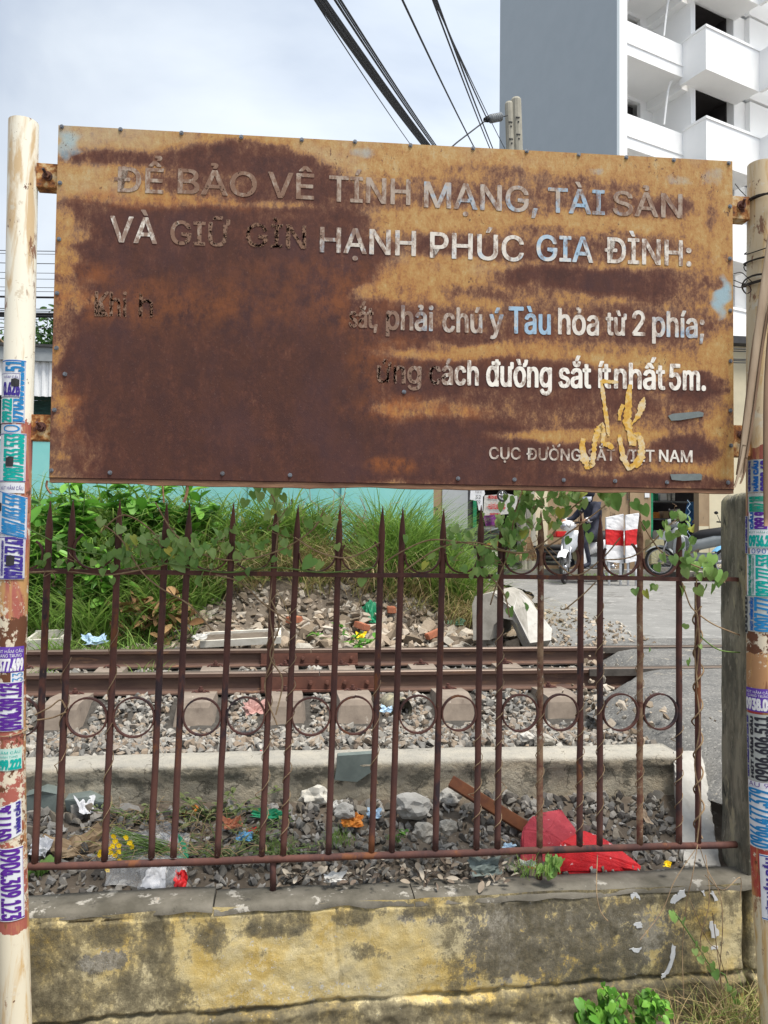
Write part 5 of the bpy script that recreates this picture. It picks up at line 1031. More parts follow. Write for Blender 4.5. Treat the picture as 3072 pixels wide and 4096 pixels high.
# banner, wheel, shirt, purple cloth, green pole
def quadpx(pxs, Y, mat, name, th=.01, parent=None):
    g = MB(); g.prism([PY(x, y, Y) for x, y in pxs], (0, th, 0)); return g.build(name, mat, parent)
bn = thing('shop_banner', PY(2000, 2060, SY-.5), 'white banner with red handwriting hanging in the left doorway', 'banner')
quadpx([(1938, 1982), (2030, 1975), (2075, 1985), (2070, 2052), (1990, 2060), (1932, 2062)], SY-.5, M['paper'], 'banner_sheet', .01, bn)
for st, x0, x1, yb, cap in (('- ĐÔN BÔ', 1948, 1992, 1994, 12), ('- HỦ TỦ XƯƠNG', 1948, 2020, 2036, 20), ('- BÁNH', 1950, 2000, 2062, 10)):
    vs, fs, _ = text2d(st); a = PY(x0, yb, SY-.52); b = PY(x1, yb, SY-.52); h_ = PY(x0, yb-cap, SY-.52).z-a.z
    g = MB()
    for dx in (0, .012, -.012): g.add([Vector((a.x+(b.x-a.x)*u+dx, SY-.515-.0001*dx, a.z+v*h_)) for u, v in vs], fs)
    g.build('banner_writing', INK['red'], bn)
def wheel(name, c, r, axis, tyre='tyre', wdt=.028, parent=None, label=None, cat=None, group=None, spokes=16, solid=False):
    """axis: unit Vector of the axle"""
    ax = axis.normalized(); u = ax.orthogonal().normalized(); v = ax.cross(u); c = Vector(c)
    t = thing(name, c, label, cat, group) if parent is None else inst(name, None, parent, c)
    R = lambda a, rr, o=0: c+u*math.cos(a)*rr+v*math.sin(a)*rr+ax*o
    g = MB(); n = 28; g.tube([R(2*math.pi*q/n, r-wdt) for q in range(n+1)], wdt, 8, cap=False); g.build('tyre', M[tyre], t, smooth=True)
    g = MB(); g.tube([R(2*math.pi*q/n, r-wdt*2.1) for q in range(n+1)], wdt*.45, 6, cap=False); g.build('rim', M['chrome'], t, smooth=True)
    g = MB(); g.tube([c-ax*.05, c+ax*.05], .035, 10)
    if solid:
        for q in range(5): a = 2*math.pi*q/5; g.tube([R(a, .03), R(a+.25, r*.5), R(a+.1, r-wdt*2)], [.02, .016, .02], 6)
    else:
        for q in range(spokes): a = 2*math.pi*q/spokes; g.tube([R(a, .03, .03 if q % 2 else -.03), R(a+.2, r-wdt*2.2)], .0035, 4)
    g.build('hub', M['chrome'], t, smooth=True); return t
c_ = PY(2010, 1984, SY-.7); wheel('spare_wheel', c_, .115, Vector((.15, -1, .1)), label='small black scooter wheel hung up above the banner', cat='wheel', solid=True, wdt=.018)
shp = [(1885, 1925), (1880, 1998), (1908, 2004), (1915, 2040), (1930, 2044), (1932, 1988), (1940, 1976), (1932, 1925)]
t = thing('hanging_shirt', PY(1908, 2000, SY-.75), 'white cloth with black handwritten numbers hanging by the green door frame', 'cloth')
quadpx(shp, SY-.75, M['cloth'], 'cloth_sheet', .02, t)
for st, x0, x1, yb, cap in (('TÔI C', 1900, 1928, 1972, 9), ('32', 1902, 1924, 1995, 14), ('09', 1906, 1922, 2014, 13)):
    vs, fs, _ = text2d(st); a = PY(x0, yb, SY-.77); b = PY(x1, yb, SY-.77); h_ = PY(x0, yb-cap, SY-.77).z-a.z
    g = MB(); g.add([Vector((a.x+(b.x-a.x)*u, SY-.765, a.z+v*h_)) for u, v in vs], fs); g.build('handwriting', INK['black'], t)
def cloth(pxs, Y, mat, name, label, cat, amp=.04, n=10):
    """draped sheet between a left edge and a right edge (photo pixels)"""
    (l0, l1, r1, r0) = pxs; g = MB()
    for j in range(n+1):
        for i in range(n+1):
            u, v = i/n, j/n; x = (l0[0]*(1-v)+l1[0]*v)*(1-u)+(r0[0]*(1-v)+r1[0]*v)*u; y = (l0[1]*(1-v)+l1[1]*v)*(1-u)+(r0[1]*(1-v)+r1[1]*v)*u
            p = PY(x, y, Y); g.v.append((p.x, p.y+amp*math.sin(u*9+v*2)+amp*.5*nz(u*3, v*3, 1, 3), p.z+amp*.2*nz(u*4, v, 1, 5)))
    g.f = [(j*(n+1)+i, j*(n+1)+i+1, (j+1)*(n+1)+i+1, (j+1)*(n+1)+i) for j in range(n) for i in range(n)]; g.m = [0]*len(g.f)
    return tag(g.build(name, M[mat], smooth=True), label, cat)
cloth(((1932, 2062), (1960, 2150), (1995, 2150), (2000, 2058)), SY-.9, 'purple', 'purple_cloth', 'dark purple cloth hung below the banner', 'cloth')
cloth(((1930, 2140), (1932, 2185), (1990, 2185), (1992, 2140)), SY-1.0, 'red', 'red_cloth', 'red cloth beneath the purple cloth by the left doorway', 'cloth')
cloth(((1935, 2186), (1955, 2255), (1992, 2252), (1994, 2186)), SY-1.02, 'foam', 'white_board', 'white board standing below the red cloth', 'board', .01)
# utility pole
UY = 14.55; ut = thing('utility_pole', PY(2080, 2250, UY), 'twin concrete utility post with regular holes and an insulator, rising above the sign', 'utility pole')
def upole(pa, pb, wpx, name):
    a = PY(*pa, UY); b = PY(*pb, UY); b.z = 1.2; r = wpx*14.4/3076/2; g = MB(); d = a-b
    g.tube([b, b+d*.5, a-Vector((0, 0, .04)), a], [r*1.35, r*1.15, r, r*.8], 12); o = g.build(name, M['pole_conc'], ut)
    for q in range(9):
        z = a.z-.45-q*.34; c_ = b+d*((z-b.z)/d.z); MB().box(c_.x-.05, c_.x+.03, c_.y-r*1.03-.006, c_.y-r*1.0+.004, z, z+.02).build('slot', M['cable'], o); MB().box(c_.x-.01, c_.x+.02, c_.y-r*1.03-.006, c_.y-r+.004, z-.09, z-.06).build('hole', M['cable'], o)
upole((2036, 410), (2095, 2250), 36, 'concrete_post'); upole((2064, 394), (2122, 2250), 44, 'concrete_post')
a, b = PY(2030, 462, UY-.1), PY(1948, 478, UY-.3)
MB().tube([a, a+(b-a)*.35], .012, 6).build('hook', M['cable'], ut)
g = MB(); n = 6
for q in range(n): p = a+(b-a)*(.34+.52*q/n); g.tube([p, p+(b-a)*.018, p+(b-a)*.045, p+(b-a)*.06, p+(b-a)*.087], [.025, .085, .085, .03, .025], 12)
g.build('insulator', M['porcelain'], ut, smooth=True)
MB().ball(b, .055, 2, (1.3, 1, 1), .5).build('clamp', M['cable'], ut)
# overhead cables
def cab(p0, p1, Y0, Y1, r, label='overhead cable running from above the camera to the utility pole', sag=.05):
    a = PY(*p0, Y0); b = PY(*p1, Y1); a = a+(a-b)*.35; pts = [a+(b-a)*(q/14)-Vector((0, 0, sag*4*(q/14)*(1-q/14))) for q in range(15)]
    tag(MB().tube(pts, r, 6).build('cable', M['cable']), label, 'cable', 'overhead cables behind the sign')
for i, (x0, x1, r) in enumerate([(1278, 1692, .019), (1288, 1700, .022), (1296, 1708, .018), (1304, 1716, .02), (1312, 1724, .016), (1285, 1704, .017), (1268, 1650, .007), (1350, 1738, .013), (1362, 1745, .009), (1372, 1752, .012), (1617, 1899, .012), (1737, 1960, .010), (1752, 1972, .011)]):
    cab((x0, 0), (x1, 582+i*1.2), 7+i*.03, 14+i*.04, r, ['leftmost thick cable of the dark bundle', 'second thick cable of the dark bundle', 'third cable of the dark bundle', 'fourth cable of the dark bundle', 'rightmost cable of the dark bundle', 'cable on the underside of the dark bundle', 'thin cable hugging the left edge of the dark bundle', 'first cable right of the dark bundle', 'second cable right of the dark bundle', 'third cable right of the dark bundle', 'lone cable midway between the dark bundle and the grey wall', 'left cable of the pair nearest the grey tower wall', 'right cable of the pair nearest the grey tower wall'][i]+', above the sign')
cab((1746, 0), (1948, 475), 8, UY-.3, .012, 'overhead cable ending at the clamp left of the insulator'); cab((1755, 30), (2022, 600), 8, 14.3, .007, 'thin cable passing below the insulator to the sign edge near the concrete post')
a = b; MB2 = MB().tube([PY(1948, 478, UY-.3), PY(1830, 568, UY-1.0), PY(1700, 680, UY-2)], .014, 6).build('cable', M['cable']); tag(MB2, 'cable dropping down left from the insulator clamp', 'cable')

# ================================================================== motorcycles, rider, barrier, man
def scooter(name, loc, heading, label, body='bikewhite', group=None, steer=0):
    """small underbone motorbike, +x forward, front wheel contact at loc"""
    hd = heading; Tm = Matrix.Translation(loc)@Matrix.Rotation(hd, 4, 'Z'); W = lambda x, y, z: Tm@Vector((x, y, z)); ax = (Tm.to_3x3()@Vector((0, 1, 0)))
    t = thing(name, loc, label, 'motorcycle', group); r = .285
    RS = Matrix.Rotation(steer, 3, 'Z'); Wf = lambda x, y, z: W(*(Vector((-.2, 0, 0))+RS@Vector((x+.2, y, z)))); wheel('front_wheel', Wf(0, 0, r), r, Tm.to_3x3()@RS@Vector((0, 1, 0)), parent=t); wheel('rear_wheel', W(-1.22, 0, r), r, ax, parent=t)
    for s_ in (-.075, .075): MB().tube([Wf(0, s_, r), Wf(-.20, s_, .78)], [.022, .018], 8).build('fork', M['chrome'], t, smooth=True)
    # front mudguard
    def shell(name, ctrl, mat, n=10):
        g = MB(); m_ = len(ctrl[0])
        for row in ctrl: g.v += [tuple((Wf if name == 'front_mudguard' else W)(*p)) for p in row]
        g.f = [(j*m_+i, j*m_+i+1, (j+1)*m_+i+1, (j+1)*m_+i) for j in range(len(ctrl)-1) for i in range(m_-1)]; g.m = [0]*len(g.f)
        o = g.build(name, M[mat], t, smooth=True); md = o.modifiers.new('s', 'SOLIDIFY'); md.thickness = .012; sb = o.modifiers.new('b', 'SUBSURF'); sb.levels = 1; sb.render_levels = 1; return o
    shell('front_mudguard', [[(r*1.10*math.sin(a), y, r+r*1.10*math.cos(a)-abs(y)*.5) for y in (-.075, -.05, 0, .05, .075)] for a in [math.radians(q) for q in (-60, -40, -15, 10, 35, 55)]], body)
    shell('front_shield', [[(x, y*wd, z) for y, x in ((-1, x0-.10), (-.6, x0+.01), (0, x0+.05), (.6, x0+.01), (1, x0-.10))] for z, x0, wd in ((.52, -.17, .10), (.62, -.17, .19), (.75, -.20, .22), (.88, -.25, .19), (.93, -.28, .12))], body)
    shell('leg_shield', [[(x0, y, z), (x0-.1, y*1.05, z-.02), (x0-.22, y*.9, z-.04)] for z, x0, y in ((.82, -.3, s_*.2) for s_ in (1,))]+[[(-.26, .22, .55), (-.38, .23, .5), (-.5, .2, .45)], [(-.3, .2, .34), (-.42, .2, .30), (-.55, .18, .27)]], body)
    shell('leg_shield', [[(-.3, -.2, .82), (-.4, -.21, .80), (-.52, -.18, .78)], [(-.26, -.22, .55), (-.38, -.23, .5), (-.5, -.2, .45)], [(-.3, -.2, .34), (-.42, -.2, .30), (-.55, -.18, .27)]], body)
    o = MB().ball(W(-.22, 0, 1.0), .13, 2, (1.0, 1.25, .75), 0, T=Tm.to_3x3()).build('handlebar_cowl', M[body], t, smooth=True)
    MB().ball(W(-.12, 0, .99), .07, 2, (.6, 1.2, .9), 0, T=Tm.to_3x3()).build('headlight', M['chrome'], t, smooth=True)
    MB().tube([W(-.34, -.35, 1.06), W(-.26, -.2, 1.05), W(-.24, 0, 1.02), W(-.26, .2, 1.05), W(-.34, .35, 1.06)], .016, 8).build('handlebar', M['black'], t, smooth=True)
    for s_ in (-1, 1):
        g = MB(); g.tube([W(-.26, .22*s_, 1.05), W(-.24, .28*s_, 1.2)], .006, 5); g.ball(W(-.24, .30*s_, 1.24), .05, 1, (.4, 1.1, .75), 0, T=Tm.to_3x3()); g.build('mirror', M['black'], t, smooth=True)
    MB().box(-1.05, -.42, -.09, .09, .30, .46, T=Tm, bev=.03).build('engine', M['greymetal'], t)
    MB().tube([W(-.5, -.12, .3), W(-.8, -.14, .26), W(-1.35, -.15, .33)], [.02, .03, .045], 8).build('exhaust', M['chrome'], t, smooth=True)
    g = MB(); g.tube([W(-.45, 0, .45), W(-.7, 0, .62), W(-1.0, 0, .7), W(-1.45, 0, .82), W(-1.62, 0, .86)], [.06, .12, .13, .09, .03], 10); g.build('rear_body', M[body], t, smooth=True)
    g = MB(); g.tube([W(-.58, 0, .74), W(-.75, 0, .78), W(-1.1, 0, .82), W(-1.4, 0, .88)], [.06, .11, .12, .06], 10); g.build('seat', M['black'], t, smooth=True)
    g = MB(); g.tube([W(-1.15, -.11, .84), W(-1.45, -.10, .93), W(-1.58, 0, .96), W(-1.45, .10, .93), W(-1.15, .11, .84)], .016, 6); g.build('grab_rail', M['chrome'], t, smooth=True)
    shell('rear_mudguard', [[(-1.22+r*1.15*math.sin(a), y, r+r*1.15*math.cos(a)) for y in (-.07, 0, .07)] for a in [math.radians(q) for q in (10, -20, -50, -80)]], 'black')
    return t, W
bz = road_z(12.8)
bike, BW = scooter('motorcycle', Vector((4.67, 12.79, bz)), math.radians(199), 'white step-through motorcycle ridden by the masked person beside the road', steer=math.radians(38))
g = MB(); Tm = None
a = BW(-.48, .05, .42); tag(MB().box(-.10, .10, -.14, .14, -.02, .42, T=Matrix.Translation(a)@Matrix.Rotation(math.radians(205), 4, 'Z')@Matrix.Rotation(.12, 4, 'Y'), bev=.03).build('jerry_can', M['jerry'], smooth=False), 'yellowish plastic jerry can standing on the footboard of the white motorcycle', 'jerry can')
def person(name, joints, edges, mats, label, loc, extra=None, jr=None):
    """joints: {name: (pos, radius)}; one continuous skinned body"""
    t = thing(name, loc, label, 'person')
    names = list(joints); vs = [joints[k][0] for k in names]; es = [(names.index(a), names.index(b)) for a, b in edges]
    me = bpy.data.meshes.new('body'); me.from_pydata([tuple(Vector(v)-Vector(loc)) for v in vs], es, []); o = bpy.data.objects.new('body', me); COL.objects.link(o); o.parent = t
    md = o.modifiers.new('skin', 'SKIN'); md.use_smooth_shade = True
    for i, k in enumerate(names):
        sv = me.skin_vertices[0].data[i]; r = joints[k][1]; sv.radius = (r, r) if isinstance(r, (int, float)) else r; sv.use_root = (k == 'pelvis')
    sb = o.modifiers.new('sub', 'SUBSURF'); sb.levels = 2; sb.render_levels = 2
    for m_ in mats: me.materials.append(m_)
    return t
def hand(parent, p, d, side):      # palm with five short fingers closing round a grip
    g = MB(); d = d.normalized(); s_ = d.cross(Vector((0, 0, 1))).normalized()
    g.tube([p-d*.03, p, p+d*.045, p+d*.08], [.022, .03, .034, .02], 8)
    for k in range(4): q = p+d*.07+s_*(k-1.5)*.019; g.tube([q, q+d*.03+Vector((0, 0, -.008)), q+d*.032+Vector((0, 0, -.04)), q+d*.008+Vector((0, 0, -.055))], [.0095, .009, .008, .007], 6)
    q = p+s_*.03*side; g.tube([q, q+s_*.02*side+d*.02+Vector((0, 0, -.02)), q+d*.04+Vector((0, 0, -.04))], [.011, .010, .008], 6)
    return g.build('hand', M['skin'], parent, smooth=True)
m = Mat('rider_clothes', .85); c = m.ramp(m.noise(9, 5, .6), [(.4, (.020, .022, .036)), (.6, (.035, .037, .055))]); m.col(c); m.bump(m.noise(16, 4, .6), .01); M['riderc'] = m.m
J = {'pelvis': (BW(-.80, 0, .93), .15), 'waist': (BW(-.79, 0, 1.08), .135), 'chest': (BW(-.74, 0, 1.27), (.17, .14)), 'neck': (BW(-.70, 0, 1.42), .062), 'head0': (BW(-.675, 0, 1.47), .085), 'head1': (BW(-.665, 0, 1.56), .075),
     'shL': (BW(-.73, .17, 1.36), .075), 'elL': (BW(-.56, .27, 1.14), .055), 'wrL': (BW(-.38, .28, 1.09), .035), 'shR': (BW(-.73, -.17, 1.36), .075), 'elR': (BW(-.56, -.27, 1.14), .055), 'wrR': (BW(-.38, -.28, 1.09), .035),
     'hipL': (BW(-.76, .11, .90), .11), 'knL': (BW(-.40, .19, .74), .08), 'anL': (BW(-.52, .19, .34), .055), 'toL': (BW(-.36, .20, .29), .045), 'hipR': (BW(-.76, -.11, .90), .11), 'knR': (BW(-.40, -.19, .74), .08), 'anR': (BW(-.52, -.19, .34), .055), 'toR': (BW(-.36, -.20, .29), .045)}
ED = [('pelvis', 'waist'), ('waist', 'chest'), ('chest', 'neck'), ('neck', 'head0'), ('head0', 'head1'), ('chest', 'shL'), ('shL', 'elL'), ('elL', 'wrL'), ('chest', 'shR'), ('shR', 'elR'), ('elR', 'wrR'), ('pelvis', 'hipL'), ('hipL', 'knL'), ('knL', 'anL'), ('anL', 'toL'), ('pelvis', 'hipR'), ('hipR', 'knR'), ('knR', 'anR'), ('anR', 'toR')]
rider = person('person', J, ED, [M['riderc']], 'person in a dark hooded jacket and white face mask sitting on the white motorcycle', BW(-.8, 0, .9))
Rb = Matrix.Rotation(math.radians(215), 3, 'Z')
def headset(parent, hc, Rm, hair, mask=True, hood=None):
    MB().ball(hc, .098, 3, (.95, .80, 1.18), .0, T=Rm).build('face', M['skin'], parent, smooth=True)
    F = lambda x, y, z: hc+Rm@Vector((x, y, z))
    for s_ in (-1, 1): MB().ball(F(.086, .032*s_, .012), .011, 1, (.5, 1.3, .8), 0, T=Rm).build('eye', M['black'], parent, smooth=True)
    if mask:
        g = MB(); rows = []
        for z, x in ((-.012, .098), (-.035, .112), (-.065, .108), (-.10, .085)):
            g.v += [tuple(F(x*math.cos(a)*(1 if abs(a) < .5 else .92), .082*math.sin(a)*1.25*(1 if z > -.08 else .7), z)) for a in (-1.3, -.8, -.35, 0, .35, .8, 1.3)]
        g.f = [(j*7+i, j*7+i+1, (j+1)*7+i+1, (j+1)*7+i) for j in range(3) for i in range(6)]; g.m = [0]*len(g.f); g.build('face_mask', M['mask'], parent, smooth=True)
    else:
        MB().tube([F(.092, 0, .01), F(.112, 0, -.02), F(.094, 0, -.03)], [.007, .013, .008], 6).build('nose', M['skin'], parent, smooth=True)
    for s_ in (-1, 1): MB().ball(F(0, .08*s_, -.005), .022, 1, (.6, .4, 1.3), 0, T=Rm).build('ear', M['skin'], parent, smooth=True)
    MB().ball(F(-.022, 0, .035), .108, 3, (1.0, .88, 1.08), .06, T=Rm).build('hair' if not hood else 'hood', M[hair], parent, smooth=True)
hc = BW(-.655, 0, 1.53)
headset(rider, hc, Rb, 'riderc', True, True)
g = MB(); g.ball(hc+Rb@Vector((-.01, 0, .055)), .125, 3, (1.08, .95, .85), 0, T=Rb); g.build('cap', M['navy'], rider, smooth=True)
for s_, wr in ((1, J['wrL'][0]), (-1, J['wrR'][0])): hand(rider, wr, Rb@Vector((1, 0, -.1)), s_)
for s_, k in ((1, 'L'), (-1, 'R')): MB().tube([J['wr'+k][0]-(Rb@Vector((.13, -.0, -.02))), J['wr'+k][0]], [.052, .042], 10).build('cuff', M['cloth'], rider, smooth=True)
# man in a blue shirt in the doorway
mz = PY(2790, 2240, 15.9); mx_, my, z0 = mz.x, 15.9, 1.30
J2 = {'pelvis': ((mx_, my, z0+.88), (.16, .12)), 'waist': ((mx_, my, z0+1.02), (.155, .11)), 'chest': ((mx_-.01, my-.02, z0+1.28), (.20, .125)), 'neck': ((mx_-.02, my-.06, z0+1.45), .055), 'head0': ((mx_-.03, my-.10, z0+1.52), .075), 'head1': ((mx_-.04, my-.13, z0+1.61), .07),
      'shL': ((mx_-.20, my-.02, z0+1.37), .07), 'elL': ((mx_-.27, my-.06, z0+1.10), .05), 'wrL': ((mx_-.22, my-.26, z0+1.02), .032), 'shR': ((mx_+.18, my-.02, z0+1.37), .07), 'elR': ((mx_+.25, my-.04, z0+1.10), .05), 'wrR': ((mx_+.18, my-.25, z0+1.0), .032),
      'hipL': ((mx_-.09, my, z0+.82), .10), 'knL': ((mx_-.11, my-.02, z0+.46), .07), 'anL': ((mx_-.11, my+.02, z0+.09), .045), 'toL': ((mx_-.13, my-.14, z0+.04), .035), 'hipR': ((mx_+.09, my, z0+.82), .10), 'knR': ((mx_+.11, my-.02, z0+.46), .07), 'anR': ((mx_+.12, my+.02, z0+.09), .045), 'toR': ((mx_+.14, my-.14, z0+.04), .035)}
m = Mat('man_clothes', .85); g2 = m.n('ShaderNodeNewGeometry'); x_ = m.n('ShaderNodeSeparateXYZ'); m.l(g2.outputs['Position'], x_.inputs[0])
m.col(m.ramp(m.math('DIVIDE', m.math('SUBTRACT', x_.outputs[2], z0), 2), [(0, (.02, .02, .028)), (.47, (.045, .15, .34))], 'CONSTANT')); m.bump(m.noise(14, 4, .6), .01)
man = person('person', J2, ED, [m.m], 'person in a blue shirt and dark trousers standing in the dark right doorway', Vector((mx_, my, z0)))
headset(man, Vector(J2['head1'][0])+Vector((0, -.01, -.04)), Matrix.Rotation(math.radians(-110), 3, 'Z'), 'black', False)
for s_, k in ((1, 'L'), (-1, 'R')): hand(man, Vector(J2['wr'+k][0]), Vector((0, -1, -.3)), s_)
# barrier panels
BY = 12.35
br = thing('road_barrier', PY(2490, 2290, BY), 'pair of white and red painted panels on thin legs in front of the motorcycle rear', 'barrier')
def panel(l, r, yt0, yt1, ym0, ym1, yb0, yb1, yz0, yz1, dy):
    for (ta, tb_, ba, bb, mt) in ((yt0, yt1, ym0, ym1, 'paper'), (ym0, ym1, yb0, yb1, 'red'), (yb0, yb1, yz0, yz1, 'paper')):
        g = MB(); n = 6; vs = []
        for j in range(n+1):
            for i in range(n+1):
                u, v = i/n, j/n; x = l+(r-l)*u; y = (ta*(1-u)+tb_*u)*(1-v)+(ba*(1-u)+bb*u)*v; p = PY(x, y, BY+dy+.08*u); vs.append((p.x, p.y+.012*nz(u*4, v*4+ta, 1, 2), p.z))
        g.add(vs, [(j*(n+1)+i, j*(n+1)+i+1, (j+1)*(n+1)+i+1, (j+1)*(n+1)+i) for j in range(n) for i in range(n)]); o = g.build('panel', M[mt if mt == 'red' else 'cloth'], br)
        md = o.modifiers.new('s', 'SOLIDIFY'); md.thickness = .03
panel(2421, 2490, 2070, 2056, 2117, 2122, 2178, 2184, 2245, 2254, 0); panel(2499, 2552, 2060, 2052, 2122, 2114, 2184, 2178, 2252, 2242, -.05)
for x in (2436, 2482, 2512, 2544): a = PY(x, 2235, BY+.06); MB().tube([a, (a.x, a.y, road_z(BY)+.0)], .022, 8).build('leg', M['cloth'], br, smooth=True)
# other motorcycles
scooter('motorcycle', PZ(1700, 2262, 1.26)+Vector((-.1, 0, 0)) if False else Vector((PY(1690, 2150, 13.6).x, 13.6, 1.17)), math.radians(165), 'dark motorcycle with white grab rail parked left of the shop, half hidden by grass', 'darkmetal')
scooter('motorcycle', Vector((PY(2890, 2150, 14.1).x, 14.1, 1.22)), math.radians(205), 'dark blue motorcycle parked behind the concrete pillar, front wheel showing', 'blue')
scooter('motorcycle', Vector((PY(2600, 2150, 14.3).x, 13.9, 1.21)), math.radians(140), 'grey motorcycle parked before the dark right doorway behind the vines', 'greymetal')
# broom
bp = PY(2118, 2235, 14.0); bt = thing('broom', bp, 'straw broom leaning against the cream shop wall', 'broom')
g = MB(); 
for k in range(140):
    a = rnd(-1, 1); top_ = PY(2112+a*10, 2148, 14.0); bo = PY(2104+a*46, 2238+rnd(-8, 8), 13.95+rnd(-.06, .06)); g.tube([top_, (top_+bo)/2+Vector((rnd(-.02, .02), 0, 0)), bo], .005, 3, cap=False)
g.build('broom_bristles', M['broom'], bt); MB().tube([PY(2115, 2160, 14.0), PY(2140, 1990, 14.3)], .016, 6).build('broom_handle', M['vine'], bt)
# blue crate, bowl, cardboard etc near the shop
a = PY(2820, 2255, 14.4); tag(MB().box(a.x-.16, a.x+.16, 14.3, 14.6, 1.3, 1.55, bev=.02).build('blue_crate', M['blue']), 'blue plastic crate on the pavement beside the blue motorcycle', 'crate')
a = PY(2770, 2270, 13.6); g = MB(); n = 16; prof = [(.12, 0), (.2, .03), (.27, .11), (.29, .13), (.25, .11), (.17, .05), (0.01, .04)]
for r, z in prof: g.v += [(a.x+r*math.cos(2*math.pi*k/n), 13.6+r*math.sin(2*math.pi*k/n), 1.19+z) for k in range(n)]
g.f = [(j*n+k, j*n+(k+1) % n, (j+1)*n+(k+1) % n, (j+1)*n+k) for j in range(len(prof)-1) for k in range(n)]; g.m = [0]*len(g.f)
tag(g.build('concrete_basin', M['concrete'], smooth=True), 'round grey basin on the ground before the right doorway', 'basin')
tag(MB().box(X(2560), X(2850), 14.2, 14.4, 1.28, 1.36).build('kerb_stone', M['slab']), 'low stone step edge in front of the right doorway', 'step')

# ================================================================== vegetation
def blades(name, P, Hh, W_, lean, bend, mat, parent=None, label=None, cat=None, seg=4, bias=None):
    """grass: P base points (n,3), Hh heights, W_ widths, lean angle, bend amount"""
    n = len(P); a = RNG.uniform(0, 2*np.pi, n)
    D = np.stack([np.cos(a), np.sin(a)], 1)
    if bias is not None: D = D+np.array(bias)[None]; D /= np.linalg.norm(D, axis=1)[:, None]+1e-9
    sd_ = RNG.uniform(0, 2*np.pi, n); Sd = np.stack([np.cos(sd_), np.sin(sd_), np.zeros(n)], 1)
    V = []
    for k in range(seg+1):
        t = k/seg; r = Hh*(lean*t+bend*t*t); z = Hh*(t-.62*bend*t*t*t)
        c_ = P+np.stack([D[:, 0]*r, D[:, 1]*r, z], 1); w_ = (W_*(1-t**1.6)*.5)[:, None]
        if k < seg: V += [c_-Sd*w_, c_+Sd*w_]
        else: V += [c_]
    m_ = len(V); V = np.stack(V, 1).reshape(-1, 3); b = (np.arange(n)*m_)[:, None]
    F4 = [np.array([[2*k, 2*k+1, 2*k+3, 2*k+2]])+b for k in range(seg-1)]
    F3 = np.array([[2*seg-2, 2*seg-1, 2*seg]])+b
    tri = np.concatenate([np.concatenate([f[:, [0, 1, 2]], f[:, [0, 2, 3]]]) for f in F4]+[F3])
    me = raw_mesh(name, V, tri); me.materials.append(mat); o = bpy.data.objects.new(name, me); COL.objects.link(o)
    if parent: o.parent = parent; o.location = -wloc(parent)
    return tag(o, label, cat, kind='stuff')
def gp(n, x0, x1, y0, y1, cond=None, clump=0):
    if clump:
        cs = np.stack([RNG.uniform(x0, x1, clump), RNG.uniform(y0, y1, clump)], 1); c_ = cs[RNG.integers(0, clump, n)]+RNG.normal(0, .07, (n, 2))
    else: c_ = np.stack([RNG.uniform(x0, x1, n), RNG.uniform(y0, y1, n)], 1)
    return np.array([(a, b, H(a, b)) for a, b in c_ if cond is None or cond(a, b)])
P = gp(10000, -4.2, 1.75, 7.2, 9.6, lambda a, b: b > 7.35+1.05*sstep(-1.7, -.1, a) and not (.45 < a < 1.0 and b < 9), 260); n = len(P)
blades('bank_grass', P, RNG.uniform(.30, .85, n)*(1+.25*RNG.normal(0, .3, n)), RNG.uniform(.012, .030, n), RNG.uniform(.1, .5, n), RNG.uniform(.3, 1.1, n), M['grass'], label='long green grass growing over the bank before the turquoise fence', cat='grass', bias=(0, -.55), seg=5)
P = gp(2400, -4.0, 1.9, 7.9, 9.5, lambda a, b: b > 8.1+.7*sstep(-1.6, -.1, a) and not .3 < a < 1.0, 190); n = len(P)
blades('broad_grass', P, RNG.uniform(.35, 1.1, n), RNG.uniform(.022, .048, n), RNG.uniform(.1, .5, n), RNG.uniform(.4, 1.2, n), M['grass'], label='broad bladed light green grass arching over the bank', cat='grass', bias=(0, -.4), seg=6)
P = gp(260, -3.5, 2.1, 7.9, 9.3, None, 120); n = len(P)
blades('dead_stalks', P, RNG.uniform(.4, 1.15, n), RNG.uniform(.005, .010, n), RNG.uniform(.0, .5, n), RNG.uniform(.1, .8, n), M['straw'], label='pale dead stalks standing among the bank grass', cat='dry grass', seg=5)
P = gp(2600, 1.0, 2.1, 8.3, 9.5, None, 40); n = len(P)
blades('tall_grass', P, RNG.uniform(.5, 1.25, n), RNG.uniform(.010, .024, n), RNG.uniform(.1, .5, n), RNG.uniform(.2, .9, n), M['grass'], label='tall green grass clump at the right end of the turquoise fence', cat='grass', bias=(.1, -.3), seg=5)
P = gp(5200, -1.5, 2.45, 7.7, 8.9, lambda a, b: b > 8.2-.35*sstep(.8, 2, a), 90); n = len(P)
blades('dry_grass', P, RNG.uniform(.2, .72, n), RNG.uniform(.005, .012, n), RNG.uniform(.1, .7, n), RNG.uniform(.5, 1.5, n), M['straw'], label='dry straw coloured grass hanging over the rubble', cat='dry grass', bias=(.1, -.9), seg=5)
P = gp(900, -2.9, -.9, 6.7, 7.9, None, 26); n = len(P)
blades('rail_side_grass', P, RNG.uniform(.12, .4, n), RNG.uniform(.006, .014, n), RNG.uniform(.1, .6, n), RNG.uniform(.3, 1.0, n), M['grass'], label='green grass tufts beyond the far rail on the left', cat='grass')
P = gp(240, -2.2, -.9, 5.5, 6.2, None, 8); n = len(P)
blades('track_grass', P, RNG.uniform(.05, .16, n), RNG.uniform(.004, .008, n), RNG.uniform(.1, .6, n), RNG.uniform(.3, .8, n), M['grass'], label='small grass tufts between the rails on the left', cat='grass')
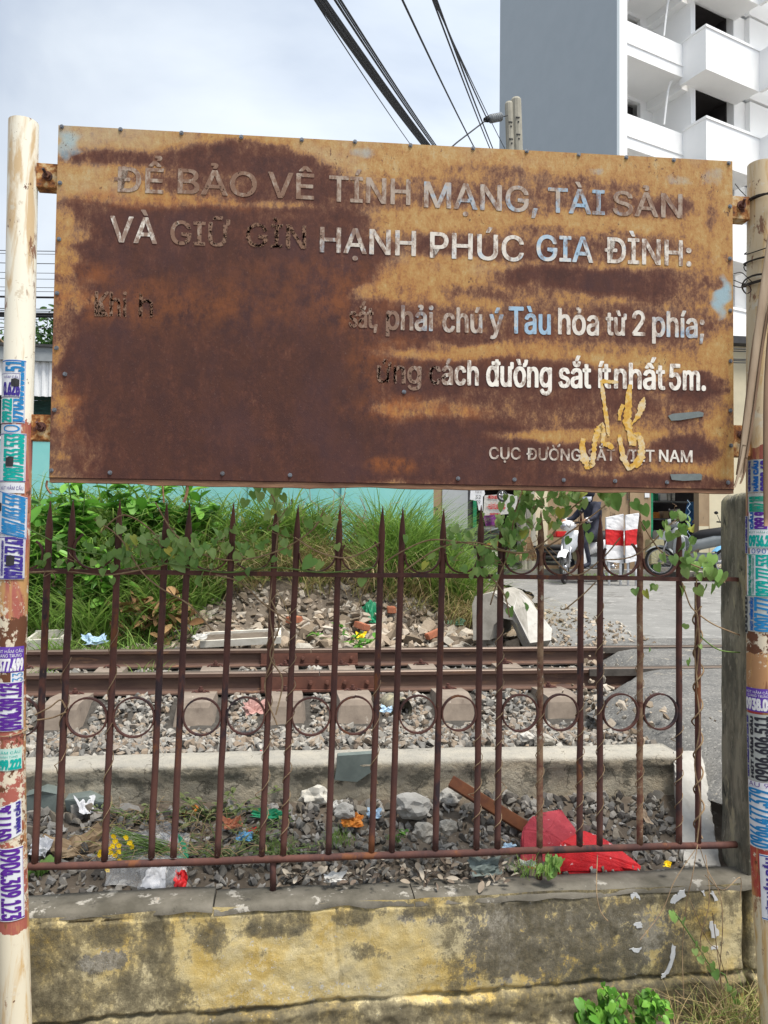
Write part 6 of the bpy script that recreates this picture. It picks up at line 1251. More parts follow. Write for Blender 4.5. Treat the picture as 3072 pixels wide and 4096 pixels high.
c_ = PZ(2470, 2330, 1.1); P = np.array([(c_.x+RNG.uniform(-.7, .75), c_.y+RNG.normal(0, .22)+.35, road_z(12.3)) for _ in range(900)]); n = len(P)
blades('verge_grass', P, RNG.uniform(.05, .24, n), RNG.uniform(.006, .014, n), RNG.uniform(.1, .6, n), RNG.uniform(.3, .8, n), M['grass'], label='patch of grass on the road below the white and red panels', cat='grass')
for cx_, cy_, lb in ((1350, 3370, 'small grass tuft in the litter left of the fence foot'), (2130, 3490, 'small grass tuft by the red footing'), (1120, 3400, 'sparse grass in the litter by the fence foot post')):
    c_ = PZ(cx_, cy_, .58); P = np.array([(c_.x+RNG.normal(0, .035), c_.y+RNG.normal(0, .03), c_.z) for _ in range(110)]); n = 110
    blades('grass_tuft', P, RNG.uniform(.03, .08, n), RNG.uniform(.0015, .003, n), RNG.uniform(.1, .5, n), RNG.uniform(.2, .7, n), M['grass'], label=lb, cat='grass', seg=3)

def leaf_obs(name, parent, me_list, pts, sizes, rots):
    for p, s_, r in zip(pts, sizes, rots): inst(name, random.choice(me_list), parent, p, r, s_)
def mesh_of(vsfs, mat, name='leaf'):
    me = raw_mesh(name, vsfs[0], np.array([[a, b, c] for f in vsfs[1] for a, b, c in ((f[0], f[1], f[2]), (f[0], f[2], f[3]))])); me.materials.append(mat); me.polygons.foreach_set('use_smooth', [True]*len(me.polygons)); return me
LM = [mesh_of(v, M['leaf']) for v in OV]; DLM = [mesh_of(v, M['brownleaf']) for v in OV]
def shrub(cx_px, top_px, Y, n, spread_, hgt, size, label, mats=LM, name='broadleaf_shrub'):
    tp_ = PY(cx_px, top_px, Y); b0 = Vector((tp_.x, Y, H(tp_.x, Y))); t = thing(name, b0, label, 'shrub'); stems = []
    hgt = max(.3, tp_.z-b0.z)
    for k in range(max(3, n//22)):
        a = rnd(0, 6.28); r = rnd(.1, 1)*spread_; h_ = hgt*rnd(.65, 1); e = b0+Vector((math.cos(a)*r, math.sin(a)*r*.6, h_)); mid_ = b0+Vector((math.cos(a)*r*.35, math.sin(a)*r*.3, h_*.55))
        MB().tube([b0, mid_, e], [.012, .009, .005], 5).build('stem', M['greenstem'], t); stems.append((b0, mid_, e))
    per_ = n//len(stems)
    for (s0, s1, s2) in stems:
        for q in range(per_):
            f = rnd(.25, 1); p = (s0*(1-f)**2+s1*2*f*(1-f)+s2*f*f); a = rnd(0, 6.28); inst('leaf', random.choice(mats), t, p+Vector((rnd(-.03, .03), rnd(-.03, .03), rnd(-.02, .02))), (rnd(-.5, .7), rnd(-.5, .5), a), size*rnd(.6, 1.25))
    return t
shrub(330, 1915, 8.2, 190, .46, 1, .24, 'broad-leaved green shrub nearest the left pole, rising to the sign bottom')
shrub(560, 1925, 8.5, 170, .46, 1, .24, 'broad-leaved green shrub below the sign, second from the left pole')
shrub(780, 1960, 8.6, 140, .35, 1, .20, 'leafy shrub before the turquoise fence with lower rounded top')
shrub(180, 2100, 7.9, 110, .35, 1, .18, 'low leafy shrub at the far left beside the pole')
shrub(420, 2200, 7.8, 110, .38, 1, .17, 'low leafy shrub in front of the taller shrubs')
# bare twiggy bush
tp_ = PY(1330, 2010, 9.0); t = thing('twiggy_bush', (tp_.x, 9.0, H(tp_.x, 9)), 'tangle of bare brown twigs against the turquoise fence', 'bush')
for k in range(34):
    p = Vector((tp_.x+rnd(-.5, .5), 9.0+rnd(-.2, .2), H(tp_.x, 9))); q = [p]
    for i in range(6): p = p+Vector((rnd(-.16, .16), rnd(-.05, .05), rnd(.0, .22))); q.append(p)
    MB().tube(q, [.007, .006, .005, .005, .004, .003, .002], 4).build('twig', M['vine'], t)
# litter of brown leaves at the foot of the shrubs
t = thing('fallen_leaves', (-1.7, 7.4, .9), 'heap of dry orange brown leaves under the left shrubs', 'leaves')
for k in range(130):
    p = PY(rnd(390, 850)*.6+rnd(180, 300), rnd(2380, 2560), 7.5+rnd(-.15, .25)); inst('dry_leaf', random.choice(DLM), t, p, (rnd(-1, 1), rnd(-1, 1), rnd(0, 6)), rnd(.09, .2))
# heart leaves
def heart(mat, cup):
    pts = [(0, -1.0), (.28, -.72), (.47, -.42), (.55, -.12), (.50, .12), (.36, .26), (.18, .24), (0, .08), (-.18, .24), (-.36, .26), (-.50, .12), (-.55, -.12), (-.47, -.42), (-.28, -.72)]
    V = [(0, 0, -.30)]+[(x, cup*(abs(x)*.9)+.06*math.sin(z*5), z) for x, z in pts]; n = len(pts)
    me = raw_mesh('leaf', np.array(V, dtype=float), np.array([(0, i+1, (i+1) % n+1) for i in range(n)])); me.materials.append(mat); me.polygons.foreach_set('use_smooth', [True]*n); return me
GHL = [heart(M['leaf'], c_) for c_ in (-.35, -.1, .2)]
HL = [heart(M['vleaf'], c_) for c_ in (-.35, -.15, .2, -.5, .05)]; YL = [heart(M['yleaf'], -.2)]
def vine(label, singles, clusters, stems, loc):
    t = thing('climbing_vine', loc, label, 'vine'); L_ = []
    for x, y, s_ in singles: L_.append((x, y, s_, False))
    for (cx_, cy_, sx_, sy_, n, a, b) in clusters:
        for _ in range(n): L_.append((cx_+random.gauss(0, .5)*sx_, cy_+random.gauss(0, .5)*sy_, rnd(a, b), True))
    for x, y, s_, j in L_:
        Y = FY+rnd(-.075, .03) if j else FY-.03+rnd(-.02, .02); p = PY(x, y-s_*.25, Y); k = s_/FPX*3.05*.92
        yl = random.random() < .04
        inst('leaf', random.choice(YL if yl else HL), t, p, (rnd(-.7, .45), rnd(-.7, .7), rnd(-1.0, 1.0)), (k*rnd(.8, 1.15), k*rnd(.6, 1.6), k*rnd(.85, 1.15)))
    for st in stems:
        pts = smooth_path([PY(x+rnd(-3, 3), y, FY-.02+rnd(-.02, .02)) for x, y in st], 6); MB().tube(pts, .0030, 5).build('stem', M['vine'] if random.random() < .8 else M['greenstem'], t)
    # loose tendrils
    for (cx_, cy_, sx_, sy_, n, a, b) in clusters:
        for _ in range(max(2, n//6)):
            x, y = cx_+random.gauss(0, .5)*sx_, cy_+random.gauss(0, .5)*sy_; pts = []
            for q in range(7): pts.append(PY(x, y, FY-.02+rnd(-.03, .02))); x += rnd(-34, 34); y += rnd(-22, 30)
            MB().tube(smooth_path(pts, 4), rnd(.0010, .0018), 4).build('tendril', M['vine'] if random.random() < .75 else M['greenstem'], t)
    return t
c6 = lambda *L: [(x*.9259, 1900+y*.9259, s_*.9259) for x, y, s_ in L]
c7 = lambda *L: [(1536+x*.9259, 1900+y*.9259, s_*.9259) for x, y, s_ in L]
left_s = c6((1115, 50, 48), (1168, 60, 66), (1187, 100, 46), (1203, 130, 44), (1095, 85, 40), (1060, 120, 40), (525, 235, 48), (440, 208, 40), (560, 270, 40), (620, 240, 36), (740, 258, 42), (745, 335, 56), (760, 385, 62), (785, 365, 48), (720, 355, 40), (802, 325, 48), (837, 300, 40), (838, 378, 36), (905, 340, 48), (1012, 235, 44), (1080, 340, 44), (1082, 415, 46), (1046, 447, 44), (875, 442, 50), (858, 462, 36), (495, 402, 42), (485, 458, 30), (183, 380, 34), (215, 362, 40), (172, 380, 30), (1120, 313, 42), (1187, 232, 34), (1230, 250, 44), (1226, 295, 40), (1252, 337, 36), (1330, 210, 38), (1380, 190, 30), (1412, 192, 34), (1455, 210, 36), (1456, 310, 32), (1346, 377, 58), (1386, 388, 42), (1565, 463, 48), (1560, 285, 38), (680, 320, 34), (600, 330, 42), (555, 315, 40), (520, 345, 38), (640, 300, 34), (415, 335, 34), (375, 298, 34), (690, 380, 34), (630, 350, 36), (975, 300, 30), (1230, 290, 28))
vine('climbing vine with heart-shaped leaves tangled along the left half of the fence rail', left_s, [(640, 2190, 190, 70, 46, 24, 42), (960, 2190, 180, 70, 22, 22, 40), (520, 2200, 260, 80, 34, 20, 36), (1110, 2010, 60, 90, 16, 24, 40), (330, 2260, 200, 50, 14, 20, 34)],
     [[(120, 2120), (300, 2200), (520, 2230), (700, 2260), (900, 2290), (1100, 2270), (1300, 2290), (1500, 2270)], [(380, 2080), (480, 2150), (560, 2280), (640, 2350), (760, 2420), (850, 2520)], [(620, 2010), (700, 2140), (820, 2220), (960, 2240), (1120, 2200), (1250, 2120), (1290, 2050)], [(1040, 1935), (1090, 1990), (1110, 2100), (1090, 2300), (1080, 2450), (1095, 2600), (1060, 2750), (1110, 2900)], [(1085, 2400), (1120, 2500), (1080, 2620), (1130, 2720), (1100, 2860)], [(110, 2290), (260, 2285), (420, 2300), (560, 2280), (700, 2250)], [(140, 2860), (200, 2830), (240, 2800), (260, 2830)], [(150, 2880), (210, 2870), (262, 2848)], [(700, 2110), (640, 2200), (560, 2260), (430, 2290)], [(860, 2300), (960, 2330), (1060, 2420), (1180, 2500)], [(400, 2130), (500, 2060), (620, 2140), (650, 2250)], [(1180, 2150), (1280, 2210), (1400, 2230), (1520, 2170)]], (.1, FY, 1.7))
right_s = c7((95, 275, 34), (212, 350, 44), (182, 390, 40), (300, 365, 34), (340, 410, 40), (625, 52, 68), (665, 68, 56), (612, 110, 52), (640, 150, 50), (600, 140, 56), (560, 190, 46), (580, 240, 52), (618, 215, 46), (600, 255, 46), (545, 245, 40), (980, 117, 66), (1022, 75, 56), (1080, 130, 48), (1122, 148, 52), (1130, 215, 42), (950, 85, 50), (1265, 175, 46), (1295, 180, 44), (1330, 235, 42), (1215, 215, 42), (1180, 400, 44), (1205, 355, 40), (1290, 310, 50), (1325, 320, 46), (1310, 350, 42), (1385, 370, 48), (1300, 395, 44), (1440, 430, 56), (1415, 425, 54), (1465, 440, 52), (1450, 460, 56), (1425, 490, 52), (1390, 490, 44), (1357, 500, 44), (1086, 505, 42), (1130, 512, 36), (1150, 486, 40), (1172, 487, 30), (525, 525, 40), (545, 590, 44), (608, 567, 46), (1145, 755, 24), (1318, 812, 42), (1365, 690, 26), (1365, 740+0, 20), (885, 268, 42), (875, 225, 34), (800, 285, 40), (1305, 655, 32), (375, 440, 30), (425, 425, 44), (400, 415, 38), (440, 375, 50), (410, 380, 40), (430, 335, 44), (465, 345, 42), (395, 330, 40), (365, 270, 40), (325, 265, 36))
vine('climbing vine with a dense clump of heart-shaped leaves over the right half of the fence', right_s, [(2080, 2050, 100, 170, 50, 24, 50), (2030, 2120, 70, 120, 22, 22, 44), (2260, 1995, 110, 60, 26, 26, 50), (2210, 2070, 60, 60, 9, 26, 44), (2420, 1970, 40, 30, 4, 26, 40), (1950, 2250, 70, 70, 14, 28, 44), (2710, 2110, 60, 60, 12, 26, 44), (2790, 2260, 90, 80, 16, 28, 50), (1790, 2160, 90, 50, 12, 22, 38)],
     [[(1540, 2250), (1620, 2200), (1720, 2160), (1850, 2170), (1990, 2200), (2100, 2210), (2200, 2150), (2260, 2060), (2330, 2000)], [(1620, 2280), (1760, 2190), (1900, 2170), (2060, 2210), (2180, 2190), (2320, 2100), (2420, 2020)], [(2090, 1880), (2092, 1940), (2060, 2060), (2040, 2200), (2000, 2300), (1960, 2420)], [(2400, 2240), (2520, 2230), (2600, 2180), (2690, 2090), (2740, 2070)], [(2560, 2080), (2640, 2200), (2720, 2240), (2820, 2280), (2900, 2330)], [(2790, 2280), (2780, 2400), (2800, 2560), (2786, 2720), (2800, 2900), (2780, 3060), (2800, 3200), (2785, 3370)], [(2730, 2330), (2760, 2420), (2792, 2470), (2780, 2600), (2790, 2750)], [(2796, 2460), (2860, 2500), (2960, 2540), (3040, 2560)], [(2796, 2540), (2880, 2600), (2990, 2610)], [(2380, 2330), (2330, 2380), (2260, 2440)], [(1960, 2300), (2020, 2380), (2040, 2470)], [(2170, 2180), (2290, 2300), (2400, 2240), (2480, 2150)]], (1.4, FY, 1.7))
# dry twining stems round the bars
t = thing('dry_twining_stem', (.9, FY, .7), 'thin dry brown stems twisted round the fence bars', 'vine')
for k, z0_, z1_, turns in ((2, .70, 1.5, 5), (6, .66, 1.65, 7), (7, .66, 1.6, 9), (9, .9, 1.3, 3), (13, .66, 1.5, 8), (14, .7, 1.3, 5), (15, .64, 1.2, 6), (16, .68, 1.6, 7), (17, .7, 1.4, 6), (18, .64, 1.1, 5), (12, .7, 1.1, 4), (1, .9, 1.4, 3)):
    pts = []; n = int(turns*9)
    for q in range(n+1):
        z = z0_+(z1_-z0_)*q/n; a = 2*math.pi*turns*q/n; r = .0165+.006*nz(q*.2, k, 1, 8)+(.02 if nz(q*.15, k, 1, 2) > .45 else 0); pts.append((barx(k, z)+r*math.cos(a), FY+r*math.sin(a), z))
    MB().tube(pts, .0018, 4).build('stem', M['vine'], t)
pts = []
for q in range(120):
    z = .64+.95*q/119; a = q*.36; r = .018+.012*max(0, nz(q*.1, 0, 1, 9)); pts.append((PY(2792, 2900, FY).x+r*math.cos(a), FY+r*math.sin(a), z))
MB().tube(pts, .0035, 5).build('stem', M['vine'], t)
# hanging strands and weeds at the right end of the wall
t = thing('hanging_strands', (1.65, 2.85, .5), 'thin dry brown strands hanging down the right end of the wall', 'vine')
for st in ([(2790, 3380), (2770, 3500), (2745, 3620), (2730, 3800), (2735, 4000)], [(2800, 3390), (2830, 3480), (2880, 3580), (2890, 3720), (2880, 3900), (2905, 4096)], [(2780, 3400), (2700, 3520), (2650, 3640), (2560, 3760)], [(2822, 3420), (2838, 3600), (2800, 3780), (2850, 3900), (2920, 4060)], [(2820, 3500), (2890, 3560), (2960, 3510), (2960, 3600)], [(2390, 3420), (2386, 3560), (2400, 3640), (2432, 3685)], [(2700, 3960), (2780, 4040), (2830, 4096)], [(2760, 3600), (2830, 3760), (2870, 3800), (2900, 3900)], [(2850, 3650), (2868, 3800), (2890, 3960)]):
    MB().tube(smooth_path([PY(x, y, 2.80+rnd(-.03, .04) if y > 3480 else 2.93) for x, y in st], 6), .0017, 4).build('strand', M['vine'], t)
for st, lv in (([(2690, 3640), (2720, 3680), (2760, 3740), (2800, 3800), (2840, 3860), (2900, 3900)], [(2700, 3670), (2735, 3680), (2690, 3650), (2790, 3770), (2820, 3790), (2780, 3800), (2800, 3830), (2840, 3870), (2860, 3885), (2850, 3855)]), ([(2900, 3900), (2920, 3960), (2940, 4010)], [(2915, 3945), (2930, 3960), (2945, 4000)])):
    MB().tube(smooth_path([PY(x, y, 2.80) for x, y in st], 5), .003, 5).build('green_strand', M['greenstem'], t)
    for x, y in lv: inst('leaf', random.choice(HL), t, PY(x, y, 2.79), (rnd(-.4, .3), rnd(-.6, .6), rnd(-1, 1)), rnd(.020, .036))
def weed(pxc, pyt, Yc, n, size, wpx, label, hg=None, mats=None):
    mats = mats or GHL
    b0 = PY(pxc, 4140, Yc); tp_ = PY(pxc, pyt, Yc); w_ = wpx/FPX*Yc; t = thing('green_weed', (b0.x, Yc, b0.z), label, 'weed')
    for k in range(5): MB().tube([b0, Vector((b0.x+rnd(-1, 1)*w_*.3, Yc, (b0.z+tp_.z)/2)), Vector((b0.x+rnd(-1, 1)*w_*.5, Yc+rnd(-.03, .03), tp_.z-.01))], .003, 5).build('stem', M['greenstem'], t)
    for k in range(n):
        f = rnd(0, 1); z = tp_.z-(tp_.z-b0.z)*(1-f); inst('leaf', random.choice(mats), t, (b0.x+random.gauss(0, .32)*w_*(1.1-.5*f), Yc+rnd(-.06, .05), z), (rnd(-1.1, .0), rnd(-.6, .6), rnd(-1.5, 1.5)), size*rnd(.6, 1.2))
weed(2440, 3960, 2.76, 150, .027, 110, 'bright green leafy weed at the wall foot, left of the pair'); weed(2595, 3965, 2.76, 150, .025, 120, 'bright green leafy weed at the wall foot, right of the pair'); weed(2350, 4020, 2.74, 50, .038, 90, 'low green weed at the wall foot touching the bottom edge')
P = np.array([(PY(2980, 4000, 2.72).x+RNG.normal(0, .14), 2.74+RNG.normal(0, .05), .0) for _ in range(420)]); n = len(P)
blades('dry_weeds', P, RNG.uniform(.12, .34, n), RNG.uniform(.002, .005, n), RNG.uniform(.05, .6, n), RNG.uniform(.3, 1.1, n), M['straw'], label='dry straw weeds in the bottom right corner by the pole', cat='weeds'); P = P[:120]; P[:, 0] += .08; n = 120
blades('green_weeds', P, RNG.uniform(.10, .26, n), RNG.uniform(.003, .006, n), RNG.uniform(.05, .6, n), RNG.uniform(.3, 1.0, n), M['grass'], label='green blades in the bottom right corner by the pole', cat='weeds')
# weeds in the litter strip
def low_plant(px, py, n, size, spr, label, mats=LM, z=.6):
    c_ = PZ(px, py, z); t = thing('low_weed', c_, label, 'weed')
    for k in range(max(4, n//9)):
        e = c_+Vector((random.gauss(0, spr), random.gauss(0, spr*.5), rnd(.02, spr*1.1))); m_ = c_+(e-c_)*.5+Vector((0, 0, .02)); MB().tube([c_, m_, e], .0016, 4).build('stem', M['greenstem'], t)
        for q in range(9): f = rnd(.2, 1.05); inst('leaf', random.choice(mats), t, c_+(e-c_)*f+Vector((rnd(-.012, .012), rnd(-.012, .012), rnd(0, .02))), (rnd(-.3, .9), rnd(-.4, .4), rnd(0, 6.28)), size*rnd(.6, 1.2))
OLM = [mesh_of(v, M['olive']) for v in OV]
low_plant(830, 3290, 170, .036, .10, 'tall leafy weed with pale olive leaves behind the bouquet', OLM); low_plant(880, 3440, 150, .026, .12, 'low olive weed right of the bouquet below the fence rail', OLM, .56); low_plant(1100, 3450, 120, .020, .09, 'tiny leafed weed by the fence foot post', OLM, .55); low_plant(560, 3300, 90, .024, .10, 'olive weed with small leaves left of the bouquet plastic', OLM, .6); low_plant(1010, 3360, 100, .022, .09, 'small olive weed beside the blue carton', OLM, .58)
low_plant(1440, 2590, 50, .09, .16, 'green weed with broad leaves on the rubble near the far rail', z=.92); low_plant(2200, 3495, 24, .036, .05, 'three leaf weed by the red footing', HL, .56); low_plant(150, 3500, 24, .040, .06, 'green leaves on the wall top beside the left pole', HL, .53); low_plant(1590, 3370, 30, .024, .04, 'small green sprout left of the fence foot', z=.58)
t = thing('dry_twigs', PZ(620, 3330, .6), 'tangle of dry twigs and dead stems around the bouquet', 'twigs')
for k in range(260):
    c_ = PZ(rnd(330, 960), rnd(3160, 3440), .62); d = Vector((rnd(-.12, .12), rnd(-.06, .06), rnd(-.01, .07))); MB().tube([c_, c_+d*.5+Vector((0, 0, .015)), c_+d], .0012, 4).build('twig', M['vine'] if k % 3 else M['straw'], t)

# ================================================================== litter
def crumple(name, px, py, w_, h_, mat, label, cat, z=.62, Y=None, amp=.35, tilt=.6, n=10, rotz=None):
    c_ = PZ(px, py, z) if Y is None else PY(px, py, Y); d = (c_-CAM).length; sx_, sy_ = w_/FPX*d/2, h_/FPX*d/2; g = MB(); sd_ = rnd(0, 50); R = Matrix.Rotation(rnd(-.6, .6) if rotz is None else rotz, 3, 'Z')@Matrix.Rotation(tilt, 3, 'X')
    for j in range(n+1):
        for i in range(n+1):
            u, v = i/n*2-1, j/n*2-1; k = 1+.55*noise.fractal(Vector((u*1.6, v*1.6, sd_)), 1, 2, 3); p = R@Vector((u*sx_*k, v*sy_*k, amp*min(sx_, sy_)*noise.fractal(Vector((u*1.5, v*1.5, sd_)), 1, 2, 4)*2.6)); g.v.append(tuple(c_+p+Vector((0, 0, sy_*.5*tilt))))
    g.f = [(j*(n+1)+i, j*(n+1)+i+1, (j+1)*(n+1)+i+1, (j+1)*(n+1)+i) for j in range(n) for i in range(n)]; g.m = [0]*len(g.f)
    o = g.build(name, M[mat] if isinstance(mat, str) else mat); md = o.modifiers.new('s', 'SOLIDIFY'); md.thickness = .0015; return tag(o, label, cat)
for a in [('plastic_bag', 595, 2628, 60, 40, 'blue', 'blue plastic bag scrap between the rails', 'plastic bag', .86), ('plastic_bag', 690, 2635, 70, 22, 'blue', 'flat blue plastic strip between the rails', 'plastic bag', .86), ('plastic_bag', 375, 2565, 70, 45, 'bluepale', 'pale blue plastic bag beyond the far rail under the shrub', 'plastic bag', .95),
          ('green_cloth', 1490, 2470, 60, 110, 'green', 'dark green cloth scrap hanging on the rubble heap', 'cloth', 1.05), ('green_sheet', 1812, 2492, 90, 34, 'greenpale', 'pale green sheet lying by the concrete culvert', 'sheet', .98), ('yellow_wrapper', 1440, 2552, 36, 36, 'yellow', 'yellow wrapper on the rubble near the far rail', 'wrapper', .95),
          ('orange_wrapper', 1412, 3290, 70, 60, 'orange', 'orange wrapper with white lining in the litter strip', 'wrapper', .62), ('orange_wrapper', 775, 3255, 70, 36, 'orange', 'orange plastic scrap behind the bouquet', 'wrapper', .63), ('orange_wrapper', 930, 3300, 60, 50, 'brick', 'brick orange scrap right of the pale leafed weed', 'wrapper', .62),
          ('green_packet', 1075, 3262, 110, 40, 'green', 'dark green printed packet beside the fence bar', 'packet', .63), ('blue_carton', 980, 3350, 60, 36, 'blue', 'bright blue carton scrap on the litter', 'carton', .6), ('red_wrapper', 1010, 3330, 40, 30, 'red', 'small red wrapper beside the blue carton', 'wrapper', .6),
          ('white_bag', 343, 3235, 50, 70, 'cloth', 'white crumpled bag by the kerb at the left', 'bag', .66), ('white_paper', 1360, 3230, 70, 40, 'paper', 'white paper scrap near the kerb below the slate patch', 'paper', .63), ('white_paper', 1495, 3260, 50, 40, 'bluepale', 'pale bag scrap next to the orange wrapper', 'bag', .63),
          ('white_paper', 1335, 3515, 70, 36, 'paper', 'white paper scrap close to the wall top', 'paper', .54), ('white_paper', 2110, 3455, 56, 24, 'paper', 'white scrap of paper left of the red footing', 'paper', .56), ('blue_packet', 2035, 3390, 44, 26, 'bluepale', 'pale blue packet left of the red footing', 'packet', .58),
          ('yellow_scrap', 2670, 3460, 24, 20, 'yellow', 'bright yellow scrap beside the white beam', 'scrap', .56), ('dark_sheet', 1945, 3480, 100, 60, 'slate', 'dark grey sheet piece standing near the wall top', 'sheet', .55), ('brown_paper', 2900-20, 3400-20, 10, 30, 'ocher', 'brown dry leaf scrap by the beam', 'leaf', .58), ('dry_pod', 2580, 3270, 22, 60, 'bamboo', 'pale dry pod lying on the gravel near the kerb end', 'pod', .62),
          ('pale_wrapper', 160, 3400, 70, 60, 'cloth', 'pale wrapper at the foot of the leftmost fence bars', 'wrapper', .58), ('tan_cardboard', 300, 3400, 170, 90, 'ocher', 'tan flat stone-like cardboard behind the second bar', 'cardboard', .57), ('white_scrap', 800, 2555, 50, 26, 'paper', 'white scrap on the rubble near the far rail', 'scrap', .95), ('red_scrap', 1060, 3015, 26, 18, 'red', 'tiny red scrap on the kerb face', 'scrap', .8),
          ('pink_rag', 1020, 2845, 76, 60, simple('pink_rag', (.45, .27, .24), (.34, .19, .17), 20), 'pinkish rag on the ballast behind the fence ring', 'rag', .84), ('blue_scrap', 1548, 2840, 40, 34, 'bluepale', 'pale blue scrap beside the pipe in the ballast', 'scrap', .84),
          ('magazine', 1810, 2330, 80, 60, 'bluepale', 'crumpled printed paper on the dry grass by the road', 'paper', 1.2), ('magazine', 1845, 2300, 70, 50, 'paper', 'white crumpled paper on the dry grass above the culvert', 'paper', 1.25), ('white_foam_scrap', 1310, 2330, 60, 70, 'foam', 'white foam piece on the bank between the fence bars', 'foam'), ('white_cup', 1455, 2120, 70, 40, 'cloth', 'white plastic piece on top of the bank', 'plastic'), ('white_cup', 1220, 2090, 60, 30, 'foam', 'white scrap near the bank top by the twigs', 'plastic')]:
    nm, px, py, w_, h_, mt, lb, ct = a[:8]; crumple(nm, px, py, w_, h_, mt, lb, ct, *( [a[8]] if len(a) > 8 else [1.35]))
for (px, py, w_, h_, lb) in ((165, 2578, 150, 50, 'white foam box lid by the far rail beside the left pole'), (960, 2572, 330, 36, 'white foam tray filled with soil and grass by the far rail'), (875, 2350, 70, 46, 'white foam lump on the bank above the rubble')):
    Y = 6.95 if py > 2400 else 8.15; a = PY(px-w_/2, py+h_/2, Y); b = PY(px+w_/2, py-h_/2, Y); g = MB(); d = .28 if w_ > 100 else .1; h2 = b.z-a.z
    T = Matrix.Translation(((a.x+b.x)/2, Y+.1, a.z))@Matrix.Rotation(.12, 4, 'X')@Matrix.Rotation(-.05, 4, 'Y'); hw = (b.x-a.x)/2
    g.box(-hw, hw, 0, d, 0, .02, T=T); g.box(-hw, hw, 0, .025, .02, h2*.8, T=T); g.box(-hw, hw, d-.025, d, .02, h2, T=T); g.box(-hw, -hw+.025, .025, d-.025, .02, h2*.9, T=T); g.box(hw-.025, hw, .025, d-.025, .02, h2*.9, T=T)
    if w_ > 200: g.box(-hw+.025, hw-.025, .025, d-.025, .02, h2*.7, mi=1, T=T)
    tag(g.build('foam_box', [M['foam'], M['dirt']]), lb, 'foam box')
# white and pale rocks in the litter strip
for (px, py, s_, mt, lb) in ((1262, 3190, 100, 'foam', 'white chalky rock at the kerb foot below the slate patch'), (1380, 3250, 70, 'concrete_white', 'pale lumpy rock right of the white chalky rock'), (1650, 3230, 120, 'concrete_white', 'large pale rock in the litter strip near the middle'), (1800, 3190, 80, 'concrete_white', 'pale rock left of the leaning timber'), (1790, 3310, 70, 'concrete', 'grey rock below the timber'), (1700, 3330, 90, 'concrete', 'broad grey rock in the litter strip centre'), (700, 2790+0, 10, 'concrete', 'small stone on the ballast'), (2180, 2960-0, 60, 'concrete', 'pale stone lying on the kerb edge at the ballast'), (2110, 2950, 50, 'concrete_white', 'white stone at the ballast edge behind the ring')):
    z = .66 if py > 3100 else .84; c_ = PZ(px, py, z); r = s_/FPX*c_.length*.5; tag(MB().ball(c_, r, 3, (1.1, .8, .75), .55).build('rock', M[mt]), lb, 'rock')
# dead leaves on the near strip
t = thing('dead_leaf_litter', (.3, 3.12, .52), 'litter of grey brown dead leaves behind the wall top right of the fence foot', 'leaves'); PLM = [mesh_of(v, M['paleleaf']) for v in OV]
for k in range(240):
    p = PZ(rnd(1110, 2080), rnd(3435, 3530)+0, .52+rnd(0, .03)); inst('dead_leaf', random.choice(PLM), t, p, (rnd(-.9, .9), rnd(-.9, .9), rnd(0, 6.3)), rnd(.022, .05))
# broken pipe in the ballast
c_ = PY(1585, 2812, 5.02)-Vector((0, 0, .03)); g = MB(); ax = Vector((.35, -.93, -.05)).normalized(); g.tube([c_-ax*.10, c_+ax*.08], .075, 24, cap=False); g.tube([c_-ax*.10, c_+ax*.08], .066, 24, cap=False)
tag(g.build('pipe_piece', M['concrete_dark'], smooth=True), 'short grey pipe piece lying in the ballast under the near rail', 'pipe')
# culvert block
Yc = 7.0; cv = thing('culvert_block', PY(2050, 2560, Yc), 'broken grey and white concrete culvert block with an arched hollow beside the road', 'culvert')
out = [(1893, 2560), (1888, 2420), (1900, 2385), (1970, 2370), (2010, 2385), (2060, 2440), (2120, 2570)]
arch = [(2105, 2572), (2085, 2520), (2050, 2480), (2005, 2472), (1975, 2500), (1960, 2560)]
fo = [PY(x, y, Yc) for x, y in out+arch]; g = MB()
bm = bmesh.new(); bv = [bm.verts.new(p) for p in fo]; f = bm.faces.new(bv); bmesh.ops.triangulate(bm, faces=[f]); bm.verts.index_update(); tris = [[v.index for v in f.verts] for f in bm.faces]; bm.free()
dv = Vector((.36, .55, .02)); n = len(fo)
g.add(fo+[p+dv for p in fo], [tuple(f) for f in tris]+[tuple(n+i for i in reversed(f)) for f in tris]+[(i, n+i, n+(i+1) % n, (i+1) % n) for i in range(n)])
g.build('culvert_shell', M['concrete'], cv)
pts = [PY(x, y, Y) for x, y, Y in ((1965, 2368, 7.0), (2075, 2366, 7.45), (2112, 2395, 7.5), (2208, 2515, 7.2), (2205, 2560, 7.0), (2120, 2572, 6.97), (2055, 2440, 6.97))]
g = MB(); b2_ = [p+Vector((.0, .14, -.10)) for p in pts]; n = len(pts); g.add(pts+b2_, [tuple(range(n)), tuple(range(2*n-1, n-1, -1))]+[(i, n+i, n+(i+1) % n, (i+1) % n) for i in range(n)]); g.build('white_slab', M['concrete_white'], cv)
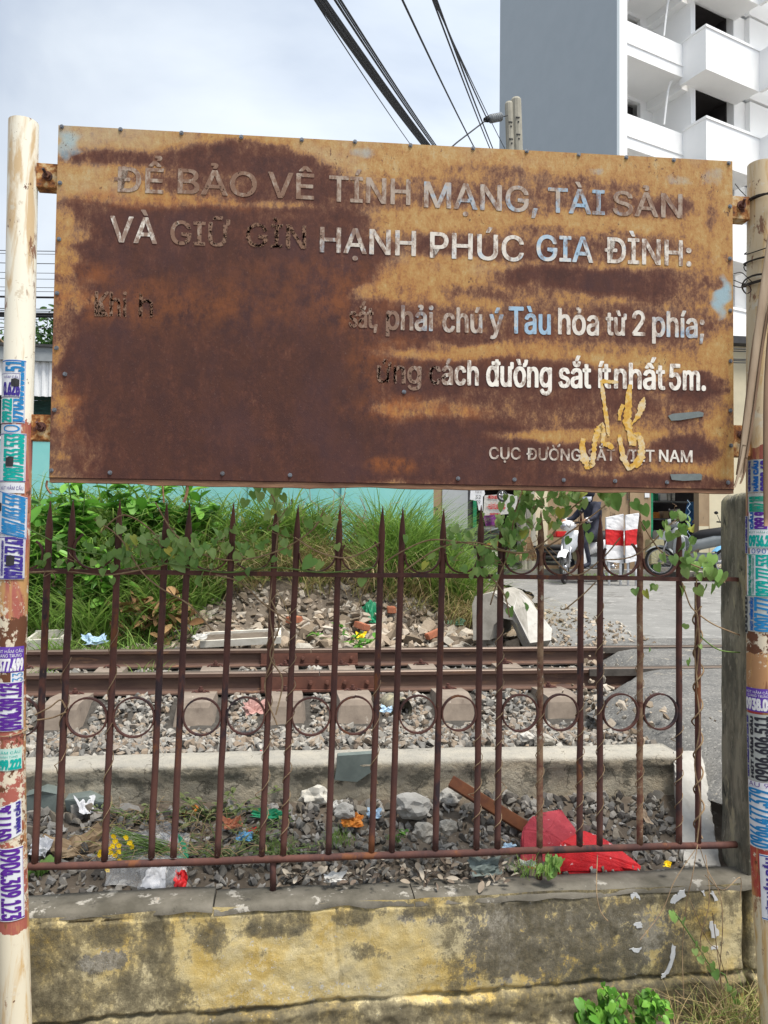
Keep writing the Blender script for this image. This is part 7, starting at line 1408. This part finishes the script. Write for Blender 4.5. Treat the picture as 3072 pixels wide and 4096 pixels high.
# red painted footing with leaning timber
ft = thing('barrier_footing', PY(2200, 3420, 3.25), 'tipped over red painted concrete footing with a brown square timber set in it', 'footing')
A = PY(1803, 3125, 3.46); B = PY(2190, 3365, 3.27); dA = (B-A).normalized(); side = dA.cross(Vector((0, -1, .35))).normalized(); upn = side.cross(dA).normalized(); hs = .026
g = MB(); cs = [A+side*a*hs+upn*b*hs for a, b in ((-1, -1), (1, -1), (1, 1), (-1, 1))]; cs2 = [p+(B-A) for p in cs]; g.add(cs+cs2, [(0, 1, 2, 3), (7, 6, 5, 4)]+[(k, 4+k, 4+(k+1) % 4, (k+1) % 4) for k in range(4)])
bt_ = g.build('timber', M['timber'], ft); md = bt_.modifiers.new('b', 'BEVEL'); md.width = .004; md.segments = 2
def lump(name, faces_px, mat, dyv, amp=.006):
    """faceted lump from front outline pixels with depth"""
    bm = bmesh.new()
    for (x, y, Y) in faces_px: bm.verts.new(PY(x, y, Y)); bm.verts.new(PY(x, y, Y)+Vector(dyv))
    r = bmesh.ops.convex_hull(bm, input=list(bm.verts)); bmesh.ops.delete(bm, geom=[v for v in bm.verts if not v.link_faces], context='VERTS')
    bmesh.ops.bevel(bm, geom=list(bm.edges), offset=.007, segments=2, affect='EDGES'); bmesh.ops.triangulate(bm, faces=list(bm.faces)); bmesh.ops.subdivide_edges(bm, edges=list(bm.edges), cuts=3, use_grid_fill=True)
    for v in bm.verts: v.co += Vector([amp*noise.fractal(v.co*16+Vector((k*5, 0, 0)), 1, 2, 4) for k in range(3)])
    bm.verts.index_update(); g = MB(); g.add([v.co.copy() for v in bm.verts], [[v.index for v in f.verts] for f in bm.faces]); bm.free(); return g.build(name, M[mat], ft, smooth=False)
lump('footing_block', [(2093, 3318, 3.20), (2128, 3268, 3.26), (2245, 3236, 3.34), (2312, 3325, 3.28), (2300, 3400, 3.18), (2240, 3490, 3.10), (2076, 3478, 3.12), (2190, 3330, 3.16)], 'redpaint', (.02, .08, -.03))
lump('footing_wing', [(2238, 3372, 3.10), (2335, 3318, 3.20), (2400, 3340, 3.19), (2470, 3384, 3.15), (2570, 3468, 3.08), (2560, 3490, 3.07), (2215, 3492, 3.07), (2225, 3430, 3.08)], 'redwhite', (.01, .05, -.05), .004)
# bouquet
bq = thing('flower_bouquet', PZ(600, 3520, .52), 'discarded bouquet of yellow flowers in clear and printed plastic wrap', 'bouquet')
mw = bpy.data.materials.new('clear_wrap'); mw.use_nodes = True; ntw = mw.node_tree; bw = ntw.nodes['Principled BSDF']; bw.inputs['Base Color'].default_value = (.8, .82, .85, 1); bw.inputs['Roughness'].default_value = .18; bw.inputs['Alpha'].default_value = .16; bw.inputs['Specular IOR Level'].default_value = .8
def wrap(name, quad, mat, amp=.018, n=12, parent=bq):
    (l0, l1, r1, r0) = quad; g = MB(); sd_ = rnd(0, 30)
    for j in range(n+1):
        for i in range(n+1):
            u, v = i/n, j/n; x = (l0[0]*(1-v)+l1[0]*v)*(1-u)+(r0[0]*(1-v)+r1[0]*v)*u; y = (l0[1]*(1-v)+l1[1]*v)*(1-u)+(r0[1]*(1-v)+r1[1]*v)*u; Y = (l0[2]*(1-v)+l1[2]*v)*(1-u)+(r0[2]*(1-v)+r1[2]*v)*u
            p = PY(x, y, Y); g.v.append((p.x+amp*.4*noise.noise(Vector((u*5, v*5, sd_+9))), p.y+amp*noise.fractal(Vector((u*4, v*2.5, sd_)), 1, 2, 3), p.z+amp*.5*noise.noise(Vector((u*6, v*4, sd_+3)))))
    g.f = [(j*(n+1)+i, j*(n+1)+i+1, (j+1)*(n+1)+i+1, (j+1)*(n+1)+i) for j in range(n) for i in range(n)]; g.m = [0]*len(g.f); return g.build(name, mat, parent, smooth=True)
wrap('wrapper', ((430, 3330, 3.16), (420, 3540, 3.06), (740, 3560, 3.06), (760, 3330, 3.2)), mw); wrap('wrapper', ((560, 3430, 3.10), (555, 3560, 3.05), (725, 3550, 3.05), (735, 3390, 3.14)), mw, .03); wrap('wrapper', ((600, 3300, 3.2), (640, 3370, 3.16), (740, 3400, 3.14), (670, 3290, 3.2)), mw, .03)
wrap('printed_wrapper', ((690, 3330, 3.2), (665, 3400, 3.15), (700, 3440, 3.12), (740, 3370, 3.17)), M['foam'] if False else simple('pink_print', (.75, .18, .25), (.65, .5, .5), 26), .012); wrap('printed_wrapper', ((715, 3335, 3.19), (705, 3425, 3.13), (755, 3440, 3.12), (752, 3380, 3.16)), M['green'], .01); wrap('printed_wrapper', ((700, 3480, 3.08), (695, 3545, 3.05), (745, 3550, 3.05), (748, 3485, 3.08)), M['red'], .02)
wrap('white_sheet', ((592, 3465, 3.09), (560, 3545, 3.05), (660, 3560, 3.05), (660, 3470, 3.09)), M['cloth'], .02)
for k in range(46):
    a = PY(720+rnd(-50, 20), 3410+rnd(-30, 30), 3.14+rnd(-.02, .03)); b = PY(440+rnd(-10, 60), 3360+rnd(-60, 100), 3.12+rnd(-.03, .04)); MB().tube([a, (a+b)/2+Vector((0, 0, rnd(-.01, .025))), b], .0016, 4).build('stem', M['greenstem'], bq)
for (x, y) in ((455, 3345), (462, 3365), (450, 3382), (475, 3380), (400, 3418), (405, 3405), (445, 3410), (460, 3420), (475, 3405), (520, 3370), (528, 3385), (505, 3350), (430, 3478), (480, 3440), (440, 3395)):
    c_ = PY(x, y, 3.10+rnd(-.02, .02)); g = MB()
    for q in range(7):
        a = 2*math.pi*q/7; d = Vector((math.cos(a), -.25, math.sin(a))); s2 = Vector((-math.sin(a), 0, math.cos(a))); r = rnd(.009, .014); g.add([c_, c_+d*r*.6+s2*r*.35, c_+d*r, c_+d*r*.6-s2*r*.35], [(0, 1, 2, 3)])
    g.ball(c_, .0035, 1); g.build('flower', M['yellow'], bq)
# ================================================================== split bamboo and binding wire at the right pole
bb = thing('split_bamboo_pole', PY(2960, 1940, 2.52), 'long split bamboo cane leaning across the right sign pole with a frayed lower end', 'bamboo cane')
def cane(pts, w0, w1, mat, Y, name='bamboo_strip', fl=.4):
    P_ = [PY(x, y, Y+dy) for x, y, dy in pts]; P_ = smooth_path(P_, 6); n = len(P_); g = MB(); k = 7
    for i, p in enumerate(P_):
        w_ = (w0+(w1-w0)*i/(n-1)); d = (P_[min(i+1, n-1)]-P_[max(i-1, 0)]).normalized(); s_ = d.cross(Vector((0, 1, 0))).normalized()
        for q in range(k): a = math.pi*(q/(k-1)); g.v.append(tuple(p+s_*math.cos(a)*w_+Vector((0, -math.sin(a)*w_*fl, 0))+s_*.001*nz(i*.7, q, 1, 5)))
        for q in range(k): a = math.pi*(1-q/(k-1)); g.v.append(tuple(p+s_*math.cos(a)*w_*.9+Vector((0, -math.sin(a)*w_*fl+.004, 0))))
    m_ = 2*k; g.f = [(i*m_+q, i*m_+(q+1) % m_, (i+1)*m_+(q+1) % m_, (i+1)*m_+q) for i in range(n-1) for q in range(m_)]+[tuple(range(m_)), tuple((n-1)*m_+q for q in range(m_-1, -1, -1))]; g.m = [0]*len(g.f)
    g.build(name, M[mat], bb, smooth=True)
cane([(3150, 560, 0), (3098, 900, 0), (3055, 1180, 0), (3020, 1450, 0), (2988, 1700, 0), (2962, 1910, 0)], .021, .013, 'bamboo', 2.52); cane([(3120, 800, .01), (3072, 1100, .01), (3022, 1350, .012), (2990, 1600, .01), (2965, 1800, .01), (2950, 1900, .01)], .010, .005, 'bamboo_dark', 2.53); cane([(3140, 900, .0), (3085, 1180, .0), (3048, 1400, 0), (3015, 1650, 0), (2982, 1860, 0)], .006, .004, 'bamboo_dark', 2.51); cane([(2978, 1780, 0), (2965, 1850, 0), (2950, 1915, 0), (2938, 1950, 0)], .006, .003, 'bamboo', 2.50)
cane([(2985, 1830, -.003), (2978, 1890, 0), (2962, 1935, 0)], .005, .002, 'bamboo_dark', 2.50); cane([(3100, 1180, 0), (3072, 1500, 0), (3066, 1800, 0), (3068, 2105, 0)], .014, .011, 'bamboo_dark', 2.5)
wr = thing('binding_wire', czR(2.9), 'dark wire wound around the right sign pole and bamboo', 'wire')
for (y, tl, n_, lo) in ((770, .02, 2, .0), (800, -.01, 2, .004), (975, .03, 1, 0), (1030, .01, 2, .004), (1050, -.01, 1, .006), (1115, .02, 3, .01), (1135, -.025, 2, .012)):
    pts = []
    z = PY(3000, y, 2.6).z
    for q in range(int(24*n_)+1):
        a = 2*math.pi*q/24; r = .053+lo+.008*nz(q*.15, y, 1, 3)+.02*max(0, -math.sin(a))*.3; c_ = czR(z); pts.append((c_.x+r*math.cos(a), c_.y+r*math.sin(a)*(1.15 if math.sin(a) < 0 else 1), z+tl*math.sin(a*1.0+1)+.004*q/24))
    MB().tube(pts, .0021, 5).build('wire_loop', M['rope'], wr)
for st in ([(2935, 1095), (2965, 1090), (2990, 1110), (3010, 1130)], [(2935, 1120), (2975, 1135), (2990, 1120)], [(2930, 1140), (2960, 1150), (2990, 1140), (3005, 1160), (2990, 1175)], [(2940, 735), (2960, 760), (2985, 785)]):
    MB().tube(smooth_path([PY(x, y, 2.6) for x, y in st], 5), .0018, 4).build('wire_end', M['rope'], wr)
# wire on left pole and strings under the sign
pts = []; z = PY(60, 2935, 2.7).z
for q in range(40): a = 2*math.pi*q/24; c_ = czL(z); pts.append((c_.x+.052*math.cos(a), c_.y+.052*math.sin(a), z+.008*math.sin(a)+.004*q/24))
tag(MB().tube(pts, .0018, 5).build('binding_wire', M['vine']), 'thin rusty wire wound round the left sign pole', 'wire')
t = thing('torn_strip', PY(500, 1930, 2.7), 'torn brown edging strip dangling under the sign between the spear tips', 'strip')
for st, r in (([(190, 1922), (186, 1945), (196, 1965), (205, 1975)], .004), ([(725, 1925), (745, 1935), (750, 1955), (744, 1985), (735, 2010)], .005), ([(650, 1928), (652, 1960), (655, 2010)], .003)): MB().tube(smooth_path([PY(x, y, 2.69) for x, y in st], 5), r, 5).build('strip_end', M['wood_edge'], t)

# ------------------------------------------------------------------ clutter before the shop
def item(name, px, py, Y, w_, h_, mat, label, cat, d=.25):
    a = PY(px, py, Y); tag(MB().box(a.x-w_/2, a.x+w_/2, Y, Y+d, a.z, a.z+h_, bev=.02).build(name, M[mat]), label, cat)
def tyre_stack(px, py, Y, n, label):
    a = PY(px, py, Y); t = thing('tyre_stack', a, label, 'tyres')
    for k in range(n):
        g = MB(); r = .27; g.tube([(a.x+r*math.cos(q*math.pi/10)+rnd(-.002, .002), Y+r*math.sin(q*math.pi/10), a.z+.06+k*.10) for q in range(21)], .05, 8, cap=False); g.build('tyre', M['tyre'], t, smooth=True)
tyre_stack(2210, 2262, 14.5, 4, 'stack of black tyres against the ochre wall behind the white motorcycle'); tyre_stack(2020, 2262, 14.6, 3, 'stack of black tyres inside the left doorway by the broom')
item('cardboard_box', 2290, 2255, 14.6, .45, .4, 'ocher', 'tan cardboard box against the wall behind the rider', 'box'); item('cardboard_box', 2400, 2250, 14.7, .4, .62, 'darkmetal', 'dark box standing on the pavement behind the white and red panels', 'box')
item('red_stool', 2255, 2150, 14.3, .3, .12, 'red', 'red seat top showing beside the motorcycle handlebar', 'seat'); item('grey_case', 2690, 2165, 14.7, .62, .22, 'greymetal', 'grey metal case on a stand in front of the right doorway', 'case'); item('metal_stand', 2690, 2262, 14.75, .55, .5, 'darkmetal', 'dark stand below the grey case in the right doorway', 'stand')
item('water_drum', 2630, 2258, 14.5, .3, .5, 'jerry', 'yellowish drum beside the door frame of the right doorway', 'drum')
